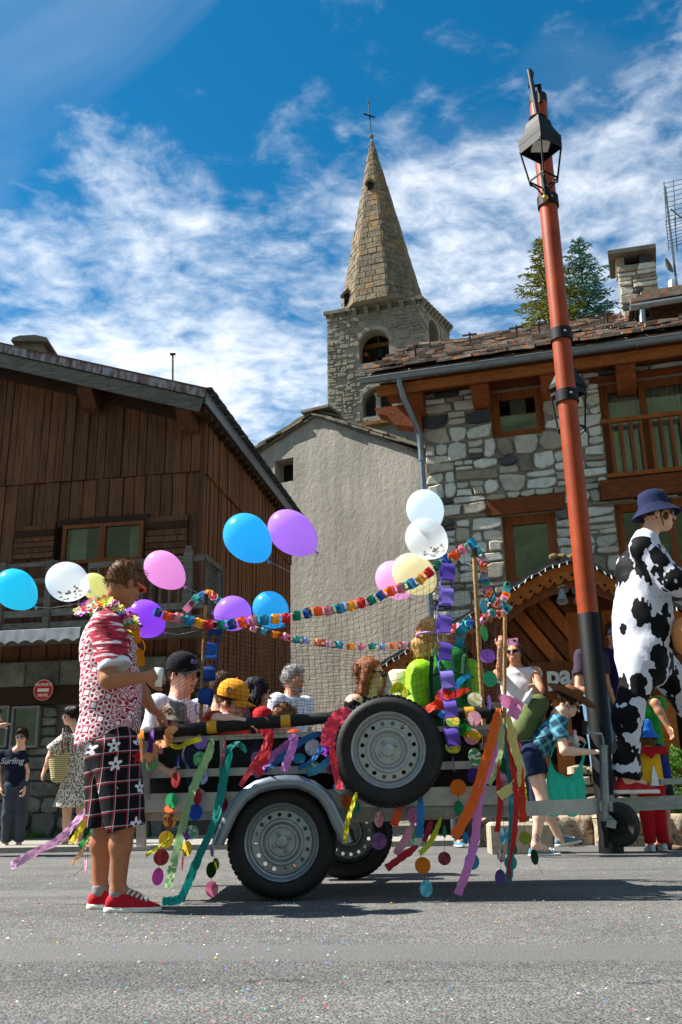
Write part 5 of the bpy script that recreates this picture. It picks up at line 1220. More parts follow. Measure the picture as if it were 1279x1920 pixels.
    wheel('wheel', V(wn.x, 5.5, R), (0, -1, 0), R, t, rimd, .1)
    fw = at(654, 1567, 6.9); wheel('wheel', V(fw.x, 7.02, R), (0, 1, 0), R, t, rimd, .3)
    part('axle', ALD, t, lambda mb: mb.tube([V(wn.x, 5.62, R), V(fw.x, 6.9, R)], .035, 10))
    c = at(728, 1405, 5.42); R2 = (at(832, 1405, 5.42)-at(625, 1405, 5.42)).length/2
    wheel('spare_wheel', c, (-.06, -1, .05), R2, t, M('spare_silver', 'a7a9a8', .42, .55, var=.1, nscale=30, bump=.03), .2)
    part('spare_bracket', ALD, t, lambda mb: mb.box(c+V(0, .16, -.0), V(.05, 0, 0), V(0, .1, 0), V(0, 0, .2)))
    # mudguard
    arc = [(396, 1583), (410, 1548), (428, 1510), (450, 1483), (478, 1464), (506, 1456), (535, 1453), (563, 1454), (590, 1464), (612, 1480), (630, 1505), (643, 1535), (655, 1560), (662, 1578)]
    cen = at(528, 1586, 5.44)
    def fender(mb):
        rows = []
        Ym = [5.445, 5.43, 5.425, 5.44, 5.66]; lift = [-.07, -.068, -.03, .0, .0]
        for x, y in arc:
            p = at(x, y, 5.44); u = V(p.x-cen.x, 0, p.z-cen.z).normalized(); rows.append([V(p.x, Yv, p.z)+u*l for Yv, l in zip(Ym, lift)])
        n = len(rows[0]); vs = [q for r in rows for q in r]
        mb.add(vs, [(i*n+j, i*n+j+1, (i+1)*n+j+1, (i+1)*n+j) for i in range(len(rows)-1) for j in range(n-1)])
        mb.add([p+V(0, .004, -.004) for p in vs], [(i*n+j, (i+1)*n+j, (i+1)*n+j+1, i*n+j+1) for i in range(len(rows)-1) for j in range(n-1)])
    part('mudguard', M('mudguard_steel', '858f98', .36, .7, var=.15, nscale=7, bump=.05), t, fender, 2)
    part('mud_flap', M('rubber_flap', '1a1a1b', .7), t, lambda mb: mb.prism([at(640, 1558, 5.5), at(662, 1556, 5.5), at(668, 1580, 5.5), at(646, 1580, 5.5)], V(0, .12, 0)))
    # drawbar, coupling, jack
    YD = 5.98
    part('drawbar', ALU, t, lambda mb: mb.bar(at(640, 1529, YD), at(1150, 1510, YD), .09, .088))
    part('drawbar_plate', ALD, t, lambda mb: mb.box(at(1145, 1507, YD), V(.012, 0, 0), V(0, .052, 0), V(0, 0, .052)))
    part('coupling', ZINC, t, lambda mb: [mb.bar(at(1150, 1506, YD), at(1330, 1499, YD), .07, .06), mb.bar(at(1150, 1519, YD-.03), at(1330, 1511, YD-.03), .03, .02)])
    part('coupling_lever', ZINC, t, lambda mb: mb.bar(at(1237, 1466, YD-.03), at(1330, 1462, YD-.03), .04, .035))
    j0, j1 = at(1135, 1540, YD-.09), at(1132, 1402, YD-.09)
    jk = part('jack_tube', ZINC, t, lambda mb: mb.tube([j0, j1], .0275, 16), True)
    part('jack_clamp', ALD, jk, lambda mb: mb.box(at(1134, 1512, YD-.07), V(.04, 0, 0), V(0, .035, 0), V(0, 0, .03)))
    part('jack_cap', ZINC, jk, lambda mb: mb.tube([j1, j1+V(0, 0, .015)], .031, 16))
    h = [j1+V(0, 0, .01), j1+V(0, 0, .055), at(1128, 1376, YD-.09), at(1105, 1374, YD-.09), at(1098, 1372, YD-.09)]
    part('crank_handle', ZINC, jk, lambda mb: mb.tube(h, .008, 8), True)
    part('crank_grip', M('black_plastic', '141517', .5), jk, lambda mb: mb.tube([at(1097, 1376, YD-.09), at(1097, 1352, YD-.09)], .018, 10))
    part('jack_stem', M('dark_steel', '202224', .5, .5), jk, lambda mb: mb.tube([j0, at(1138, 1590, YD-.09)], .016, 10))
    wc = at(1163, 1546, YD-.1)
    jw = part('jockey_wheel', M('solid_rubber', '2c2b29', .8), jk, lambda mb: mb.lathe(wc, [(.07, -.028), (.115, -.03), (.128, -.015), (.13, 0), (.128, .015), (.115, .03), (.07, .028)], V(-.75, -.66, 0), 32, close=True), True)
    part('jockey_hub', M('hub_black', '101112', .6), jw, lambda mb: mb.lathe(wc, [(0, .022), (.072, .024), (.072, -.024), (0, -.022)], V(-.75, -.66, 0), 20))
    part('jockey_fork', ZINC, jk, lambda mb: [mb.bar(at(1140, 1530, YD-.1), wc+V(-.03, -.03, 0), .02, .03)])
    part('clamp_pad', ZINC, jk, lambda mb: mb.box(at(1146, 1545, YD-.14), V(.028, 0, -.006), V(0, .006, 0), V(.006, 0, .022)))
    # front lashings on the right end
    for x, y in ((900, 1375), (915, 1398)): part('lashing_clamp', ZINC, t, lambda mb: mb.box(at(x, y, YN-.03), V(.05, 0, .004), V(0, .015, 0), V(-.001, 0, .02)))
trailer()

# ------------------------------------------------------------------ bamboo poles and netting
BAM = wood('bamboo', '8a6a3f', 'c39c62', .3, axis=2, rv=.1)
def bamboo(label, p0, p1, r=.011):
    a, b = at(*p0), at(*p1); t = thing('bamboo_pole', label, 'pole', tuple(a), 'bamboo poles lashed to the trailer')
    part('cane', BAM, t, lambda mb: mb.tube([a.lerp(b, i/24) for i in range(25)], [r*(1.18 if i % 4 == 0 else 1) for i in range(25)], 10), True)
    q = a.lerp(b, .9); part('binding', M('black_tape', '101113', .5), t, lambda mb: mb.tube([b.lerp(a, .06), b+V(0, 0, .012)], r*1.7, 10))
bamboo('bamboo pole at the trailer rear behind the blue paper chain', (374, 1400, YN), (386, 1118, YN))
bamboo('tall bamboo pole at the trailer front holding the top of the paper chain', (909, 1400, YN+.02), (888, 1022, YN+.02), .014)
bamboo('shorter bamboo pole at the far front corner of the trailer', (946, 1372, 6.5), (947, 1138, 6.5), .013)
def net():
    t = thing('safety_net', 'black knotted safety net stretched round the trailer sides', 'net', tuple(at(600, 1390, YN)))
    m = M('net_cord', '0c0c0e', .8, bump=0)
    def panel(L, Rr, top, bot, Yl, Yr, cell, nm, r=.001, seed=1):
        rs = random.Random(seed); w = (at(Rr, 1300, Yr)-at(L, 1300, Yl)).length; nu = int(w/cell); mb = MB(); nv = 26
        def P(u, v):
            x = L+(Rr-L)*u; ty, by = top(x), bot(x); y = by+(ty-by)*v; Y = Yl+(Yr-Yl)*u+.02*math.sin(u*14+v*5)+.012*math.sin(v*13+u*31)
            return at(x+2.5*math.sin(v*9+u*23), y+3*math.sin(u*17+v*4), Y)
        for i in range(nu+1): mb.tube([P(i/nu, j/nv)+V(rs.uniform(-1, 1), 0, 0)*.0025 for j in range(nv+1)], r, 3, cap=False)
        for j in range(nv+1): mb.tube([P(i/nu, j/nv)+V(0, 0, rs.uniform(-1, 1)*.0025) for i in range(nu+1)], r, 3, cap=False)
        mb.build(nm, m, t, kind='stuff')
    def lerpf(pts): return lambda x: float(np.interp(x, [p[0] for p in pts], [p[1] for p in pts]))
    panel(288, 908, lerpf([(288, 1268), (330, 1210), (386, 1150), (480, 1172), (600, 1158), (740, 1112), (840, 1052), (888, 1035), (908, 1060)]), lerpf([(288, 1392), (620, 1392), (908, 1388)]), YN-.02, YN-.02, .038, 'side_netting')
    panel(400, 946, lerpf([(400, 1178), (520, 1205), (660, 1220), (800, 1215), (946, 1150)]), lerpf([(400, 1375), (946, 1350)]), YF+.03, 6.55, .045, 'side_netting', seed=3)
    panel(889, 946, lerpf([(889, 1040), (946, 1146)]), lerpf([(889, 1385), (946, 1365)]), YN, 6.5, .045, 'front_netting', seed=5)
net()

# ------------------------------------------------------------------ paper chains
PAPER = {}
def paper(col):
    if col not in PAPER: PAPER[col] = M('paper_'+col, col, .65, var=.06, nscale=40, bump=.08, trans=.25, spec=.3)
    return PAPER[col]
LINKS = {}
def link_mesh(col, r, w):
    k = (col, r, w)
    if k not in LINKS:
        n = 14; mb = MB(); vs = []
        for i in range(n):
            a = 2*math.pi*i/n
            for h in (-w/2, w/2): vs.append((r*math.cos(a)*(1.06 if i % 2 else 1), r*.86*math.sin(a), h))
        mb.add(vs, [(2*i, 2*((i+1) % n), 2*((i+1) % n)+1, 2*i+1) for i in range(n)])
        me = bpy.data.meshes.new('link'); me.from_pydata(mb.v, [], mb.f); me.materials.append(paper(col)); me.polygons.foreach_set('use_smooth', [True]*len(me.polygons)); LINKS[k] = me
    return LINKS[k]
RAIN = ['1f4f9e', 'f4a21f', 'ec6428', 'e99ab8', 'e08a9a', '3fae9a', '2287ad', '9fb4e8', 'f2b52a', 'f1a27a', 'c8202e', 'e7b3cf', '0f7a55', '55c2cc']
def chain(label, pts, cols, r=.025, w=.052, pitch=.034, seed=0, vertical=False, group='paper chains on the trailer'):
    rs = random.Random(seed); P = [at(*p) for p in pts]; L = [0]
    for a, b in zip(P, P[1:]): L.append(L[-1]+(b-a).length)
    t = thing('paper_chain', label, 'paper chain', tuple(P[0]), group); n = int(L[-1]/pitch)
    def S(s):
        j = max(0, min(len(P)-2, int(np.searchsorted(L, s, 'right'))-1)); return P[j].lerp(P[j+1], (s-L[j])/max(1e-6, L[j+1]-L[j]))
    for i in range(n+1):
        c = S(i*pitch); d = (S(min(L[-1], i*pitch+.02))-S(max(0, i*pitch-.02))).normalized()
        view = V(0, -1, 0); view = (view-d*view.dot(d)).normalized(); side = d.cross(view)
        ax = side if i % 2 == 0 else view        # band towards the road, or ring opening towards the road
        o = bpy.data.objects.new('link', link_mesh(cols[i % len(cols)], r, w if i % 2 == 0 or r < .04 else w*.4)); COL.objects.link(o); o.parent = t
        ax = (ax+V(rs.uniform(-.22, .22), rs.uniform(-.22, .22), rs.uniform(-.22, .22))).normalized(); x = (d-ax*d.dot(ax)).normalized(); y = ax.cross(x); l = c-P[0]+V(rs.uniform(-1, 1), rs.uniform(-1, 1), rs.uniform(-1, 1))*r*.1
        o.matrix_local = Matrix(((x.x, y.x, ax.x, l.x), (x.y, y.y, ax.y, l.y), (x.z, y.z, ax.z, l.z), (0, 0, 0, 1)))
    return t
c5 = lambda x, y: (380+x*.344, 1080+y*.344)
c7 = lambda x, y: (700+x*.25, 980+y*.25)
c6 = lambda x, y: (380+x*.3753, 1300+y*.3753)
c8 = lambda x, y: (780+x*.39, 1300+y*.39)
c4 = lambda x, y: (x*.3362, 1300+y*.3362)
Yc = YN-.06
chain('long rainbow paper chain swagged along the near top of the trailer', [(296, 1148, Yc), (312, 1156, Yc), (340, 1160, Yc), (380, 1170, Yc)]+[(*c5(x, y), Yc) for x, y in ((90, 272), (190, 258), (290, 240), (400, 236), (480, 224), (600, 196), (700, 187), (800, 165), (900, 140), (1000, 95), (1090, 62), (1180, 28))]+[(793, 1082, Yc), (815, 1065, Yc), (838, 1050, Yc), (858, 1037, Yc), (888, 1016, Yc)], RAIN, .0255, .056, .034)
chain('rainbow paper chain sagging along the far side of the trailer', [(352, 1140, 6.0), (370, 1120, 6.0), (392, 1112, 6.1), (412, 1128, 6.3), (450, 1165, 6.6)]+[(*c5(x, y), YF) for x, y in ((290, 290), (420, 325), (520, 348), (650, 366), (800, 384), (950, 384), (1100, 378))]+[(800, 1212, YF), (850, 1178, 6.4), (888, 1168, 6.2)], RAIN[3:]+RAIN[:3], .025, .045, .04, 1)
chain('rainbow paper chain looping from the tall pole to the short pole', [(896, 1032, 5.75), (906, 1052, 5.8), (908, 1085, 5.9), (912, 1105, 6.0), (925, 1128, 6.2), (940, 1132, 6.35), (950, 1112, 6.5), (952, 1094, 6.5)], RAIN[::-1], .026, .052, .034, 2)
chain('tangle of bright paper links hanging under the short pole', [(952, 1140, 6.5), (942, 1152, 6.45), (925, 1150, 6.35), (912, 1150, 6.2), (905, 1164, 6.1)], RAIN[5:], .024, .05, .034, 3)
chain('purple paper chain hanging in front of the green backpack', [(840, 1072, 5.5), (838, 1100, 5.48), (832, 1150, 5.46), (833, 1210, 5.45), (838, 1265, 5.44), (845, 1330, 5.43), (848, 1390, 5.43)], ['5a43a4', '6a54b6', '7f70c6'], .052, .074, .084, 4)
chain('dark blue paper chain hanging at the rear corner of the trailer', [(404, 1178, 5.66), (398, 1215, 5.66), (392, 1262, 5.66), (384, 1310, 5.66), (379, 1332, 5.66)], ['1b4a98', '16408a', '2a5cb0'], .047, .07, .07, 5)
chain('teal paper chain behind the purple one', [(878, 1170, 6.3), (862, 1185, 6.2), (862, 1205, 6.15), (866, 1228, 6.1)], ['1d93a8', '27a7bc'], .042, .06, .06, 6)
chain('yellow paper links hanging at the neck of the flower garland', [(256, 1190, 5.26), (259, 1212, 5.26), (260, 1245, 5.26)], ['f2a41c'], .05, .05, .07, 7)

# ------------------------------------------------------------------ balloons
def balloon(label, px, py, rx, ry, knot, col, Y, clear=False, string=None, seed=0):
    c = at(px, py, Y); k = at(*knot, Y+.03); ax = (c-k); r = (at(px+min(rx, ry), py, Y)-c).length; half = max(rx, ry)/min(rx, ry)*r
    z = ax.normalized(); t = thing('balloon', label, 'balloon', tuple(k), 'balloons tied to the trailer')
    nm = 'balloon_'+col+('_clear' if clear else '')
    if nm not in MATS:
        m = NT(nm); cc = srgb(col); m.bs(Base_Color=cc, Roughness=.24 if not clear else .06, Specular_IOR_Level=.45)
        tr = m.n('ShaderNodeBsdfTranslucent'); m.set(tr.inputs[0], tuple(min(1, x*1.15) for x in cc)); mx = m.n('ShaderNodeMixShader'); mx.inputs[0].default_value = .72; m.L.new(m.b.outputs[0], mx.inputs[1]); m.L.new(tr.outputs[0], mx.inputs[2]); last = mx.outputs[0]
        if clear:
            tp = m.n('ShaderNodeBsdfTransparent'); m2 = m.n('ShaderNodeMixShader'); lw = m.n('ShaderNodeLayerWeight'); lw.inputs[0].default_value = .35; m.L.new(m.mr(lw.outputs['Facing'], 0, 1, .5, .1), m2.inputs[0]); m.L.new(last, m2.inputs[1]); m.L.new(tp.outputs[0], m2.inputs[2]); last = m2.outputs[0]
        m.L.new(last, m.out.inputs[0]); MATS[nm] = m.m
    D = (c-k).length
    prof = []
    for i in range(21):
        a = math.pi*i/20; zz = math.cos(a); rr = math.sin(a)
        if zz < 0: zz *= max(1., D/half*.94); rr *= (1-.16*(-math.cos(a))**2.2)
        prof.append((max(rr*r, .0005), zz*half))
    part('skin', MATS[nm], t, lambda mb: mb.lathe(c, prof[::-1], z, 32), 2)
    kc = tuple(x*.55 for x in srgb(col)); km = M('knot_'+col, kc, .4)
    part('knot', km, t, lambda mb: mb.lathe(k, [(.003, .016), (.007, .006), (.006, -.002), (.014, -.014), (.012, -.015), (.002, -.005)], z, 10), True)
    if clear:
        rs = random.Random(seed); gm = M('gold_foil', 'b08a2c', .3, .8)
        for i in range(30):
            v = V(rs.uniform(-.2, .9), rs.uniform(-.95, -.1), -1+rs.uniform(0, .5)**1).normalized(); p = c+v*r*.975
            part('gold_dot', gm, t, lambda mb: mb.disc(p, v, .008, .008, 8, .0005))
    if string:
        S = [k]+[at(x, y, Yq) for x, y, Yq in string]; part('ribbon', M('curl_ribbon', 'b9c3d6', .4), t, lambda mb: mb.tube(S, .0025, 4, flat=.4))
balloon('bright blue balloon flying left of the high purple one', 462, 1006, 46, 42, (503, 1052), '5ccdff', 5.9, string=[(535, 1068, 5.9), (600, 1100, 6.1), (700, 1150, 6.5)])
balloon('lilac purple balloon flying high beside the bright blue one', 547, 998, 49, 39, (594, 1036), 'd2aaff', 6.0, string=[(640, 1065, 6.1), (740, 1110, 6.4)])
balloon('plain white balloon at the top of the white pair', 797, 955, 38, 35, (812, 1000), 'dfeaf5', 6.0)
balloon('clear white balloon with gold confetti below the plain white one', 799, 1010, 40, 38, (838, 1038), 'e9eef0', 5.9, True, seed=2, string=[(860, 1050, 5.8), (886, 1060, 5.72)])
balloon('pale cream balloon behind the top paper chain', 776, 1076, 43, 37, (816, 1108), 'efeccb', 6.05)
balloon('pink balloon half hidden behind the cream one', 738, 1086, 36, 33, (768, 1122), 'f8cbec', 6.2, string=[(800, 1133, 6.1), (850, 1150, 5.9)])
balloon('pink balloon above the violet one behind the standing man', 306, 1067, 38, 33, (346, 1100), 'f8c0e8', 5.8, string=[(372, 1112, 5.7), (386, 1122, 5.68)])
balloon('turquoise balloon at the left edge of the picture', 28, 1104, 40, 36, (66, 1138), '55d8ee', 5.6, string=[(95, 1140, 5.6), (160, 1130, 5.6), (270, 1160, 5.65)])
balloon('clear balloon with gold confetti behind the flower garland', 127, 1091, 41, 37, (166, 1108), 'dfe9f2', 5.7, True, seed=5, string=[(200, 1130, 5.7), (280, 1165, 5.66)])
balloon('pale yellow balloon between the clear balloon and the man', 178, 1100, 28, 24, (200, 1120), 'e3e3ae', 5.9)
balloon('violet balloon in front of the standing man', 272, 1160, 38, 35, (308, 1186), 'ba80f4', 5.75, string=[(335, 1190, 5.7), (372, 1182, 5.68)])
balloon('violet balloon behind the net beside a blue one', 436, 1150, 36, 33, (402, 1150), 'c8a0f8', 5.95)
balloon('blue balloon behind the net beside a violet one', 508, 1144, 37, 33, (530, 1172), '60cbfa', 5.95)

# ------------------------------------------------------------------ paper discs on strings
def garland(label, discs, seed=0, tail=None):
    """discs: (x, y, rx, ry, colour, second colour or None) in photo pixels, top to bottom"""
    Y = discs[0][6] if len(discs[0]) > 6 else YN-.1
    P = [at(d[0], d[1], Y) for d in discs]; t = thing('paper_garland', label, 'garland', tuple(P[0]), 'strings of paper discs on the trailer'); rs = random.Random(seed+50)
    sc = (at(641, discs[0][1], Y)-at(640, discs[0][1], Y)).length
    up = P[0]+V(0, 0, .1); S = [up]+P+([at(*tail, Y)] if tail else [])
    part('string', M('thread', '3b2a33', .8, bump=0), t, lambda mb: mb.tube(S, .0014, 3, cap=False))
    for d, p in zip(discs, P):
        rx, ry = d[2]*sc, d[3]*sc; R = max(rx, ry); turn = math.acos(min(1, min(rx, ry)/R)); col = d[4]; c2 = d[5] if len(d) > 5 else None
        m = paper(col) if not c2 else two_tone(col, c2)
        yaw = turn*rs.choice((-1, 1)); nrm = V(math.sin(yaw), -math.cos(yaw), rs.uniform(-.05, .05)).normalized() if rx <= ry else V(0, -math.cos(turn), math.sin(turn))
        part('paper_disc', m, t, lambda mb: mb.disc(p, nrm, R, R, 20, .0015))
def two_tone(a, b):
    nm = 'marbled_'+a+b
    if nm not in MATS:
        k = NT(nm); f = k.noise(k.wpos(), 17, 3, .5, 1.2); c = k.mix(k.mr(f, .49, .53), srgb(a), srgb(b)); k.bs(Base_Color=c, Roughness=.6)
        MATS[nm] = k.m
    return MATS[nm]
def G(cv, *ds, s=.3362, **kw): return [(*cv(d[0], d[1]), d[2]*s, d[3]*s, *d[4:]) for d in ds]
garland('disc string with a blue sliver, red, green, yellow, red and magenta discs beside the man', G(c4, (993, 380, 12, 40, '2b3fa0'), (980, 483, 30, 42, 'a3262e'), (957, 600, 37, 42, '2fae6a'), (945, 643, 28, 22, 'ea6a1e'), (947, 712, 30, 40, 'b23a3a', 'e0b52c'), (927, 815, 35, 45, 'e6c548'), (900, 915, 40, 42, 'b32838', '7a1824'), (880, 1022, 24, 45, 'c65cb4')), 1)
garland('disc string with purple, green and marbled blue discs under the padded bar', G(c4, (1120, 275, 35, 37, '8f72c8'), (1117, 368, 37, 42, '2f9a5c', '7cc48a'), (1120, 468, 38, 40, '3f63c8', 'b9c4ea')), 2)
garland('disc string with red, blue, green, yellow and pink discs left of the mudguard', G(c4, (1103, 577, 28, 42, 'c0202c'), (1090, 663, 35, 43, '2c5fd0'), (1072, 775, 33, 38, '6fb08a', 'e9efe6'), (1043, 866, 32, 40, 'e4c63c'), (1018, 945, 12, 42, 'b8304a')), 3)
garland('single green and red disc behind the checked shorts', G(c4, (848, 393, 38, 43, '2f9a4c', 'b02a36')), 4)
garland('disc string ending in a large pink disc left of the road wheel', G(c4, (1185, 875, 15, 35, '3a3a7a'), (1205, 952, 22, 32, '7a8420'), (1178, 985, 23, 42, '1c4a26'), (1182, 1092, 38, 42, 'd06a90', 'b04a74')), 5)
garland('disc string with mauve, green and red discs on the rear stanchion', G(c4, (1252, 412, 33, 42, '9a82b4'), (1240, 530, 15, 35, '2fa06a'), (1242, 620, 25, 38, 'b0203c')), 6)
garland('small green disc and striped pink sliver trailing behind the man', G(c4, (517, 735, 20, 35, '1f8a46'), (478, 965, 17, 45, 'd8567a', 'f1c3cf')), 7, tail=(138, 1642))
garland('two mauve discs hanging above the mudguard', G(c5, (290, 1000, 30, 42, '9a7fb6'), (300, 1075, 22, 26, '8a6fae'), s=.344), 8)
garland('teal disc behind the pink streamer loop', G(c5, (525, 995, 36, 28, '2a93ae'), s=.344), 9)
garland('white net patterned disc and green white disc above the mudguard', G(c5, (600, 935, 42, 45, 'cfd6e0', '8fa6c8'), (605, 1047, 40, 38, '2f9a4a', 'e6efe2'), s=.344), 10)
garland('pink disc just left of the spare wheel', G(c5, (697, 1040, 20, 40, 'd98ac0'), s=.344), 11)
garland('disc string of striped blue, orange and teal discs below the spare wheel', G(c6, (683, 470, 32, 32, '3a9ab8', 'cfe4ea'), (723, 540, 28, 33, 'ec7420'), (765, 570, 22, 30, '3aa89a'), s=.3753), 12)
garland('pink striped disc and purple disc in front of the far wheel', G(c6, (880, 628, 23, 40, 'dd8a9a', 'efc0c8'), (880, 738, 40, 40, '7a4a8a', '5a3470'), s=.3753), 13)
garland('disc string with pink, green white, orange and blue discs right of the far wheel', G(c6, (1050, 612, 28, 40, 'd87ab4'), (1068, 725, 38, 35, '2f9a4a', 'dfeadb'), (1100, 860, 38, 40, 'ef8a22'), (1117, 975, 33, 40, '4ab4cc', '86cfe0'), s=.3753), 14)
garland('dark red disc hanging low between the orange and teal ones', G(c6, (1208, 690, 12, 30, '2f8a5a'), (1208, 825, 32, 32, '6a1f30', '8a3040'), s=.3753), 15)
garland('disc string of two pink dotted discs, a marbled disc and an orange disc', G(c8, (280, 120, 33, 35, 'e59aa8', 'eebcc4'), (270, 208, 37, 38, 'e59aa8', 'eebcc4'), (283, 305, 33, 40, '2f9a4a', 'e9e4e0'), (275, 395, 25, 35, '5a2a5a', '3a2fa0'), (203, 453, 38, 38, 'ef7f1c'), (205, 553, 17, 35, '2fb07a'), s=.39), 16)
garland('yellow marbled disc under the purple paper chain', G(c8, (178, 135, 34, 30, 'c8b82a', '6a8a2a'), (178, 260, 37, 30, 'd8cc2c', '8aa02a'), (180, 340, 8, 36, 'b08ac0'), s=.39), 17)
garland('teal disc on a long thread below the side beam', G(c8, (238, 695, 17, 28, '2f8ac0'), (270, 808, 32, 38, '3aa6bc'), s=.39), 18, tail=(868, 1640))
garland('disc string of dark green, pink marbled, blue and green discs at the front corner', G(c8, (422, 345, 30, 35, '1f6a2c'), (418, 425, 28, 36, 'c86a9a', 'e9b0c8'), (422, 685, 27, 40, '2f94b0', 'd6e6ea'), (410, 780, 22, 30, 'a03040', 'e0d0d0'), (405, 885, 28, 35, '6a4a92'), s=.39), 19)
garland('dark teal discs behind the red streamer at the front corner', G(c8, (467, 745, 15, 30, '1f7a5a'), (455, 815, 32, 33, '1f7a6a', '2a9a8a'), s=.39), 20)
garland('olive disc and dark leaf shaped disc by the walking woman', G(c8, (525, 695, 30, 30, '9aa03a'), (571, 787, 12, 35, '1f5a2c'), s=.39), 21, tail=(1018, 1640))
garland('purple disc behind the front streamers', G(c8, (485, 245, 17, 28, '8a5ab0'), (505, 350, 14, 26, '3a9ab0'), s=.39), 22)
garland('disc string of blue, green, violet and green discs on the tall pole', G(c7, (828, 633, 35, 55, '1f93ae', '1a7f9a'), (833, 828, 33, 60, '25a85a'), (857, 1000, 58, 55, 'b06acc'), (875, 1173, 55, 58, '3aa876'), s=.25), 23)
garland('yellow marbled disc and lilac disc over the front top rail', G(c7, (762, 1325, 55, 53, 'd9d48a', 'f0eee0'), (870, 1350, 22, 55, '9a84d0'), s=.25), 24)

# ------------------------------------------------------------------ crepe streamers
def streamer(label, pts, w, col, Y=YN-.13, seed=0, cv=None, twist=.5, s=1.):
    rs = random.Random(seed+len(label)); pts = [cv(*p) if cv else p for p in pts]; P = [at(x, y, Y+.03*math.sin(i*1.7+seed)) for i, (x, y) in enumerate(pts)]
    sc = (at(641, pts[0][1], Y)-at(640, pts[0][1], Y)).length*s*w; t = thing('streamer', label, 'streamer', tuple(P[0]), 'crepe paper streamers on the trailer')
    # Catmull-Rom resample
    Q = []
    for i in range(len(P)-1):
        p0, p1, p2, p3 = P[max(0, i-1)], P[i], P[i+1], P[min(len(P)-1, i+2)]
        for j in range(8):
            u = j/8; Q.append(.5*((2*p1)+(p2-p0)*u+(2*p0-5*p1+4*p2-p3)*u*u+(3*p1-p0-3*p2+p3)*u**3))
    Q.append(P[-1]); mb = MB(); vs = []; n = len(Q); ph = rs.uniform(0, 6)
    for i, q in enumerate(Q):
        d = (Q[min(n-1, i+1)]-Q[max(0, i-1)]).normalized(); sd = d.cross(V(0, -1, 0)).normalized(); a = twist*math.sin(i*.22+ph); ww = sd*math.cos(a)+V(0, -1, 0)*math.sin(a)
        e = min(1., .35+i*.12) if i < 6 else 1.
        for f in (-.5, -.17, .17, .5): vs.append(q+ww*sc*f*e*(1+.1*math.sin(i*2.1+f*5+ph))+V(0, -1, 0)*.007*math.sin(i*1.3+f*8+ph))
    mb.add(vs, [(i*4+j, i*4+j+1, i*4+j+5, i*4+j+4) for i in range(n-1) for j in range(3)])
    mb.build('crepe_strip', paper(col), t, 2)
st4 = dict(cv=c4, s=.3362); st5 = dict(cv=c5, s=.344); st6 = dict(cv=c6, s=.3753); st8 = dict(cv=c8, s=.39)
streamer('pale pink streamer blowing out to the left behind the man', [(520, 605), (420, 720), (330, 815), (180, 895), (60, 965)], 44, 'dda6d2', 5.6, 1, **st4)
streamer('yellow streamer blowing left behind the man', [(525, 650), (460, 740), (395, 838)], 38, 'f2dc2a', 5.62, 2, **st4)
streamer('bright green streamer ends behind the man', [(530, 740), (500, 800), (440, 855)], 34, '1fa04a', 5.64, 3, **st4)
streamer('peach streamer end behind the man', [(500, 800), (460, 880), (402, 955)], 24, 'e9c39a', 5.6, 4, **st4)
streamer('tiny blue streamer end behind the man', [(525, 800), (515, 850), (503, 888)], 20, '2f9ac8', 5.66, 5, **st4)
streamer('wavy pale green streamer hanging beside the disc strings', [(1185, 255), (1160, 350), (1090, 500), (1050, 620), (1020, 740), (985, 880), (955, 1000), (938, 1088)], 46, 'a3cf95', 5.5, 6, **st4)
streamer('long teal streamer sweeping down to the red shoe', [(1290, 320), (1240, 520), (1195, 720), (1110, 910), (1040, 1080), (1000, 1148), (905, 1160)], 46, '128a84', 5.42, 7, **st4)
streamer('yellow streamer knotted along the padded bar', [(945, 285), (1000, 300), (1060, 270), (1125, 255)], 30, 'e6d62c', 5.5, 8, **st4)
streamer('peach streamer by the resting hand', [(990, 190), (945, 215), (930, 275), (880, 290), (815, 370)], 50, 'eaa06a', 5.5, 9, **st4)
streamer('purple streamer under the resting hand', [(850, 200), (845, 260), (835, 330)], 30, '6a2f9a', 5.5, 91, **st4)
streamer('coral streamer loop left of the mudguard', [(360, 850), (330, 940), (270, 1040), (205, 1145)], 28, 'dd4a54', 5.45, 10, **st5)
streamer('red streamer loop above the mudguard', [(325, 870), (362, 862), (350, 950), (295, 1085)], 55, 'c82c3c', 5.47, 11, **st5)
streamer('orchid streamer slanting behind its own loop', [(505, 885), (440, 935), (380, 985), (320, 1045)], 44, 'c77ac8', 5.5, 12, **st5)
streamer('orchid streamer hanging over the mudguard', [(470, 880), (500, 890), (478, 970), (440, 1062)], 46, 'cf84d4', 5.44, 13, **st5)
streamer('blue streamer slanting across the rail', [(660, 850), (560, 890), (440, 980), (335, 1062)], 36, '2a6fb4', 5.53, 14, **st5)
streamer('thin blue streamer hanging by the spare wheel', [(665, 870), (640, 950), (590, 1010), (520, 1052)], 24, '2f7cc4', 5.5, 15, **st5)
streamer('dark teal streamer looped on the rear stanchion', [(240, 960), (190, 915), (125, 965), (108, 1080), (95, 1190)], 34, '1f7f78', 5.52, 16, **st5)
streamer('wide crimson streamer beside the spare wheel', [(800, 725), (730, 780), (690, 850), (682, 930)], 78, 'e2425c', 5.38, 17, twist=.25, **st5)
streamer('narrow red streamer hanging left of the spare tyre', [(700, 900), (712, 1000), (728, 1080), (752, 1165)], 40, 'cc3448', 5.4, 18, **st5)
streamer('violet streamer behind the crimson one', [(830, 712), (740, 830), (700, 900), (655, 975)], 44, '8a2fc0', 5.52, 19, **st5)
streamer('mustard streamer at the foot of the mudguard', [(770, 495), (745, 570), (722, 650), (712, 750)], 24, 'd8cf26', 5.4, 20, **st6)
streamer('short vermilion streamer below the spare wheel', [(990, 555), (972, 610), (953, 662)], 42, 'dd4f24', 5.45, 21, **st6)
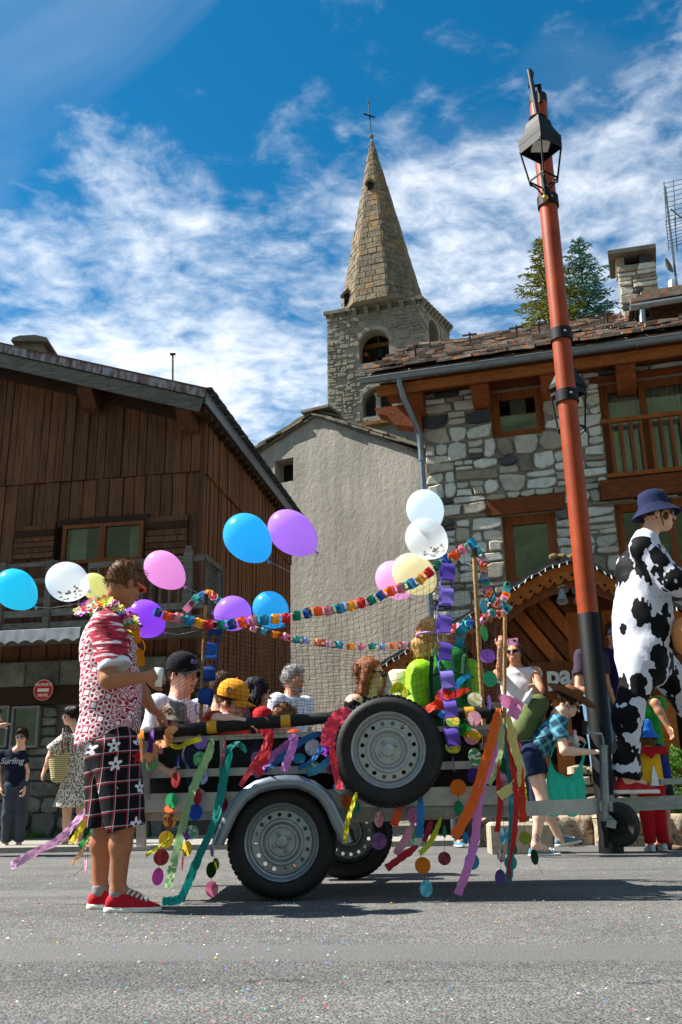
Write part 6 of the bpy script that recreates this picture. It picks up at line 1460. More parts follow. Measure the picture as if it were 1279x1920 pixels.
streamer('short blue streamer below the side beam', [(1090, 510), (1088, 620), (1083, 722)], 40, '2a7cc0', 5.45, 22, **st6)
streamer('dusty pink streamer by the far wheel', [(1055, 640), (1020, 720), (965, 805)], 42, 'd79ab4', 5.52, 23, **st6)
streamer('crimson streamer slanting low by the far wheel', [(1075, 762), (1000, 815), (918, 875)], 40, 'b22c40', 5.5, 24, **st6)
streamer('lime streamer curling below the side beam', [(1192, 620), (1165, 690), (1130, 755), (1085, 800)], 28, 'bccb2c', 5.45, 25, **st6)
streamer('small red streamer between lime and green discs', [(1145, 625), (1130, 680), (1105, 740)], 28, 'bb3038', 5.5, 26, **st6)
streamer('broad orange streamer at the front corner', [(398, 70), (372, 190), (335, 330), (270, 530), (185, 690)], 48, 'ec6a1f', 5.4, 27, twist=.25, **st8)
streamer('long pink streamer beside the broad orange one', [(385, 220), (362, 330), (305, 500), (285, 700), (245, 850), (200, 968)], 40, 'dd84cc', 5.42, 28, twist=.3, **st8)
streamer('pale green streamer at the front corner', [(405, 95), (408, 220), (392, 340), (345, 435)], 36, 'b4cf9a', 5.45, 29, **st8)
streamer('straw yellow streamer folded at the front corner', [(440, 95), (470, 250), (505, 400), (400, 495)], 44, 'd8cf84', 5.46, 30, twist=.3, **st8)
streamer('long teal streamer hanging straight at the front corner', [(425, 150), (448, 330), (460, 560), (458, 740), (445, 905)], 34, '2f8a92', 5.5, 31, **st8)
streamer('long red streamer with a teal tip at the front corner', [(430, 165), (462, 330), (482, 520), (470, 700), (447, 890)], 26, 'cc2f2c', 5.47, 32, **st8)
streamer('orange red streamer on the right of the front corner', [(445, 110), (485, 260), (505, 430), (515, 620)], 34, 'd8452a', 5.52, 33, **st8)
streamer('red streamer tied in front of the green backpack', [(880, 1292), (845, 1305), (815, 1322), (788, 1338)], 16, 'e2401f', 5.5, 34)
streamer('red streamer knot above the purple chain', [(836, 1290), (828, 1312), (822, 1330)], 26, 'd83a24', 5.48, 35)
streamer('blue streamer tied to the front rail', [(884, 1265), (862, 1278), (848, 1310), (825, 1345)], 12, '1f9ad0', 5.5, 36)
streamer('pink crepe bow at the front corner', [(935, 1305), (955, 1318), (968, 1322), (960, 1345)], 24, 'e58ab8', 5.45, 37)
streamer('yellow crepe bow above the spare wheel', [(732, 1300), (748, 1288), (765, 1306)], 18, 'd6d820', 5.6, 38)
streamer('green tinsel tuft on the front top rail', [(852, 1366), (864, 1372), (872, 1362), (880, 1374)], 14, '1f9a3a', 5.58, 39)
streamer('yellow crepe tuft on the front top rail', [(868, 1380), (884, 1376), (902, 1384)], 14, 'e2c02a', 5.57, 40)
streamer('thin crimson streamer between the teal loop and the mudguard', [(120, 880), (112, 1000), (122, 1100), (108, 1160)], 12, 'b8304e', 5.5, 41, **st5)
streamer('thin green streamer by the yellow disc on the left', [(970, 790), (900, 850), (812, 905)], 20, 'c6cf2c', 5.5, 42, **st4)
streamer('short emerald streamer on the right of the padded bar', [(690, 1345), (700, 1372), (694, 1400)], 12, '1f9a6a', 5.6, 43)
streamer('short violet streamer below the rear side beam', [(352, 1520), (346, 1548), (352, 1575)], 12, '7a4ac0', 5.5, 44)
streamer('narrow sky blue streamer behind the spare wheel', [(640, 1370), (628, 1410), (600, 1440), (575, 1450)], 14, '58aede', 5.55, 45)
streamer('thin scarlet streamer at the front stanchion', [(935, 1350), (930, 1420), (938, 1500), (932, 1560)], 10, 'd2302c', 5.5, 46)

# ================================================================== people
def skin(nm, col):
    if nm in MATS: return MATS[nm]
    k = NT(nm); v = k.coord(); c = srgb(col); f = k.noise(v, 14, 5, .6); g = k.noise(v, 70, 3, .6)
    cc = k.ramp(f, [(.3, tuple(x*y for x, y in zip(c, (.86, .78, .74)))), (.7, c)]); k.bs(Base_Color=cc, Roughness=.48, Specular_IOR_Level=.35, Subsurface_Weight=.08, Subsurface_Scale=.01).bump(g, .12, .002); MATS[nm] = k.m; return k.m
SK = skin('skin_tan', 'c08a68'); SKL = skin('skin_light', 'e0b095'); SKF = skin('skin_fair', 'e6bda6')
def hairmat(col, col2=None):
    nm = 'hair_'+col
    if nm in MATS: return MATS[nm]
    k = NT(nm); v = k.coord(scale=(90, 90, 14)); f = k.noise(v, 1, 4, .6, .5); c = srgb(col); c2 = srgb(col2) if col2 else tuple(min(1, x*2.1) for x in c)
    k.bs(Base_Color=k.ramp(f, [(.3, tuple(x*.72 for x in c)), (.5, c), (.8, c2)]), Roughness=.6, Specular_IOR_Level=.2).bump(f, .6, .006); MATS[nm] = k.m; return k.m
def cloth(nm, col, var=.12, rough=.85, ns=9., trans=0.):
    return M(nm, col, rough, 0, var, ns, .35, .008, .15, .03, trans)
def perp(u, f): u = Vector(u); return (u-f*u.dot(f)).normalized()
def add_head(S, C, f, u, nb, s=1.):
    r = f.cross(u); ax = (r, f, u); E = lambda q, rr, k=.02: S.ell(C+(r*q[0]+f*q[1]+u*q[2])*s, tuple(x*s for x in rr), ax, k*s)
    P = lambda x, y, z: C+(r*x+f*y+u*z)*s
    E((0, -.012, .022), (.074, .096, .092)); E((0, .03, -.045), (.058, .066, .082), .03); E((0, .062, -.097), (.03, .028, .024), .03)
    S.cap(P(0, .092, .002), .008*s, P(0, .118, -.034), .0135*s, .012*s); S.cap(P(-.034, .08, .02), .012*s, P(.034, .08, .02), .012*s, .02*s)
    E((0, .091, -.068), (.024, .012, .008), .008); E((0, .087, -.08), (.02, .012, .008), .008)
    for q in (-1, 1): E((q*.076, -.012, -.018), (.01, .022, .031), .008); E((q*.04, .07, -.035), (.022, .022, .022), .02)
    S.cap(C-f*.022*s-u*.07*s, .054*s, nb, .06*s, .03*s)
def eyes(t, C, f, u, s=1.):
    r = f.cross(u)
    for q in (-1, 1):
        p = C+(r*q*.031+f*.083+u*.0)*s
        e = part('eye', M('eye_white', 'd8d4cc', .3), t, lambda mb: mb.ball(p, .0125*s, 10, 8), 2); part('iris', M('eye_dark', '2a1c14', .2), e, lambda mb: mb.ball(p+f*.0065*s, .0075*s, 8, 6), 2)
        part('eyebrow', M('brow', '3a2a1f', .8), t, lambda mb: mb.tube([C+(r*q*.014+f*.092+u*.018)*s, C+(r*q*.034+f*.09+u*.026)*s, C+(r*q*.05+f*.077+u*.02)*s], .004*s, 5))
    part('mouth', M('lips', '9a4f45', .5), t, lambda mb: mb.tube([C+(r*-.022+f*.096-u*.073)*s, C+(f*.104-u*.075)*s, C+(r*.022+f*.096-u*.073)*s], .004*s, 6))
def sunglasses(t, C, f, u, s=1., col='0c0d10', frame='15151a', lens=.2):
    r = f.cross(u); fm = M('frame_'+frame, frame, .35); lm = M('lens_'+col, col, .06, .3, spec=.8, bump=0)
    g = part('glasses', fm, t, lambda mb: [mb.tube([C+(r*-.062+f*.085+u*.006)*s, C+(r*-.03+f*.107+u*.008)*s, C+(f*.112+u*.006)*s, C+(r*.03+f*.107+u*.008)*s, C+(r*.062+f*.085+u*.006)*s], .0045*s, 6)]+[mb.tube([C+(r*q*.062+f*.085+u*.006)*s, C+(r*q*.078+f*.02+u*.006)*s, C+(r*q*.079-f*.015-u*.005)*s], .0045*s, 6) for q in (-1, 1)])
    for q in (-1, 1):
        p = C+(r*q*.034+f*.1-u*.005)*s; z = (f+r*q*.3).normalized(); part('lens', lm, g, lambda mb: mb.lathe(p, [(.0, .006*s), (.018*s, .004*s), (.027*s, 0), (.026*s, -.003*s), (0, -.001)], z, 16, sy=.8, hint=tuple(u)), 2)
def hair(t, style, mat, C, f, u, s=1., nb=None, vox=.008, seed=1):
    r = f.cross(u); S = SDF(); P = lambda x, y, z: C+(r*x+f*y+u*z)*s
    S.ell(P(0, -.016, .03), (.083*s, .105*s, .097*s), (r, f, u), .01)
    if style == 'short':
        S.ell(P(0, .02, .075), (.066*s, .075*s, .05*s), (r, f, u), .02); S.cut(P(0, .062, .035), f*.75-u*.66); S.cut(P(0, 0, -.04), -u+f*.75); S.noise = [(.0035*s, 60/s, seed, (1, 1, .4)), (.0025*s, 130/s, seed+1, (1, 1, .4))]
        for q in (-1, 1): S.ell(P(q*.07, .01, -.012), (.014*s, .014*s, .03*s), (r, f, u), .01)
    else:
        S.cut(P(0, .05, .02), f*.9-u*.42) if style != 'bob' else None
        dn = -.3 if style == 'long' else (-.1 if style in ('pony', 'bun') else -.14)
        if style in ('long', 'bob', 'curly'):
            for q in (-1, -.4, .4, 1):
                S.cap(P(q*.064, -.035+.015*abs(q), .0), .034*s, P(q*.085, -.055+.01*abs(q), dn*.5), .04*s, .03); S.cap(P(q*.085, -.05+.02*abs(q), dn*.5), .04*s, P(q*.07, -.06, dn), .022*s, .03)
        if style == 'pony': S.cap(P(0, -.1, .02), .03*s, P(0, -.14, -.02), .036*s, .02); S.cap(P(0, -.14, -.02), .036*s, P(0, -.12, -.12), .02*s, .02)
        if style == 'bun': S.ell(P(0, -.11, .05), (.05*s, .045*s, .05*s), None, .02)
        S.noise = [(.008*s, 45/s, seed, (1, 1, .35)), (.005*s, 110/s, seed+1, (1, 1, .35))]
    h = S.build('hair', mat, t, vox)
    # loose strands
    rs = random.Random(seed); mb = MB(); n = 700 if style == 'short' else 520
    base = Vector(root_loc(t)); vs = h.data.vertices; nv = len(vs)
    for i in range(n):
        v = vs[rs.randrange(nv)]; p = v.co+base; nr = v.normal; fall = (-u*.6-f*.35) if style == 'short' else -u
        if (p-C).dot(u) > .05*s and style == 'short': fall = f*.6+u*.25+r*rs.uniform(-.25, .25)
        jt = .13 if style == 'short' else .3; d = (nr*.3+fall+V(rs.uniform(-jt, jt), rs.uniform(-jt, jt), rs.uniform(-jt, jt))).normalized(); l = rs.uniform(.016, .034)*s*(1 if style == 'short' else 1.6); sd = d.cross(nr)
        if sd.length < .01: continue
        sd = sd.normalized()*.0017*s; q = p+d*l*.5+nr*.006*s; mb.add([p-sd, p+sd, q+sd*.7, p+d*l+nr*.004*s, q-sd*.7], [(0, 1, 2, 3, 4)])
    mb.build('strands', mat, h, kind='stuff'); return h
def bucket_hat(t, C, f, u, s, mat, brim=.17, droop=.05, tilt=0.):
    return part('hat', mat, t, lambda mb: mb.lathe(C+u*.03*s, [(brim*s, -droop*s), ((brim-.004)*s, -droop*s+.008), (.105*s, .012*s), (.098*s, .05*s), (.086*s, .105*s), (.06*s, .125*s), (0, .13*s)], (u+f*tilt), 28, hint=tuple(f), sx=.9, sy=1.1), 2)
def cap_hat(t, C, f, u, s, mat, vm):
    r = f.cross(u)
    h = part('cap', mat, t, lambda mb: mb.lathe(C+u*.02*s-f*.012*s, [(.087*s, .0), (.092*s, .03*s), (.084*s, .075*s), (.055*s, .108*s), (.02*s, .12*s), (0, .121*s)], u, 24, hint=tuple(f), sx=.96, sy=1.15), 2)
    part('visor', vm, h, lambda mb: mb.grid(lambda a, b: C+u*(.028-.02*b-.03*(2*a-1)**2)*s+f*(.085+.085*b*(1-.5*(2*a-1)**2)-.05*(2*a-1)**2)*s+r*((2*a-1)*(.08-.012*b))*s, 13, 6), 2)
    part('button', vm, h, lambda mb: mb.ball(C+u*.142*s-f*.012*s, .008*s, 8, 6)); return h
def hand(S, w, d, pn, s=1., curl=.5, thumb=1, spread=.12):
    """w wrist, d along the fingers, pn palm normal (towards which they curl), thumb: side of d x pn"""
    d = d.normalized(); pn = perp(pn, d); sd = d.cross(pn)*thumb; K = w+d*.082*s
    S.cap(w, .026*s, w+d*.03*s, .03*s, .01, (pn, 1.35)); S.cap(w+d*.03*s, .033*s, w+d*.066*s, .037*s, .01, (pn, 1.7))
    for i, (l, o) in enumerate(((.072, 1.), (.08, .34), (.075, -.32), (.06, -.95))):
        p = K+sd*o*.027*s; v = (d+sd*o*spread).normalized(); a = 0.; S.cap(w+d*.04*s+sd*o*.022*s, .011*s, p, .0105*s, .006)
        for j, (fr, rr) in enumerate(((.45, .0098), (.31, .0088), (.24, .0078))):
            a += curl*(.75 if j == 0 else 1.); q = p+(v*math.cos(a)+pn*math.sin(a))*l*fr*s; S.cap(p, rr*s*1.05, q, rr*s, .004); p = q
    p = w+d*.028*s+sd*.03*s; v = (d*.65+sd*.75+pn*.25*(1+curl)).normalized()
    for l, rr in ((.036, .0125), (.03, .0108), (.024, .0095)):
        q = p+v*l*s; S.cap(p, rr*s*1.05, q, rr*s, .006); p = q; v = (v+d*.35*curl+pn*.35*curl-sd*.3).normalized()
def shoe(t, heel, toe, mat, sole, s=1., lace=None, vox=.006, up=V(0, 0, 1), mid=None):
    d = (toe-heel); L = d.length; d = d.normalized(); u = perp(up, d); r = d.cross(u); h = heel; S = SDF()
    P = lambda a, z, x=0.: h+d*a*L+u*z*s+r*x*s
    S.cap(P(.13, .035), .035*s, P(.45, .035), .036*s, .03); S.cap(P(.45, .035), .036*s, P(.78, .026), .04*s, .03, (u, 1.25)); S.cap(P(.78, .026), .04*s, P(.9, .022), .032*s, .02, (u, 1.3)); S.cap(P(.16, .055), .034*s, P(.24, .09), .034*s, .02); S.cap(P(.3, .075), .028*s, P(.6, .05), .03*s, .02)
    S.cut(P(0, .014), -u); S.cut(P(.2, .098), u*.95+d*.3); o = S.build('shoe', mat, t, vox)
    S = SDF(); S.cap(P(.13, .008), .042*s, P(.5, .008), .04*s, .03); S.cap(P(.5, .008), .04*s, P(.8, .008), .047*s, .03); S.cap(P(.8, .008), .047*s, P(.9, .01), .036*s, .02); S.cut(P(0, .024), u); S.cut(P(0, .0), -u); S.build('sole', sole, o, vox)
    if lace:
        for i in range(5): q = P(.42+.085*i, .098-.009*i); part('lace', lace, o, lambda mb: mb.tube([q-r*.028*s-u*.012*s, q+u*.004*s+d*.008, q+r*.028*s-u*.012*s], .0042*s, 5))
    return o
def default_joints(base, H, f, l=None, sit=None):
    k = H/1.75; f = Vector(f).normalized(); l = f.cross(V(0, 0, 1)); J = {'f': f, 'bf': f, 'k': k, 'l': l}; B = Vector(base); z = lambda q: V(0, 0, q*H)
    for n, q in (('R', 1), ('L', -1)):
        J['h'+n] = B+z(.52)+l*q*.085*k; J['k'+n] = B+z(.28)+l*q*.095*k+f*.02; J['a'+n] = B+z(.05)+l*q*.095*k; J['s'+n] = B+z(.815)+l*q*.185*k; J['e'+n] = B+z(.63)+l*q*.235*k-f*.02; J['w'+n] = B+z(.49)+l*q*.24*k+f*.07
    J['nb'] = B+z(.845); J['C'] = B+z(.935)+f*.015
    if sit is not None:
        dz = sit-.52*H+.09; 
        for n in J:
            if isinstance(J[n], Vector) and n not in ('f', 'bf', 'l'): J[n] = J[n]+V(0, 0, dz)
        for n, q in (('R', 1), ('L', -1)): J['k'+n] = J['h'+n]+f*.3*k+V(0, 0, .26*k); J['a'+n] = J['h'+n]+f*.34*k+V(0, 0, -.05)
    return J
def figure(label, J, skin_m, shirt=None, legs=None, shoes=None, vox=.011, hands=True, fat=1., curl=.5, sleeve='short', hem=.02, legtype='trousers', body_only=False, wr=.006, hand_dir=None, group=None, base=None, name='person', slack=1.):
    k = J['k']; b = base if base is not None else (J['aL']+J['aR'])/2; b = V(b.x, b.y, max(0, min(J['aL'].z, J['aR'].z)-.08*k)) if base is None else b
    t = thing(name, label, 'person', tuple(b), group); S = SDF(); f, bf = J['f'], J['bf']; u = perp((0, 0, 1), f) if 'u' not in J else J['u']
    if 'C' in J: add_head(S, J['C'], f, u, J['nb'], J.get('hs', k if k > .8 else .5+.5*k))
    sm = (J['sL']+J['sR'])/2; hm = (J['hL']+J['hR'])/2; ch = sm.lerp(hm, .3); wa = sm.lerp(hm, .68); lat = (J['sR']-J['sL']).normalized()
    fl = (lat.cross((sm-hm).normalized()), 1.45)
    S.cap(ch, .155*k*fat, wa, .13*k*fat, .04, fl); S.cap(wa, .13*k*fat, hm, .155*k*fat, .04, fl); S.cap(J['sL']+V(0, 0, -.01), .062*k, J['sR']+V(0, 0, -.01), .062*k, .05); S.cap(J['nb'], .06*k, sm, .075*k, .04)
    for n in 'LR':
        sh, el, wr_ = J['s'+n], J['e'+n], J['w'+n]; S.cap(sh, .058*k, el, .043*k, .03); S.cap(el, .045*k, el.lerp(wr_, .35), .043*k, .02); S.cap(el.lerp(wr_, .35), .043*k, wr_, .028*k, .02)
        if hands:
            d = (wr_-el).normalized(); hd = (hand_dir or {}).get(n); 
            if hd: hand(S, wr_, Vector(hd[0]), Vector(hd[1]), k, hd[2] if len(hd) > 2 else curl, hd[3] if len(hd) > 3 else (1 if n == 'L' else -1))
            else: hand(S, wr_, d, (lat*(1 if n == 'L' else -1)), k, curl, 1 if n == 'R' else -1)
        hp, kn, an = J['h'+n], J['k'+n], J['a'+n]; S.cap(hp, .085*k*fat, kn, .057*k, .03); S.cap(kn, .057*k, kn.lerp(an, .35)-bf*.012*k, .056*k, .03); S.cap(kn.lerp(an, .35)-bf*.012*k, .056*k, an, .037*k, .03); S.cap(an, .037*k, an+V(0, 0, -.03)+bf*.1*k, .03*k, .03)
    S.build('body', skin_m, t, vox)
    if shirt:
        S = SDF(); e = .016*slack; hz = sm.lerp(hm, 1.0+hem)
        S.cap(ch, .155*k*fat+e, wa, .142*k*fat+e*1.2, .04, fl); S.cap(wa, .142*k*fat+e*1.2, hz, .16*k*fat+e*1.2, .04, fl, fe=True); S.cap(J['sL']+V(0, 0, -.015), .066*k+e*.4, J['sR']+V(0, 0, -.015), .066*k+e*.4, .05); S.cap(sm+V(0, 0, .02), .075*k, sm, .085*k, .03)
        if sleeve != 'none':
            for n in 'LR':
                sh, el, wr_ = J['s'+n], J['e'+n], J['w'+n]
                if sleeve == 'long': S.cap(sh, .06*k+e, el, .05*k+e, .03); S.cap(el, .05*k+e, el.lerp(wr_, .93), .036*k+e*.8, .03, fe=True)
                else: S.cap(sh, .058*k+e, sh.lerp(el, .62), .06*k+e, .03, fe=True)
        S.noise = [(wr, 26, len(label)*7 % 97, (1, 1, 1)), (wr*.5, 60, 5, (1, 1, 1))]; S.build('shirt', shirt, t, vox)
    if legs:
        S = SDF(); e = .02*slack; S.cap(hm+V(0, 0, .04), .155*k*fat+e*.5, hm, .155*k*fat+e*.5, .04, fl)
        for n in 'LR':
            hp, kn, an = J['h'+n], J['k'+n], J['a'+n]
            if legtype == 'trousers': S.cap(hp, .092*k*fat+e, kn, .064*k+e, .03); S.cap(kn, .064*k+e, kn.lerp(an, .93), .052*k+e, .03, fe=True)
            elif legtype == 'shorts': S.cap(hp, .095*k*fat+e, hp.lerp(kn, .95), .075*k+e*1.6, .03, fe=True)
            elif legtype == 'hotpants': S.cap(hp, .1*k*fat+e, hp.lerp(kn, .42), .092*k+e*1.4, .03, fe=True)
        if legtype == 'skirt': S.cap(hm, .17*k*fat, (J['kL']+J['kR'])/2+V(0, 0, .05*k), .25*k*fat, .05, (fl[0], 1.15), fe=True)
        S.noise = [(wr, 30, 13, (1, 1, .6))]; S.build('shorts' if legtype in ('shorts', 'hotpants') else ('skirt' if legtype == 'skirt' else 'trousers'), legs, t, vox)
    if shoes:
        for n in 'LR':
            an = J['a'+n]; q = J.get('foot'+n, bf); z0 = an.z-.085*k if 'toe'+n not in J else None
            heel = V(an.x, an.y, an.z-.08*k)-q*.075*k; shoe(t, heel, heel+q*.275*k, shoes[0], shoes[1], k, shoes[2] if len(shoes) > 2 else None, vox*.75, V(0, 0, 1))
    return t, u
W_ = M('white_rubber', 'd9d6cd', .6); LACE = M('lace_white', 'e6e6ea', .7)
cot = cloth('white_cotton', 'd7dbe6', .06)

# ------------------------------------------------------------------ man in the red shirt
def hawaii():
    k = NT('hawaiian_print'); v = k.coord(scale=(1, 1, 1), rot=(0, .5, 0)); p = k.sep(v)
    fx = k.math('FRACT', k.math('MULTIPLY', k.math('ADD', p[0], k.math('MULTIPLY', p[1], .35)), 11.5)); fz = k.math('FRACT', k.math('MULTIPLY', p[2], 11.5))
    dx = k.math('SUBTRACT', fx, .5); dz = k.math('SUBTRACT', fz, .5); r = k.math('SQRT', k.math('ADD', k.math('MULTIPLY', dx, dx), k.math('MULTIPLY', dz, dz))); an = k.math('ARCTAN2', dz, dx)
    ring = k.mr(k.math('ABSOLUTE', k.math('SUBTRACT', r, .45)), .025, .05, 1, 0); ring2 = k.mr(k.math('ABSOLUTE', k.math('SUBTRACT', r, .2)), .02, .045, 1, 0)
    sp = k.math('MULTIPLY', k.mr(k.math('SINE', k.math('MULTIPLY', an, 6.)), .35, .6), k.mr(r, .40, .42, 1, 0)); dia = k.mr(k.math('ADD', k.math('ABSOLUTE', dx), k.math('ABSOLUTE', dz)), .77, .8)
    m = k.math('SUBTRACT', 1., k.math('MAXIMUM', k.math('MAXIMUM', k.math('MULTIPLY', ring, .8), ring2), k.math('MAXIMUM', sp, dia)), clamp=True)
    # lower front panel with wilder print
    w = k.noise(v, 9, 1, .5, 2.2); m2 = k.mr(k.math('SINE', k.math('MULTIPLY', w, 52.)), -.5, -.2); reg = k.mr(k.math('ADD', k.sep(k.coord())[0], k.math('MULTIPLY', k.noise(v, 5, 2, .5), .12)), .07, .1)
    m = k.math('ADD', k.math('MULTIPLY', m, k.math('SUBTRACT', 1., reg)), k.math('MULTIPLY', m2, reg))
    c = k.mix(m, srgb('e3dcdf'), k.ramp(k.noise(v, 6, 3, .5), [(.35, srgb('7d1030')), (.65, srgb('c01f3a'))]))
    k.bs(Base_Color=c, Roughness=.85, Specular_IOR_Level=.2).bump(k.noise(v, 12, 4, .6), .4, .01); return k.m
def sleeve_stripes():
    k = NT('striped_sleeve'); v = k.coord(scale=(3, 3, 30), rot=(0, -.25, 0)); f = k.noise(v, 1.3, 4, .6, .6); k.bs(Base_Color=k.ramp(f, [(.38, srgb('3a0d22')), (.45, srgb('a81a34')), (.54, srgb('b9203c')), (.56, srgb('e4dee4'))], 'LINEAR'), Roughness=.85); return k.m
def checked():
    k = NT('checked_shorts'); v = k.coord(); p = k.sep(v); wob = k.math('MULTIPLY', k.math('SUBTRACT', k.noise(v, 5, 3, .5), .5), .02)
    x = k.math('ADD', k.math('ADD', p[0], k.math('MULTIPLY', p[1], .5)), wob); z = k.math('ADD', k.math('ADD', p[2], k.math('MULTIPLY', p[0], -.1)), wob)
    def line(q, per, off, w): return k.mr(k.math('ABSOLUTE', k.math('SUBTRACT', k.math('FRACT', k.math('ADD', k.math('MULTIPLY', q, 1/per), off)), .5)), w, w+.012, 1, 0)
    wh = k.math('MAXIMUM', line(x, .075, .2, .016), line(z, .075, 0, .016)); rd = k.math('MAXIMUM', line(x, .075, .3, .03), line(z, .075, .1, .03))
    c = k.mix(rd, srgb('0d0c12'), srgb('8a1822')); c = k.mix(wh, c, srgb('b5acb3'))
    # hibiscus blossoms
    cb = k.n('ShaderNodeCombineXYZ'); k.set(cb.inputs[0], x); k.set(cb.inputs[1], z); vo = k.n('ShaderNodeTexVoronoi'); vo.inputs['Scale'].default_value = 7.5; vo.inputs['Randomness'].default_value = .75; k.L.new(cb.outputs[0], vo.inputs['Vector'])
    d = k.n('ShaderNodeVectorMath', operation='SUBTRACT'); sc = k.n('ShaderNodeVectorMath', operation='SCALE'); sc.inputs['Scale'].default_value = 1.; k.L.new(cb.outputs[0], d.inputs[0]); k.L.new(vo.outputs['Position'], d.inputs[1]); q = k.sep(d.outputs[0])
    ang = k.math('ARCTAN2', q[1], q[0]); rr = k.math('MULTIPLY', k.math('SQRT', k.math('ADD', k.math('MULTIPLY', q[0], q[0]), k.math('MULTIPLY', q[1], q[1]))), 1.)
    pet = k.math('SUBTRACT', k.math('ADD', .028, k.math('MULTIPLY', k.math('SINE', k.math('MULTIPLY', ang, 5.)), .011)), rr); cs = k.sep(vo.outputs['Color'])
    pm = k.math('MULTIPLY', k.mr(pet, 0, .002), k.mr(cs[0], .42, .44)); col = k.mix(k.mr(cs[1], .66, .68), srgb('ddd6de'), srgb('b3141f')); col = k.mix(k.mr(rr, .006, .009, 1, 0), col, srgb('20141c'))
    c = k.mix(pm, c, col); k.bs(Base_Color=c, Roughness=.85, Specular_IOR_Level=.2).bump(k.noise(v, 9, 4, .6), .4, .012); return k.m
def lace_flower(t, p, nrm, r, col, col2, seed):
    rs = random.Random(seed); x, y, z = frame_from(nrm, (rs.random(), rs.random(), .2)); mb = MB()
    for lay in (0, 1):
        mb.m = lay
        for i in range(5):
            a = 1.2566*i+lay*.6+rs.random()*.3; d = x*math.cos(a)+y*math.sin(a); sd = z.cross(d); rr = r*(1-.3*lay); h = z*(.3*r+.25*r*lay)
            mb.add([p, p+d*rr*.55+sd*rr*.38+h*.7, p+d*rr+sd*rr*.15+h*rs.uniform(.2, 1.2), p+d*rr-sd*rr*.2+h*rs.uniform(.2, 1.2), p+d*rr*.55-sd*rr*.38+h*.7], [(0, 1, 2, 3, 4)])
    mb.build('flower', [paper(col), paper(col2)], t, 2)
def man():
    f = V(.56, .72, -.38).normalized(); J = {'k': 1.0, 'f': f, 'bf': V(.97, .2, 0).normalized(), 'C': at(234, 1094, 5.14), 'nb': at(206, 1150, 5.2),
         'sR': at(196, 1176, 5.02), 'sL': at(214, 1170, 5.40), 'eR': at(203, 1276, 4.94), 'wR': at(268, 1270, 4.92), 'eL': at(258, 1286, 5.52), 'wL': at(286, 1330, 5.55),
         'hR': at(212, 1392, 5.12), 'hL': at(204, 1392, 5.32), 'kR': at(236, 1535, 5.10), 'kL': at(196, 1535, 5.32), 'aR': at(221, 1673, 5.13), 'aL': at(188, 1672, 5.30)}
    u = perp((.0, 0, 1), f); J['u'] = u; sm = skin('skin_man', 'ad7450')
    t, u = figure('man in red patterned shirt and checked shorts standing behind the trailer', J, sm, None, None, None, .0075, hand_dir={'R': ((.9, .2, .15), (-.15, .9, -.3), .85, -1), 'L': ((.75, -.05, -.55), (-.3, -.2, -.9), .35, 1)})
    # shirt
    S = SDF(); lat = (J['sR']-J['sL']).normalized(); fl = (V(lat.y, -lat.x, 0)*-1, 1.22); ch = at(203, 1215, 5.21); be = at(209, 1300, 5.21); hm = at(205, 1398, 5.21)
    S.cap(ch, .19, be, .196, .05, fl); S.cap(be, .196, hm, .205, .05, fl); S.cap(at(170, 1370, 5.2), .06, at(163, 1400, 5.2), .05, .08); S.cap(J['sR']+V(.0, 0, -.015), .08, J['sL']+V(.0, 0, -.015), .08, .06); S.cap(at(206, 1152, 5.2), .085, ch, .12, .05)
    S.cap(J['sL'], .085, J['sL'].lerp(J['eL'], .6), .085, .03, fe=True); S.cut(at(205, 1388, 5.21), V(.25, 0, -1)); S.noise = [(.008, 15, 3, (1, 1, .7)), (.004, 42, 9, (1, 1, 1))]
    S.build('shirt', hawaii(), t, .008)
    S = SDF(); se = at(214, 1246, 4.97); S.cap(J['sR']+V(.01, 0, 0), .098, se, .084, .03, fe=True); S.noise = [(.006, 26, 4, (1, 1, 1)), (.003, 60, 8, (1, 1, 1))]; slv = S.build('sleeve', sleeve_stripes(), t, .007)
    S = SDF(); dd = (se-J['sR']).normalized(); S.cap(se-dd*.002, .088, se+dd*.022, .089, .01, fe=True); S.cut(se-dd*.012, -dd); S.build('cuff', M('white_cuff', 'd5dae4', .8), slv, .006)
    S = SDF(); S.cap(at(207, 1375, 5.21), .165, at(207, 1400, 5.21), .17, .04, fl)
    S.cap(at(216, 1400, 5.11), .128, at(238, 1554, 5.10), .102, .05, fe=True); S.cap(at(203, 1400, 5.31), .128, at(194, 1552, 5.32), .1, .05, fe=True); S.noise = [(.008, 16, 21, (1, 1, .4)), (.003, 45, 2, (1, 1, .5))]; S.build('shorts', checked(), t, .008)
    red = cloth('red_canvas', 'b01824', .15, .7, 30)
    for a, nm in ((J['aR'], 0), (J['aL'], 1)):
        h = V(a.x-.062, a.y, .0); o = shoe(t, h, h+V(.285, -.012, .0), red, W_, 1.05, LACE, .006)
        S = SDF(); S.cap(a+V(0, 0, .0), .045, a+V(.0, 0, .035), .043, .01, fe=True); S.build('sock', M('grey_sock', '85868a', .9), o, .006)
    hair(t, 'short', hairmat('5f4026', 'a87c4c'), J['C'], f, u, 1.03, vox=.007, seed=4)
    r = f.cross(u); C = J['C']
    part('glasses', M('red_plastic', 'd23a1e', .35), t, lambda mb: [mb.bar(C+r*q*.081-f*.02+u*.004, C+r*q*.07+f*.1+u*.012, .006, .016) for q in (-1, 1)]+[mb.bar(C-r*.07+f*.1+u*.01, C+r*.07+f*.1+u*.01, .01, .03)])
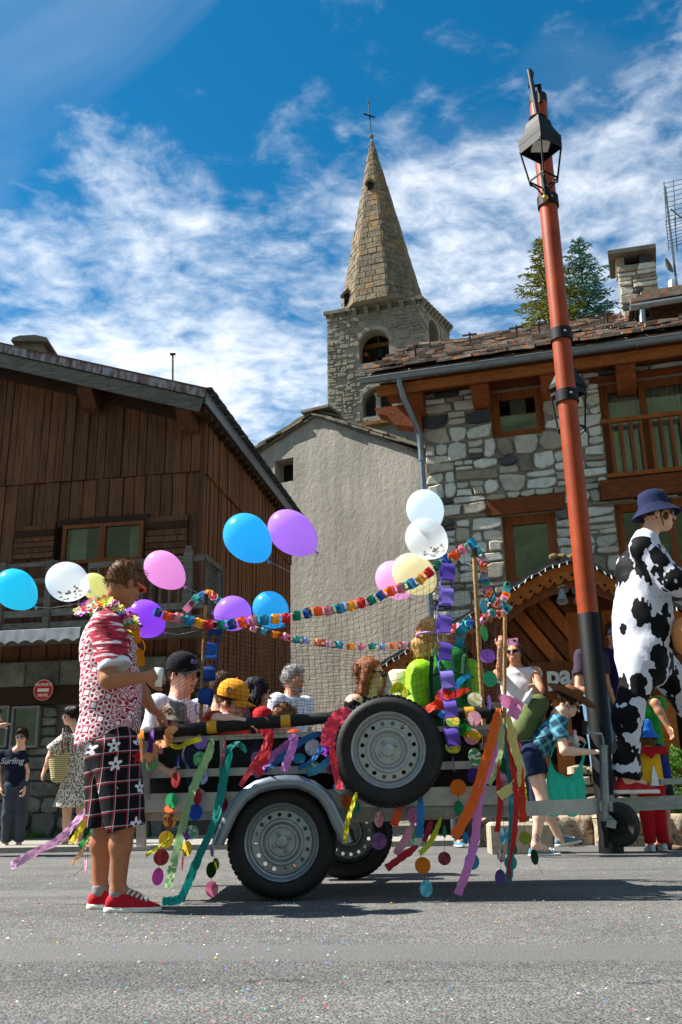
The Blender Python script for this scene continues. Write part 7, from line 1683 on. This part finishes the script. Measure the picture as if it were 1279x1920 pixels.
    g = thing('flower_garland', 'bright paper flower garland round the neck of the man in red', 'garland', tuple(J['nb'])); cols = [('e6e04a', 'f3ef9a'), ('a83cc0', 'e9d6ee'), ('d8305a', 'f08a9a'), ('3fae5a', 'd9efe0'), ('ea6a2a', 'f2b07a'), ('e6e04a', 'd8e86a'), ('7a2a6a', 'c06ac0')]
    ring = [(150, 1148, 5.3), (160, 1140, 5.22), (172, 1134, 5.14), (183, 1132, 5.09), (196, 1130, 5.06), (207, 1134, 5.04), (216, 1140, 5.03), (223, 1148, 5.03), (230, 1157, 5.03), (238, 1166, 5.04), (244, 1176, 5.05), (249, 1184, 5.08), (252, 1176, 5.2), (246, 1160, 5.32), (225, 1146, 5.4), (195, 1140, 5.44), (168, 1146, 5.4)]
    for i, p in enumerate(ring):
        for j in range(2): q = at(p[0]+3*j, p[1]+4*j-2, p[2]-.02*j); lace_flower(g, q, V(math.sin(i*2.1)*.5-.1, -.8, .5+.3*j), .042, *cols[(i+j) % 7], i*3+j)
    c = thing('paper_cup', 'small white cup held by the man in the red shirt', 'cup', tuple(at(292, 1290, 4.95)))
    part('cup_body', M('cup_white', 'dcdad6', .5), c, lambda mb: mb.lathe(at(296, 1288, 4.94), [(0, 0), (.022, 0), (.027, .1), (.024, .1), (.02, .01)], n=18), 2); part('drink', M('drink_orange', 'd68a4a', .3), c, lambda mb: mb.disc(at(296, 1288, 4.94)+V(0, 0, .09), V(0, 0, 1), .024, .025, 14, .002))
man()

# ------------------------------------------------------------------ dancer in the cow suit on the drawbar
def cow():
    k = NT('cow_print'); v = k.coord(scale=(1, 1, .8)); n1 = k.voro(v, 6.8, rnd=.85); w = k.noise(v, 22, 1, .5); s = k.math('ADD', n1, k.math('MULTIPLY', k.math('SUBTRACT', w, .5), .62)); s = k.math('SUBTRACT', s, k.mr(k.sep(k.coord())[2], .35, .8, .15, 0.))
    c = k.mix(k.mr(s, .485, .495), srgb('08090d'), srgb('c3c6d2')); k.bs(Base_Color=c, Roughness=.7, Specular_IOR_Level=.15).bump(k.noise(v, 7, 4, .6), .5, .02); cm = k.m
    f = V(.96, -.1, -.04).normalized(); B = 6.0
    J = {'k': 1.0, 'f': f, 'bf': V(1, 0, 0), 'C': at(1231, 962, B), 'nb': at(1212, 1012, B), 'sR': at(1205, 1030, B-.18), 'sL': at(1214, 1026, B+.18), 'eR': at(1262, 1092, B-.26), 'wR': at(1318, 1112, B-.2), 'eL': at(1268, 1090, B+.24), 'wL': at(1322, 1110, B+.2),
         'hR': at(1208, 1222, B-.08), 'hL': at(1216, 1220, B+.1), 'kR': at(1178, 1345, B-.09), 'kL': at(1292, 1318, B+.1), 'aR': at(1174, 1462, B-.08), 'aL': at(1385, 1405, B+.1)}
    t, u = figure('person in a black and white cow suit and navy bucket hat on the drawbar', J, SKL, None, None, None, .009, base=at(1190, 1497, B))
    S = SDF(); fl = (V(1, 0, 0), 1.1); sm = (J['sL']+J['sR'])/2; hm = (J['hL']+J['hR'])/2
    S.cap(at(1206, 1075, B), .185, at(1206, 1160, B), .2, .06, fl); S.cap(at(1206, 1160, B), .2, at(1208, 1235, B), .205, .06, fl); S.cap(J['sR'], .085, J['sL'], .085, .06); S.cap(J['nb'], .075, at(1206, 1070, B), .13, .05)
    for n in 'LR':
        S.cap(J['s'+n], .088, J['e'+n], .078, .04); S.cap(J['e'+n], .078, J['w'+n], .06, .04, fe=True); S.cap(J['h'+n], .13, J['k'+n], .093, .05); S.cap(J['k'+n], .093, J['k'+n].lerp(J['a'+n], .97), .08, .04, fe=True)
    S.noise = [(.013, 13, 6, (1, 1, .8)), (.006, 34, 7, (1, 1, .6))]; S.build('cow_suit', cm, t, .009)
    part('udder', M('udder_orange', 'd98a4a', .6), t, lambda mb: mb.ellip(at(1281, 1192, B-.14), (V(.075, 0, .01), V(0, .1, 0), V(0, 0, .12)), 18, 12), 2)
    nv = cloth('navy_twill', '1d2547', .2, .85, 40); C = J['C']
    part('hat', nv, t, lambda mb: mb.lathe(C+u*.035-f*.01, [(.172, -.055), (.168, -.048), (.112, .01), (.105, .03), (.1, .07), (.086, .112), (.055, .126), (0, .13)], (u-f*.18), 30, hint=tuple(f), sx=.86, sy=1.0), 2)
    hair(t, 'short', hairmat('3a2014'), C, f, u, .98, vox=.009); sunglasses(t, C, f, u, 1., '2a6f9a', '101014')
    r = f.cross(u); part('face_paint', M('face_brown', '5a3a2c', .7), t, lambda mb: mb.ellip(C+r*.058+f*.045-u*.035, (f*.022, r*.008, u*.03), 12, 8), 2); part('chin_strap', M('cord', '15120f', .7), t, lambda mb: mb.tube([C+r*.082-u*.0+f*.0, C+r*.07-u*.08+f*.02, C-u*.125+f*.045], .004, 5))
    red = cloth('sport_red', 'b3202e', .3, .6, 30); 
    for a, d in ((J['aR'], V(1, 0, 0)),): h = at(1153, 1489, a.y); shoe(t, h, h+d*.27, red, W_, 1., M('black_lace', '141414', .7), .007)
    shoe(t, J['aL']+V(-.07, 0, -.08), J['aL']+V(.19, 0, -.02), red, W_, 1., None, .009)
cow()

# ------------------------------------------------------------------ onlookers on the left
def leopard_woman():
    b = gnd(135, 1592); k = NT('leopard'); v = k.coord(scale=(1, 1, .8)); d = k.voro(v, 46., rnd=.9); n = k.noise(v, 60, 2, .5); m = k.math('ADD', d, k.math('MULTIPLY', k.math('SUBTRACT', n, .5), .25)); ring = k.math('MULTIPLY', k.mr(m, .22, .28), k.mr(m, .5, .44)); c = k.mix(ring, srgb('d9cfc0'), srgb('2a211c')); c = k.mix(k.mr(m, .2, .26, 1, 0), c, srgb('9a7f60')); k.bs(Base_Color=c, Roughness=.85); lm = k.m
    J = default_joints(b, 1.66, (-.55, .83, 0)); Y = b.y; J['eL'] = at(97, 1410, Y-.1); J['wL'] = at(84, 1443, Y-.18); J['C'] = at(131, 1341, Y); J['f'] = V(-.86, .45, -.1).normalized()
    t, u = figure('woman in a leopard print dress with a straw bag by the chalet', J, SKL, lm, lm, None, .014, fat=1.14, hem=.0, legtype='skirt', slack=1.4, curl=.3)
    S = SDF(); S.cap(J['sL'], .085, J['eL'], .1, .03, fe=True); S.build('sleeve', lm, t, .014); hair(t, 'bun', hairmat('1f1613'), J['C'], J['f'], u, .98, vox=.012); sunglasses(t, J['C'], J['f'], u, .95, '8a9a9a', '1a1a1a')
    for n in 'LR': a = J['a'+n]; shoe(t, V(a.x, a.y, 0)-J['bf']*.07, V(a.x, a.y, 0)+J['bf']*.18, M('beige_flat', '9a8264', .8), M('tan_sole', '7a6448', .8), .95, None, .01)
    g = thing('straw_bag', 'straw shoulder bag hanging from the leopard print woman', 'bag', tuple(at(113, 1470, Y-.25))); k = NT('straw'); p = k.sep(k.coord()); f = k.math('SINE', k.math('MULTIPLY', p[2], 260.)); k.bs(Base_Color=k.ramp(f, [(.2, srgb('9c8a52')), (.8, srgb('dccf95'))]), Roughness=.85).bump(f, .6, .006)
    c = at(110, 1440, Y-.27); part('basket', k.m, g, lambda mb: mb.grid(lambda a, h: c+V((.075+.06*h)*math.cos(a*6.283)*min(1, h*12), .06*math.sin(a*6.283)*min(1, h*12), -.19+.34*h+.05*math.cos(a*6.283)*h), 28, 10), 2)
    part('strap', M('brown_leather', '4a2a1a', .6), g, lambda mb: [mb.tube([at(118, 1420, Y-.27), at(116, 1390, Y-.24), at(119, 1366, Y-.12)], .012, 6), mb.tube([at(128, 1418, Y-.2), at(127, 1390, Y-.2), at(124, 1364, Y-.1)], .012, 6)])
leopard_woman()
def boy():
    b = gnd(22, 1594); J = default_joints(b, 1.48, (.12, -1, 0)); Y = b.y; nvy = cloth('navy_tee', '141b2e', .15)
    for n, x in (('L', 46), ('R', 2)): J['w'+n] = at(x, 1478, Y-.06); J['e'+n] = at(x+(4 if n == 'L' else -5), 1445, Y+.03); J['s'+n] = at(40 if n == 'L' else 5, 1414, Y)
    t, u = figure('boy in a navy shirt and grey trousers at the left edge', J, SKL, nvy, cloth('grey_denim', '3c424c', .2), (M('dark_shoe', '15161a', .7), M('dark_sole', '2a2a2c', .7)), .014, wr=.004)
    C = J['C']; hair(t, 'short', hairmat('2a1c12'), C, J['f'], u, .95, vox=.011); eyes(t, C, J['f'], u, .92); sunglasses(t, C, J['f'], u, .92, '5a6a78', '17171a')
    text('lettering', 'Surfing', .105, at(22, 1432, Y-.152), V(1, .12, 0), V(0, 0, 1), M('print_grey', 'b9bec6', .8), t, bold=.0015, shear=.25, ext=.0012)
boy()
def pointer():
    b = gnd(-42, 1606); Y = b.y; J = default_joints(b, 1.62, (.95, .3, 0)); J['eR'] = at(-22, 1425, Y-.2); J['wR'] = at(-4, 1362, Y-.22)
    t, u = figure('person at the left edge, only a pointing hand and blue sleeve showing', J, SKL, cloth('blue_shirt', '27506e', .2), cloth('grey_denim', '3c424c'), (M('dark_shoe', '15161a'), M('dark_sole', '2a2a2c')), .014, sleeve='long', hand_dir={'R': ((.95, 0, .25), (0, -.3, -1), .1, 1)})
    hair(t, 'short', hairmat('2a1c12'), J['C'], J['f'], u, .95, vox=.013)
pointer()

# ------------------------------------------------------------------ passengers
FLOOR = at(600, 1498, 6.1).z+.03
def rider(label, C, f, sh, H=1.7, shirt=None, hairs=None, sk=SKL, sleeve='short', arms=None, hs=None, **kw):
    """C head pixel and distance, sh: half shoulder width in metres, seated on the trailer floor"""
    c = at(*C); f = Vector(f).normalized(); hf = V(f.x, f.y, 0).normalized(); J = default_joints((c.x, c.y, 0), H, hf, sit=FLOOR); dz = c-(J['C'])
    for n in ('C', 'nb', 'sL', 'sR', 'eL', 'eR', 'wL', 'wR'): J[n] = J[n]+V(0, 0, dz.z)
    J['C'] = c; J['nb'] = c-V(0, 0, .155*J['k'])-f*.02; J['f'] = f; l = J['l']
    for n, q in (('R', 1), ('L', -1)): J['s'+n] = J['nb']+l*q*sh+V(0, 0, -.055*J['k']); J['e'+n] = J['s'+n]+V(0, 0, -.27*J['k'])+l*q*.05; J['w'+n] = J['e'+n]+hf*.2*J['k']+V(0, 0, -.04)
    for n, p in (arms or {}).items(): J[n] = at(*p)
    if hs: J['hs'] = hs
    t, u = figure(label, J, sk, shirt, kw.pop('legs', cloth('rider_jeans', '2a3448', .2)), None, kw.pop('vox', .0105), sleeve=sleeve, base=V(c.x, c.y, FLOOR), **kw); s = J.get('hs', J['k'] if J['k'] > .8 else .5+.5*J['k'])
    if hairs: hair(t, hairs[0], hairmat(*hairs[1:]), c, f, u, s*(.93 if 'cap' in label.split(' lean')[0] and 'behind' not in label else 1), vox=.009, seed=len(label))
    return t, J, u, s
t, J, u, s = rider('man in black cap and white shirt sitting at the trailer rear', (342, 1266, 6.15), (.84, -.5, -.04), .2, 1.76, cot, ('short', '3a281c'), SKL, legs=cloth('rider_jeans', '2a3448'))
eyes(t, J['C'], J['f'], u, s); h = cap_hat(t, J['C']+u*.012, J['f'], u, 1.06, cloth('cap_black', '10131a', .2), cloth('cap_visor', '0c0d11', .2))
r = J['f'].cross(u); part('emblem', M('cap_print', '7a6ab0', .6), h, lambda mb: [mb.tube([J['C']+J['f']*.092+u*.075-r*(.035-.014*i), J['C']+J['f']*.1+u*.095-r*(.028-.014*i), J['C']+J['f']*.098+u*.07-r*(.021-.014*i)], .004, 5) for i in range(5)])
t, J, u, s = rider('child in orange cap leaning over the padded bar', (436, 1318, 5.9), (.86, -.3, -.25), .14, 1.3, cloth('orange_red_tee', 'c8452a', .25), ('short', '5a3f2a'), SKF, arms={'sR': (398, 1352, 5.78), 'eR': (408, 1348, 5.66), 'wR': (458, 1352, 5.62)}, hand_dir={'R': ((.85, .05, -.45), (0, .2, -1), .35, 1)})
h = cap_hat(t, J['C']+u*.008, J['f'], u, 1.02, cloth('cap_orange', 'd99023', .15), cloth('cap_orange', 'd99023')); part('print', M('cap_brown', '6a4522', .7), h, lambda mb: [mb.disc(J['C']+u*.07+J['f'].cross(u)*.088+J['f']*(.0-.05*i), J['f'].cross(u), .02, .024, 14, .004) for i in range(1)])
rider('brown haired passenger behind the orange cap', (418, 1292, 6.35), (.5, .8, 0), .17, 1.6, cloth('grey_tee', '55585c'), ('short', '5b4634'))
t, J, u, s = rider('dark haired passenger in a red shirt behind the orange cap', (482, 1298, 6.4), (.85, .4, -.1), .16, 1.5, cloth('red_shirt', 'b3202a', .2), ('bob', '17121a'))
rider('small child with brown hair below the padded bar', (532, 1350, 5.95), (.6, .6, -.2), .12, 1.0, cloth('checked_red', 'b5402e', .4, .85, 60), ('short', '7a5236'), SKF)
t, J, u, s = rider('child in a speckled sun hat beside the resting hand', (327, 1348, 5.86), (.85, -.4, -.2), .12, 1.05, cloth('pink_tee', 'c98aa0'), ('bob', '6a4a34'), SKF)
bucket_hat(t, J['C'], J['f'], u, .68, stonemat('speckled_felt', [(.3, '4a4642'), (.55, '8f8a84'), (.7, 'cfcac4')], 40., .003), .15, .04); sunglasses(t, J['C'], J['f'], u, .8)
t, J, u, s = rider('child in a yellow orange hat behind the speckled hat', (303, 1338, 6.25), (.5, .6, -.1), .12, 1.0, cloth('orange_tee', 'd98a2a'), None, SKF); bucket_hat(t, J['C'], J['f'], u, .6, cloth('orange_hat', 'e08f22', .1), .13, .03)
t, J, u, s = rider('woman with long auburn hair and black top in profile', (694, 1264, 6.25), (.98, -.15, -.02), .16, 1.66, cloth('black_top', '0d0d10'), ('long', '7a4526', 'b87a48'), SKF, 'none', arms={'sR': (664, 1318, 6.08), 'eR': (662, 1395, 6.05)}); sunglasses(t, J['C'], J['f'], u, 1.)
t, J, u, s = rider('child in a cream sun hat beside the lime jacket', (752, 1306, 6.25), (.7, .5, 0), .12, 1.1, cloth('cream_tee', 'c9bf9a'), None, SKF); bucket_hat(t, J['C']+u*.02, J['f'], u, 1., cloth('cream_hat', 'd9d2b4', .1), .12, .05)
lime = cloth('lime_jacket', '8ecb14', .18, .55, 14)
t, J, u, s = rider('passenger in a lime jacket with blond curls seen from behind', (806, 1192, 6.2), (.25, .96, -.1), .19, 1.72, lime, ('curly', 'c2965a', 'f0d8a0'), SKL, 'long', arms={'sL': (788, 1262, 6.12), 'eL': (782, 1325, 6.02), 'wL': (800, 1385, 6.1), 'sR': (880, 1262, 6.12), 'nb': (825, 1238, 6.16)}, wr=.004, fat=1.2, slack=2.2)
part('head_band', M('lilac_band', 'b08ac8', .6), t, lambda mb: mb.tube([J['C']+J['f'].cross(u)*math.cos(a)*.093+J['f']*math.sin(a)*.112-u*.012-J['f']*.015 for a in np.linspace(0, 2*math.pi, 25)], .009, 6))
g = thing('backpack', 'dark green backpack on the lime jacket', 'backpack', tuple(at(845, 1340, 5.98))); S = SDF(); S.cap(at(845, 1245, 6.0), .115, at(848, 1330, 5.98), .15, .06, (V(0, 1, 0), 1.2)); S.noise = [(.008, 18, 3, (1, 1, 1)), (.004, 44, 4, (1, 1, 1))]; S.build('pack', cloth('pack_green', '156b2c', .25, .6, 12), g, .009)
for x in (812, 872): part('strap', cloth('pack_strap', '123a1e', .2), g, lambda mb: mb.tube([at(x+4, 1215, 6.04), at(x-2, 1232, 5.9), at(x-4, 1270, 5.84), at(x, 1320, 5.83)], .014, 6, flat=.4))
part('pocket_seam', cloth('pack_strap', '123a1e'), g, lambda mb: mb.tube([at(806, 1268, 5.87), at(845, 1258, 5.83), at(888, 1270, 5.86)], .006, 5))

# ------------------------------------------------------------------ people behind the drawbar
def phone_woman():
    Yp = 9.85; c = at(966, 1224, Yp); J = default_joints((c.x, c.y, 0), 1.84, (-.35, -.93, 0)); dz = c.z-J['C'].z
    for n in J:
        if isinstance(J[n], Vector) and n not in ('f', 'bf', 'l'): J[n] = J[n]+V(0, 0, dz)
    J['eL'] = at(1012, 1290, Yp-.2); J['wL'] = at(1012, 1304, Yp-.4); J['eR'] = at(940, 1268, Yp-.3); J['wR'] = at(938, 1216, Yp-.42); J['f'] = V(-.45, -.88, .05).normalized()
    t, u = figure('woman in a white top holding up a phone behind the trailer', J, SK, cloth('white_pleat', 'd6d3d6', .08), cloth('rider_jeans', '2a3448'), (M('dark_shoe', '15161a'), W_), .012, sleeve='none', hand_dir={'R': ((.2, -.1, .9), (.3, .9, 0), .6, 1), 'L': ((-.6, -.2, .6), (0, .5, .5), .6, 1)})
    hair(t, 'long', hairmat('3a2012', '8a5a30'), J['C'], J['f'], u, 1., vox=.01); sunglasses(t, J['C'], J['f'], u, 1.05); part('mouth', M('lips', '9a4f45'), t, lambda mb: mb.ball(J['C']+J['f']*.098-u*.074, (.018, .01, .006), 8, 6))
    p = at(957, 1204, Yp-.46); g = thing('phone', 'pink patterned phone held up by the woman in white', 'phone', tuple(p)); part('case', two_tone('d65a92', 'e9a8c4'), g, lambda mb: mb.box(p, V(.075, -.02, .004), V(.001, .005, 0), V(0, 0, .036))); part('camera_lens', M('lens_black', '0a0a0c', .1), g, lambda mb: mb.box(p+V(.04, -.018, .012), V(.012, -.003, 0), V(0, .002, 0), V(0, 0, .012)))
phone_woman()
_b = at(966, 1500, 9.85); _z = at(966, 1224, 9.85).z-.935*1.84; _t = thing('stone_block', 'rough grey stone block under the woman with the phone', 'stone block', (_b.x, _b.y, 0)); part('block', stonemat('dry_stone', [(.25, '77705f'), (.75, 'bdb5a1')]), _t, lambda mb: mb.stone([V(_b.x-.3, _b.y-.22, 0), V(_b.x+.3, _b.y-.25, 0), V(_b.x+.33, _b.y+.2, 0), V(_b.x-.28, _b.y+.24, 0)], V(0, 0, 1), _z, .04))
def plaid_woman():
    Y = 9.2; k = NT('blue_plaid'); v = k.coord(rot=(0, .5, 0)); p = k.sep(v); a = k.math('SINE', k.math('MULTIPLY', p[0], 75.)); b_ = k.math('SINE', k.math('MULTIPLY', p[2], 75.)); c = k.mix(k.mr(a, .3, .7, 0, .6), srgb('123e58'), srgb('4f9db4')); c = k.mix(k.mr(b_, .3, .7, 0, .5), c, srgb('62b0bc')); k.bs(Base_Color=c, Roughness=.85); pm = k.m
    J = {'k': .96, 'f': V(.85, -.2, -.5).normalized(), 'bf': V(1, 0, 0), 'C': at(1068, 1318, Y-.05), 'nb': at(1046, 1340, Y), 'sR': at(1046, 1352, Y-.16), 'sL': at(1052, 1346, Y+.16), 'eR': at(1058, 1408, Y-.25), 'wR': at(1106, 1410, Y-.2), 'eL': at(1040, 1392, Y+.1), 'wL': at(1072, 1386, Y),
         'hR': at(994, 1418, Y-.09), 'hL': at(998, 1418, Y+.09), 'kR': at(1018, 1502, Y-.1), 'kL': at(1020, 1500, Y+.12), 'aR': at(1004, 1585, Y-.1), 'aL': at(1052, 1577, Y+.14)}
    t, u = figure('woman in plaid shirt, denim shorts and brown hat bending forward', J, SKF, pm, cloth('denim_shorts', '15233f', .25), None, .012, legtype='hotpants', hand_dir={'R': ((1, 0, 0), (0, .3, -1), .5, 1), 'L': ((1, 0, .1), (0, -.3, -1), .6, 1)})
    hair(t, 'bun', hairmat('3a2416'), J['C'], J['f'], u, .95, vox=.011); sunglasses(t, J['C'], J['f'], u, .95); C, f = J['C'], J['f']
    part('hat', cloth('brown_felt', '6a4530', .2), t, lambda mb: mb.grid(lambda a, h: C+u*.05-f*.01+(f.cross(u)*math.cos(a*6.283)*.8+f*math.sin(a*6.283))*float(np.interp(h, [0, .35, .5, .75, .9, 1], [.26, .13, .105, .092, .06, .0]))+u*(float(np.interp(h, [0, .35, .5, .75, .9, 1], [.03, 0, .03, .1, .115, .105]))+(.05*abs(math.cos(a*6.283))-.02 if h < .3 else 0)), 36, 20), 2)
    gz = cloth('suede_blue', '5d7f8f', .2)
    h = gnd(990, 1606); shoe(t, h, gnd(1052, 1604), gz, W_, .95, LACE, .008); q = at(1042, 1588, Y+.14); shoe(t, q, q+V(.25, 0, .04), gz, W_, .95, LACE, .008, V(-.15, 0, 1))
    part('tattoo', M('ink', '2a3a48', .7), t, lambda mb: mb.tube([at(1005+8*math.cos(a*1.0)*(1-a/14), 1570+9*math.sin(a)*(1-a/14), Y-.148) for a in np.linspace(0, 11, 30)], .003, 4))
    g = thing('daypack', 'olive backpack on the bending woman in plaid', 'backpack', tuple(at(985, 1390, Y))); S = SDF(); S.cap(at(1008, 1322, Y), .11, at(978, 1375, Y), .12, .06); S.noise = [(.008, 20, 5, (1, 1, 1))]; S.build('pack', cloth('olive_pack', '56603a', .2), g, .012); part('bottle', M('bottle_white', 'c9ced2', .4), g, lambda mb: mb.lathe(at(985, 1318, Y-.1), [(0, 0), (.036, 0), (.036, .09), (.014, .13), (.012, .16), (0, .16)], V(.5, 0, .85), 14), 2); part('hip_strap', M('strap_black', '14161a', .8), g, lambda mb: mb.tube([at(960, 1392, Y-.15), at(1000, 1388, Y-.2), at(1035, 1376, Y-.17)], .014, 6, flat=.4))
    g = thing('plastic_bag', 'turquoise carrier bag held by the bending woman', 'bag', tuple(at(1060, 1530, Y-.1))); bm = M('bag_teal', '45e8d0', .35, var=.08, nscale=8, bump=.5, bdist=.02, trans=.65)
    def bag(a, h):
        x = 1028+(1096-1028)*a if h < .62 else (1028+14*a*2 if a < .5 else 1082+14*(a-.5)*2); y = 1528-(1528-1408)*h
        e = 0 if h < .62 else (-(h-.62)*30 if a < .5 else (h-.62)*10); q = 1028+68*a; m = (1-(abs(a-.5)*2)**2)*max(0, h-.55)*-110
        return at(q+3*math.sin(h*9+a*5), y-m+4*math.sin(a*11), Y-.12-.06*math.sin(a*3.14)*(1-h*.6)+.012*math.sin(a*29+h*13))
    part('film', bm, g, lambda mb: [mb.grid(bag, 30, 24), mb.grid(lambda a, h: bag(a, h)+V(0, .1*math.sin(a*3.14)*(1-h*.5)+.004, 0), 30, 24)], 2)
    part('handle', bm, g, lambda mb: [mb.tube([at(1032, 1420, Y-.12), at(1044, 1385, Y-.1), at(1062, 1372, Y-.08)], .02, 6, flat=.2), mb.tube([at(1092, 1420, Y-.12), at(1094, 1400, Y-.12), at(1100, 1392, Y-.14)], .02, 6, flat=.2)])
    w = thing('water_bottle', 'clear pink capped bottle in the hand of the bending woman', 'bottle', tuple(at(1078, 1400, Y-.2))); part('bottle_body', M('bottle_clear', 'b9c4c4', .1, spec=.7), w, lambda mb: mb.lathe(at(1080, 1402, Y-.16), [(0, 0), (.03, 0), (.03, .1), (.014, .13)], n=14), 2); part('bottle_cap', M('cap_pink', 'e0a0b0', .5), w, lambda mb: mb.lathe(at(1080, 1402, Y-.16)+V(0, 0, .13), [(.018, 0), (.018, .035), (0, .036)], n=12))
plaid_woman()
def bystander(label, px, ytop, Y, f, shirt, legs, hairs, shoes, over=None, sleeve='short', legtype='trousers', zb=0., H=None, sk=SK, **kw):
    top = at(px, ytop, Y); J = default_joints((top.x, top.y, zb), H or top.z-zb, f)
    for n, p in (over or {}).items(): J[n] = at(*p)
    t, u = figure(label, J, sk, shirt, legs, shoes, .014, sleeve=sleeve, legtype=legtype, **kw)
    if hairs: hair(t, hairs[0], hairmat(*hairs[1:]), J['C'], J['f'], u, J['k'] if J['k'] > .8 else .5+.5*J['k'], vox=.012)
    return t, J, u
DS = (M('dark_shoe', '15161a', .7), M('dark_sole', '2a2a2c', .7))
t, J, u = bystander('man in a dark purple shirt half hidden by the red lamp', 1104, 1180, 12., (.5, -.8, 0), cloth('plum_tee', '3a3040', .2), cloth('pale_jeans', '5d7a94', .2), ('short', '3a2a20'), DS, {'eR': (1084, 1292, 11.75), 'wR': (1112, 1302, 11.65)}, zb=.75); cap_hat(t, J['C'], J['f'], u, 1.05, cloth('khaki_cap', '5a5844'), cloth('khaki_cap', '5a5844'))
t, J, u = bystander('man in navy shirt and blue cap between lamp and cow suit', 1148, 1172, 12.3, (-.3, -.9, 0), cloth('navy_tee2', '1a1d48', .2), cloth('blue_shorts', '20303a', .2), ('short', '3a2a20'), DS, zb=.75); cap_hat(t, J['C'], J['f'], u, 1.05, cloth('blue_cap', '1f7ac8'), cloth('blue_cap', '1f7ac8'))
sand = (M('sandal', '6a5a4a', .8), M('sandal_sole', '4a3a2c', .8))
bystander('adult in green shirt and sandals behind the cow suit', 1200, 1260, 9.95, (.3, -.95, 0), cloth('green_tee', '1f8a34', .2), cloth('dark_shorts', '20242c', .2), ('short', '3a2a20'), sand, {'eL': (1228, 1318, 9.8), 'wL': (1252, 1362, 9.75)}, legtype='shorts')
bystander('onlooker in blue shoes hidden behind the trailer front', 858, 1330, 11.2, (.2, -1, 0), cloth('blue_shirt', '27506e'), cloth('grey_denim', '3c424c'), ('short', '3a2a20'), (cloth('shoe_blue', '4f86b8'), W_))
t, J, u = bystander('grey haired bearded man in a white shirt behind the trailer', 547, 1249, 7.35, (.75, -.6, 0), cot, cloth('pale_jeans', '5d7a94'), ('short', '9a9a98', 'e4e4e0'), DS, sk=skin('skin_tan2', 'c08c6c')); s = J['k']
eyes(t, J['C'], J['f'], u, s); S = SDF(); C, f, r = J['C'], J['f'], J['f'].cross(u)
for q in (-1, 1): S.cap(C+r*q*.056+f*.035-u*.06, .009, C+f*.074-u*.102, .016, .02)
S.build('beard', hairmat('8a8a88'), t, .008)
def clown_child():
    b = gnd(1234, 1597); Y = b.y; top = at(1236, 1364, Y); yel = cloth('yellow_vest', 'd9a81c', .12); redm = cloth('clown_red', 'a8121c', .15)
    J = default_joints(b, top.z, (-.15, 1, 0)); t, u = figure('small child in yellow vest, red trousers and blue hat', J, SKL, cloth('blue_sleeves', '1f2f7a', .2), redm, (cloth('white_trainer', 'c9ccd0'), W_), .01, sleeve='long', slack=1.1)
    hair(t, 'bob', hairmat('6a4a30'), J['C'], J['f'], u, .85, vox=.01); bucket_hat(t, J['C']+u*.01, J['f'], u, .98, cloth('bright_blue_hat', '1f62b8', .15, .8, 20), .16, .07)
    S = SDF(); sm = (J['sL']+J['sR'])/2; hm = (J['hL']+J['hR'])/2; k = J['k']; S.cap(sm+V(0, 0, -.06), .19*k, hm, .2*k, .04, (V(0, 1, 0), 1.3), fe=True); S.build('vest', yel, t, .01)
    part('white_panel', M('panel_white', 'dadade', .8), t, lambda mb: mb.prism([hm+V(-.035, -.15, .0), hm+V(.045, -.15, .0), hm+V(.03, -.15, .1), hm+V(.005, -.145, .2), hm+V(-.025, -.15, .1)], V(0, .02, 0)))
    part('red_collar', redm, t, lambda mb: [mb.prism([sm+V(-.17, -.1, .03), sm+V(.17, -.1, .03), sm+V(.15, -.14, -.06), sm+V(.06, -.145, -.03), sm+V(.0, -.15, -.09), sm+V(-.07, -.145, -.03), sm+V(-.15, -.14, -.07)], V(0, .04, 0))])
clown_child()
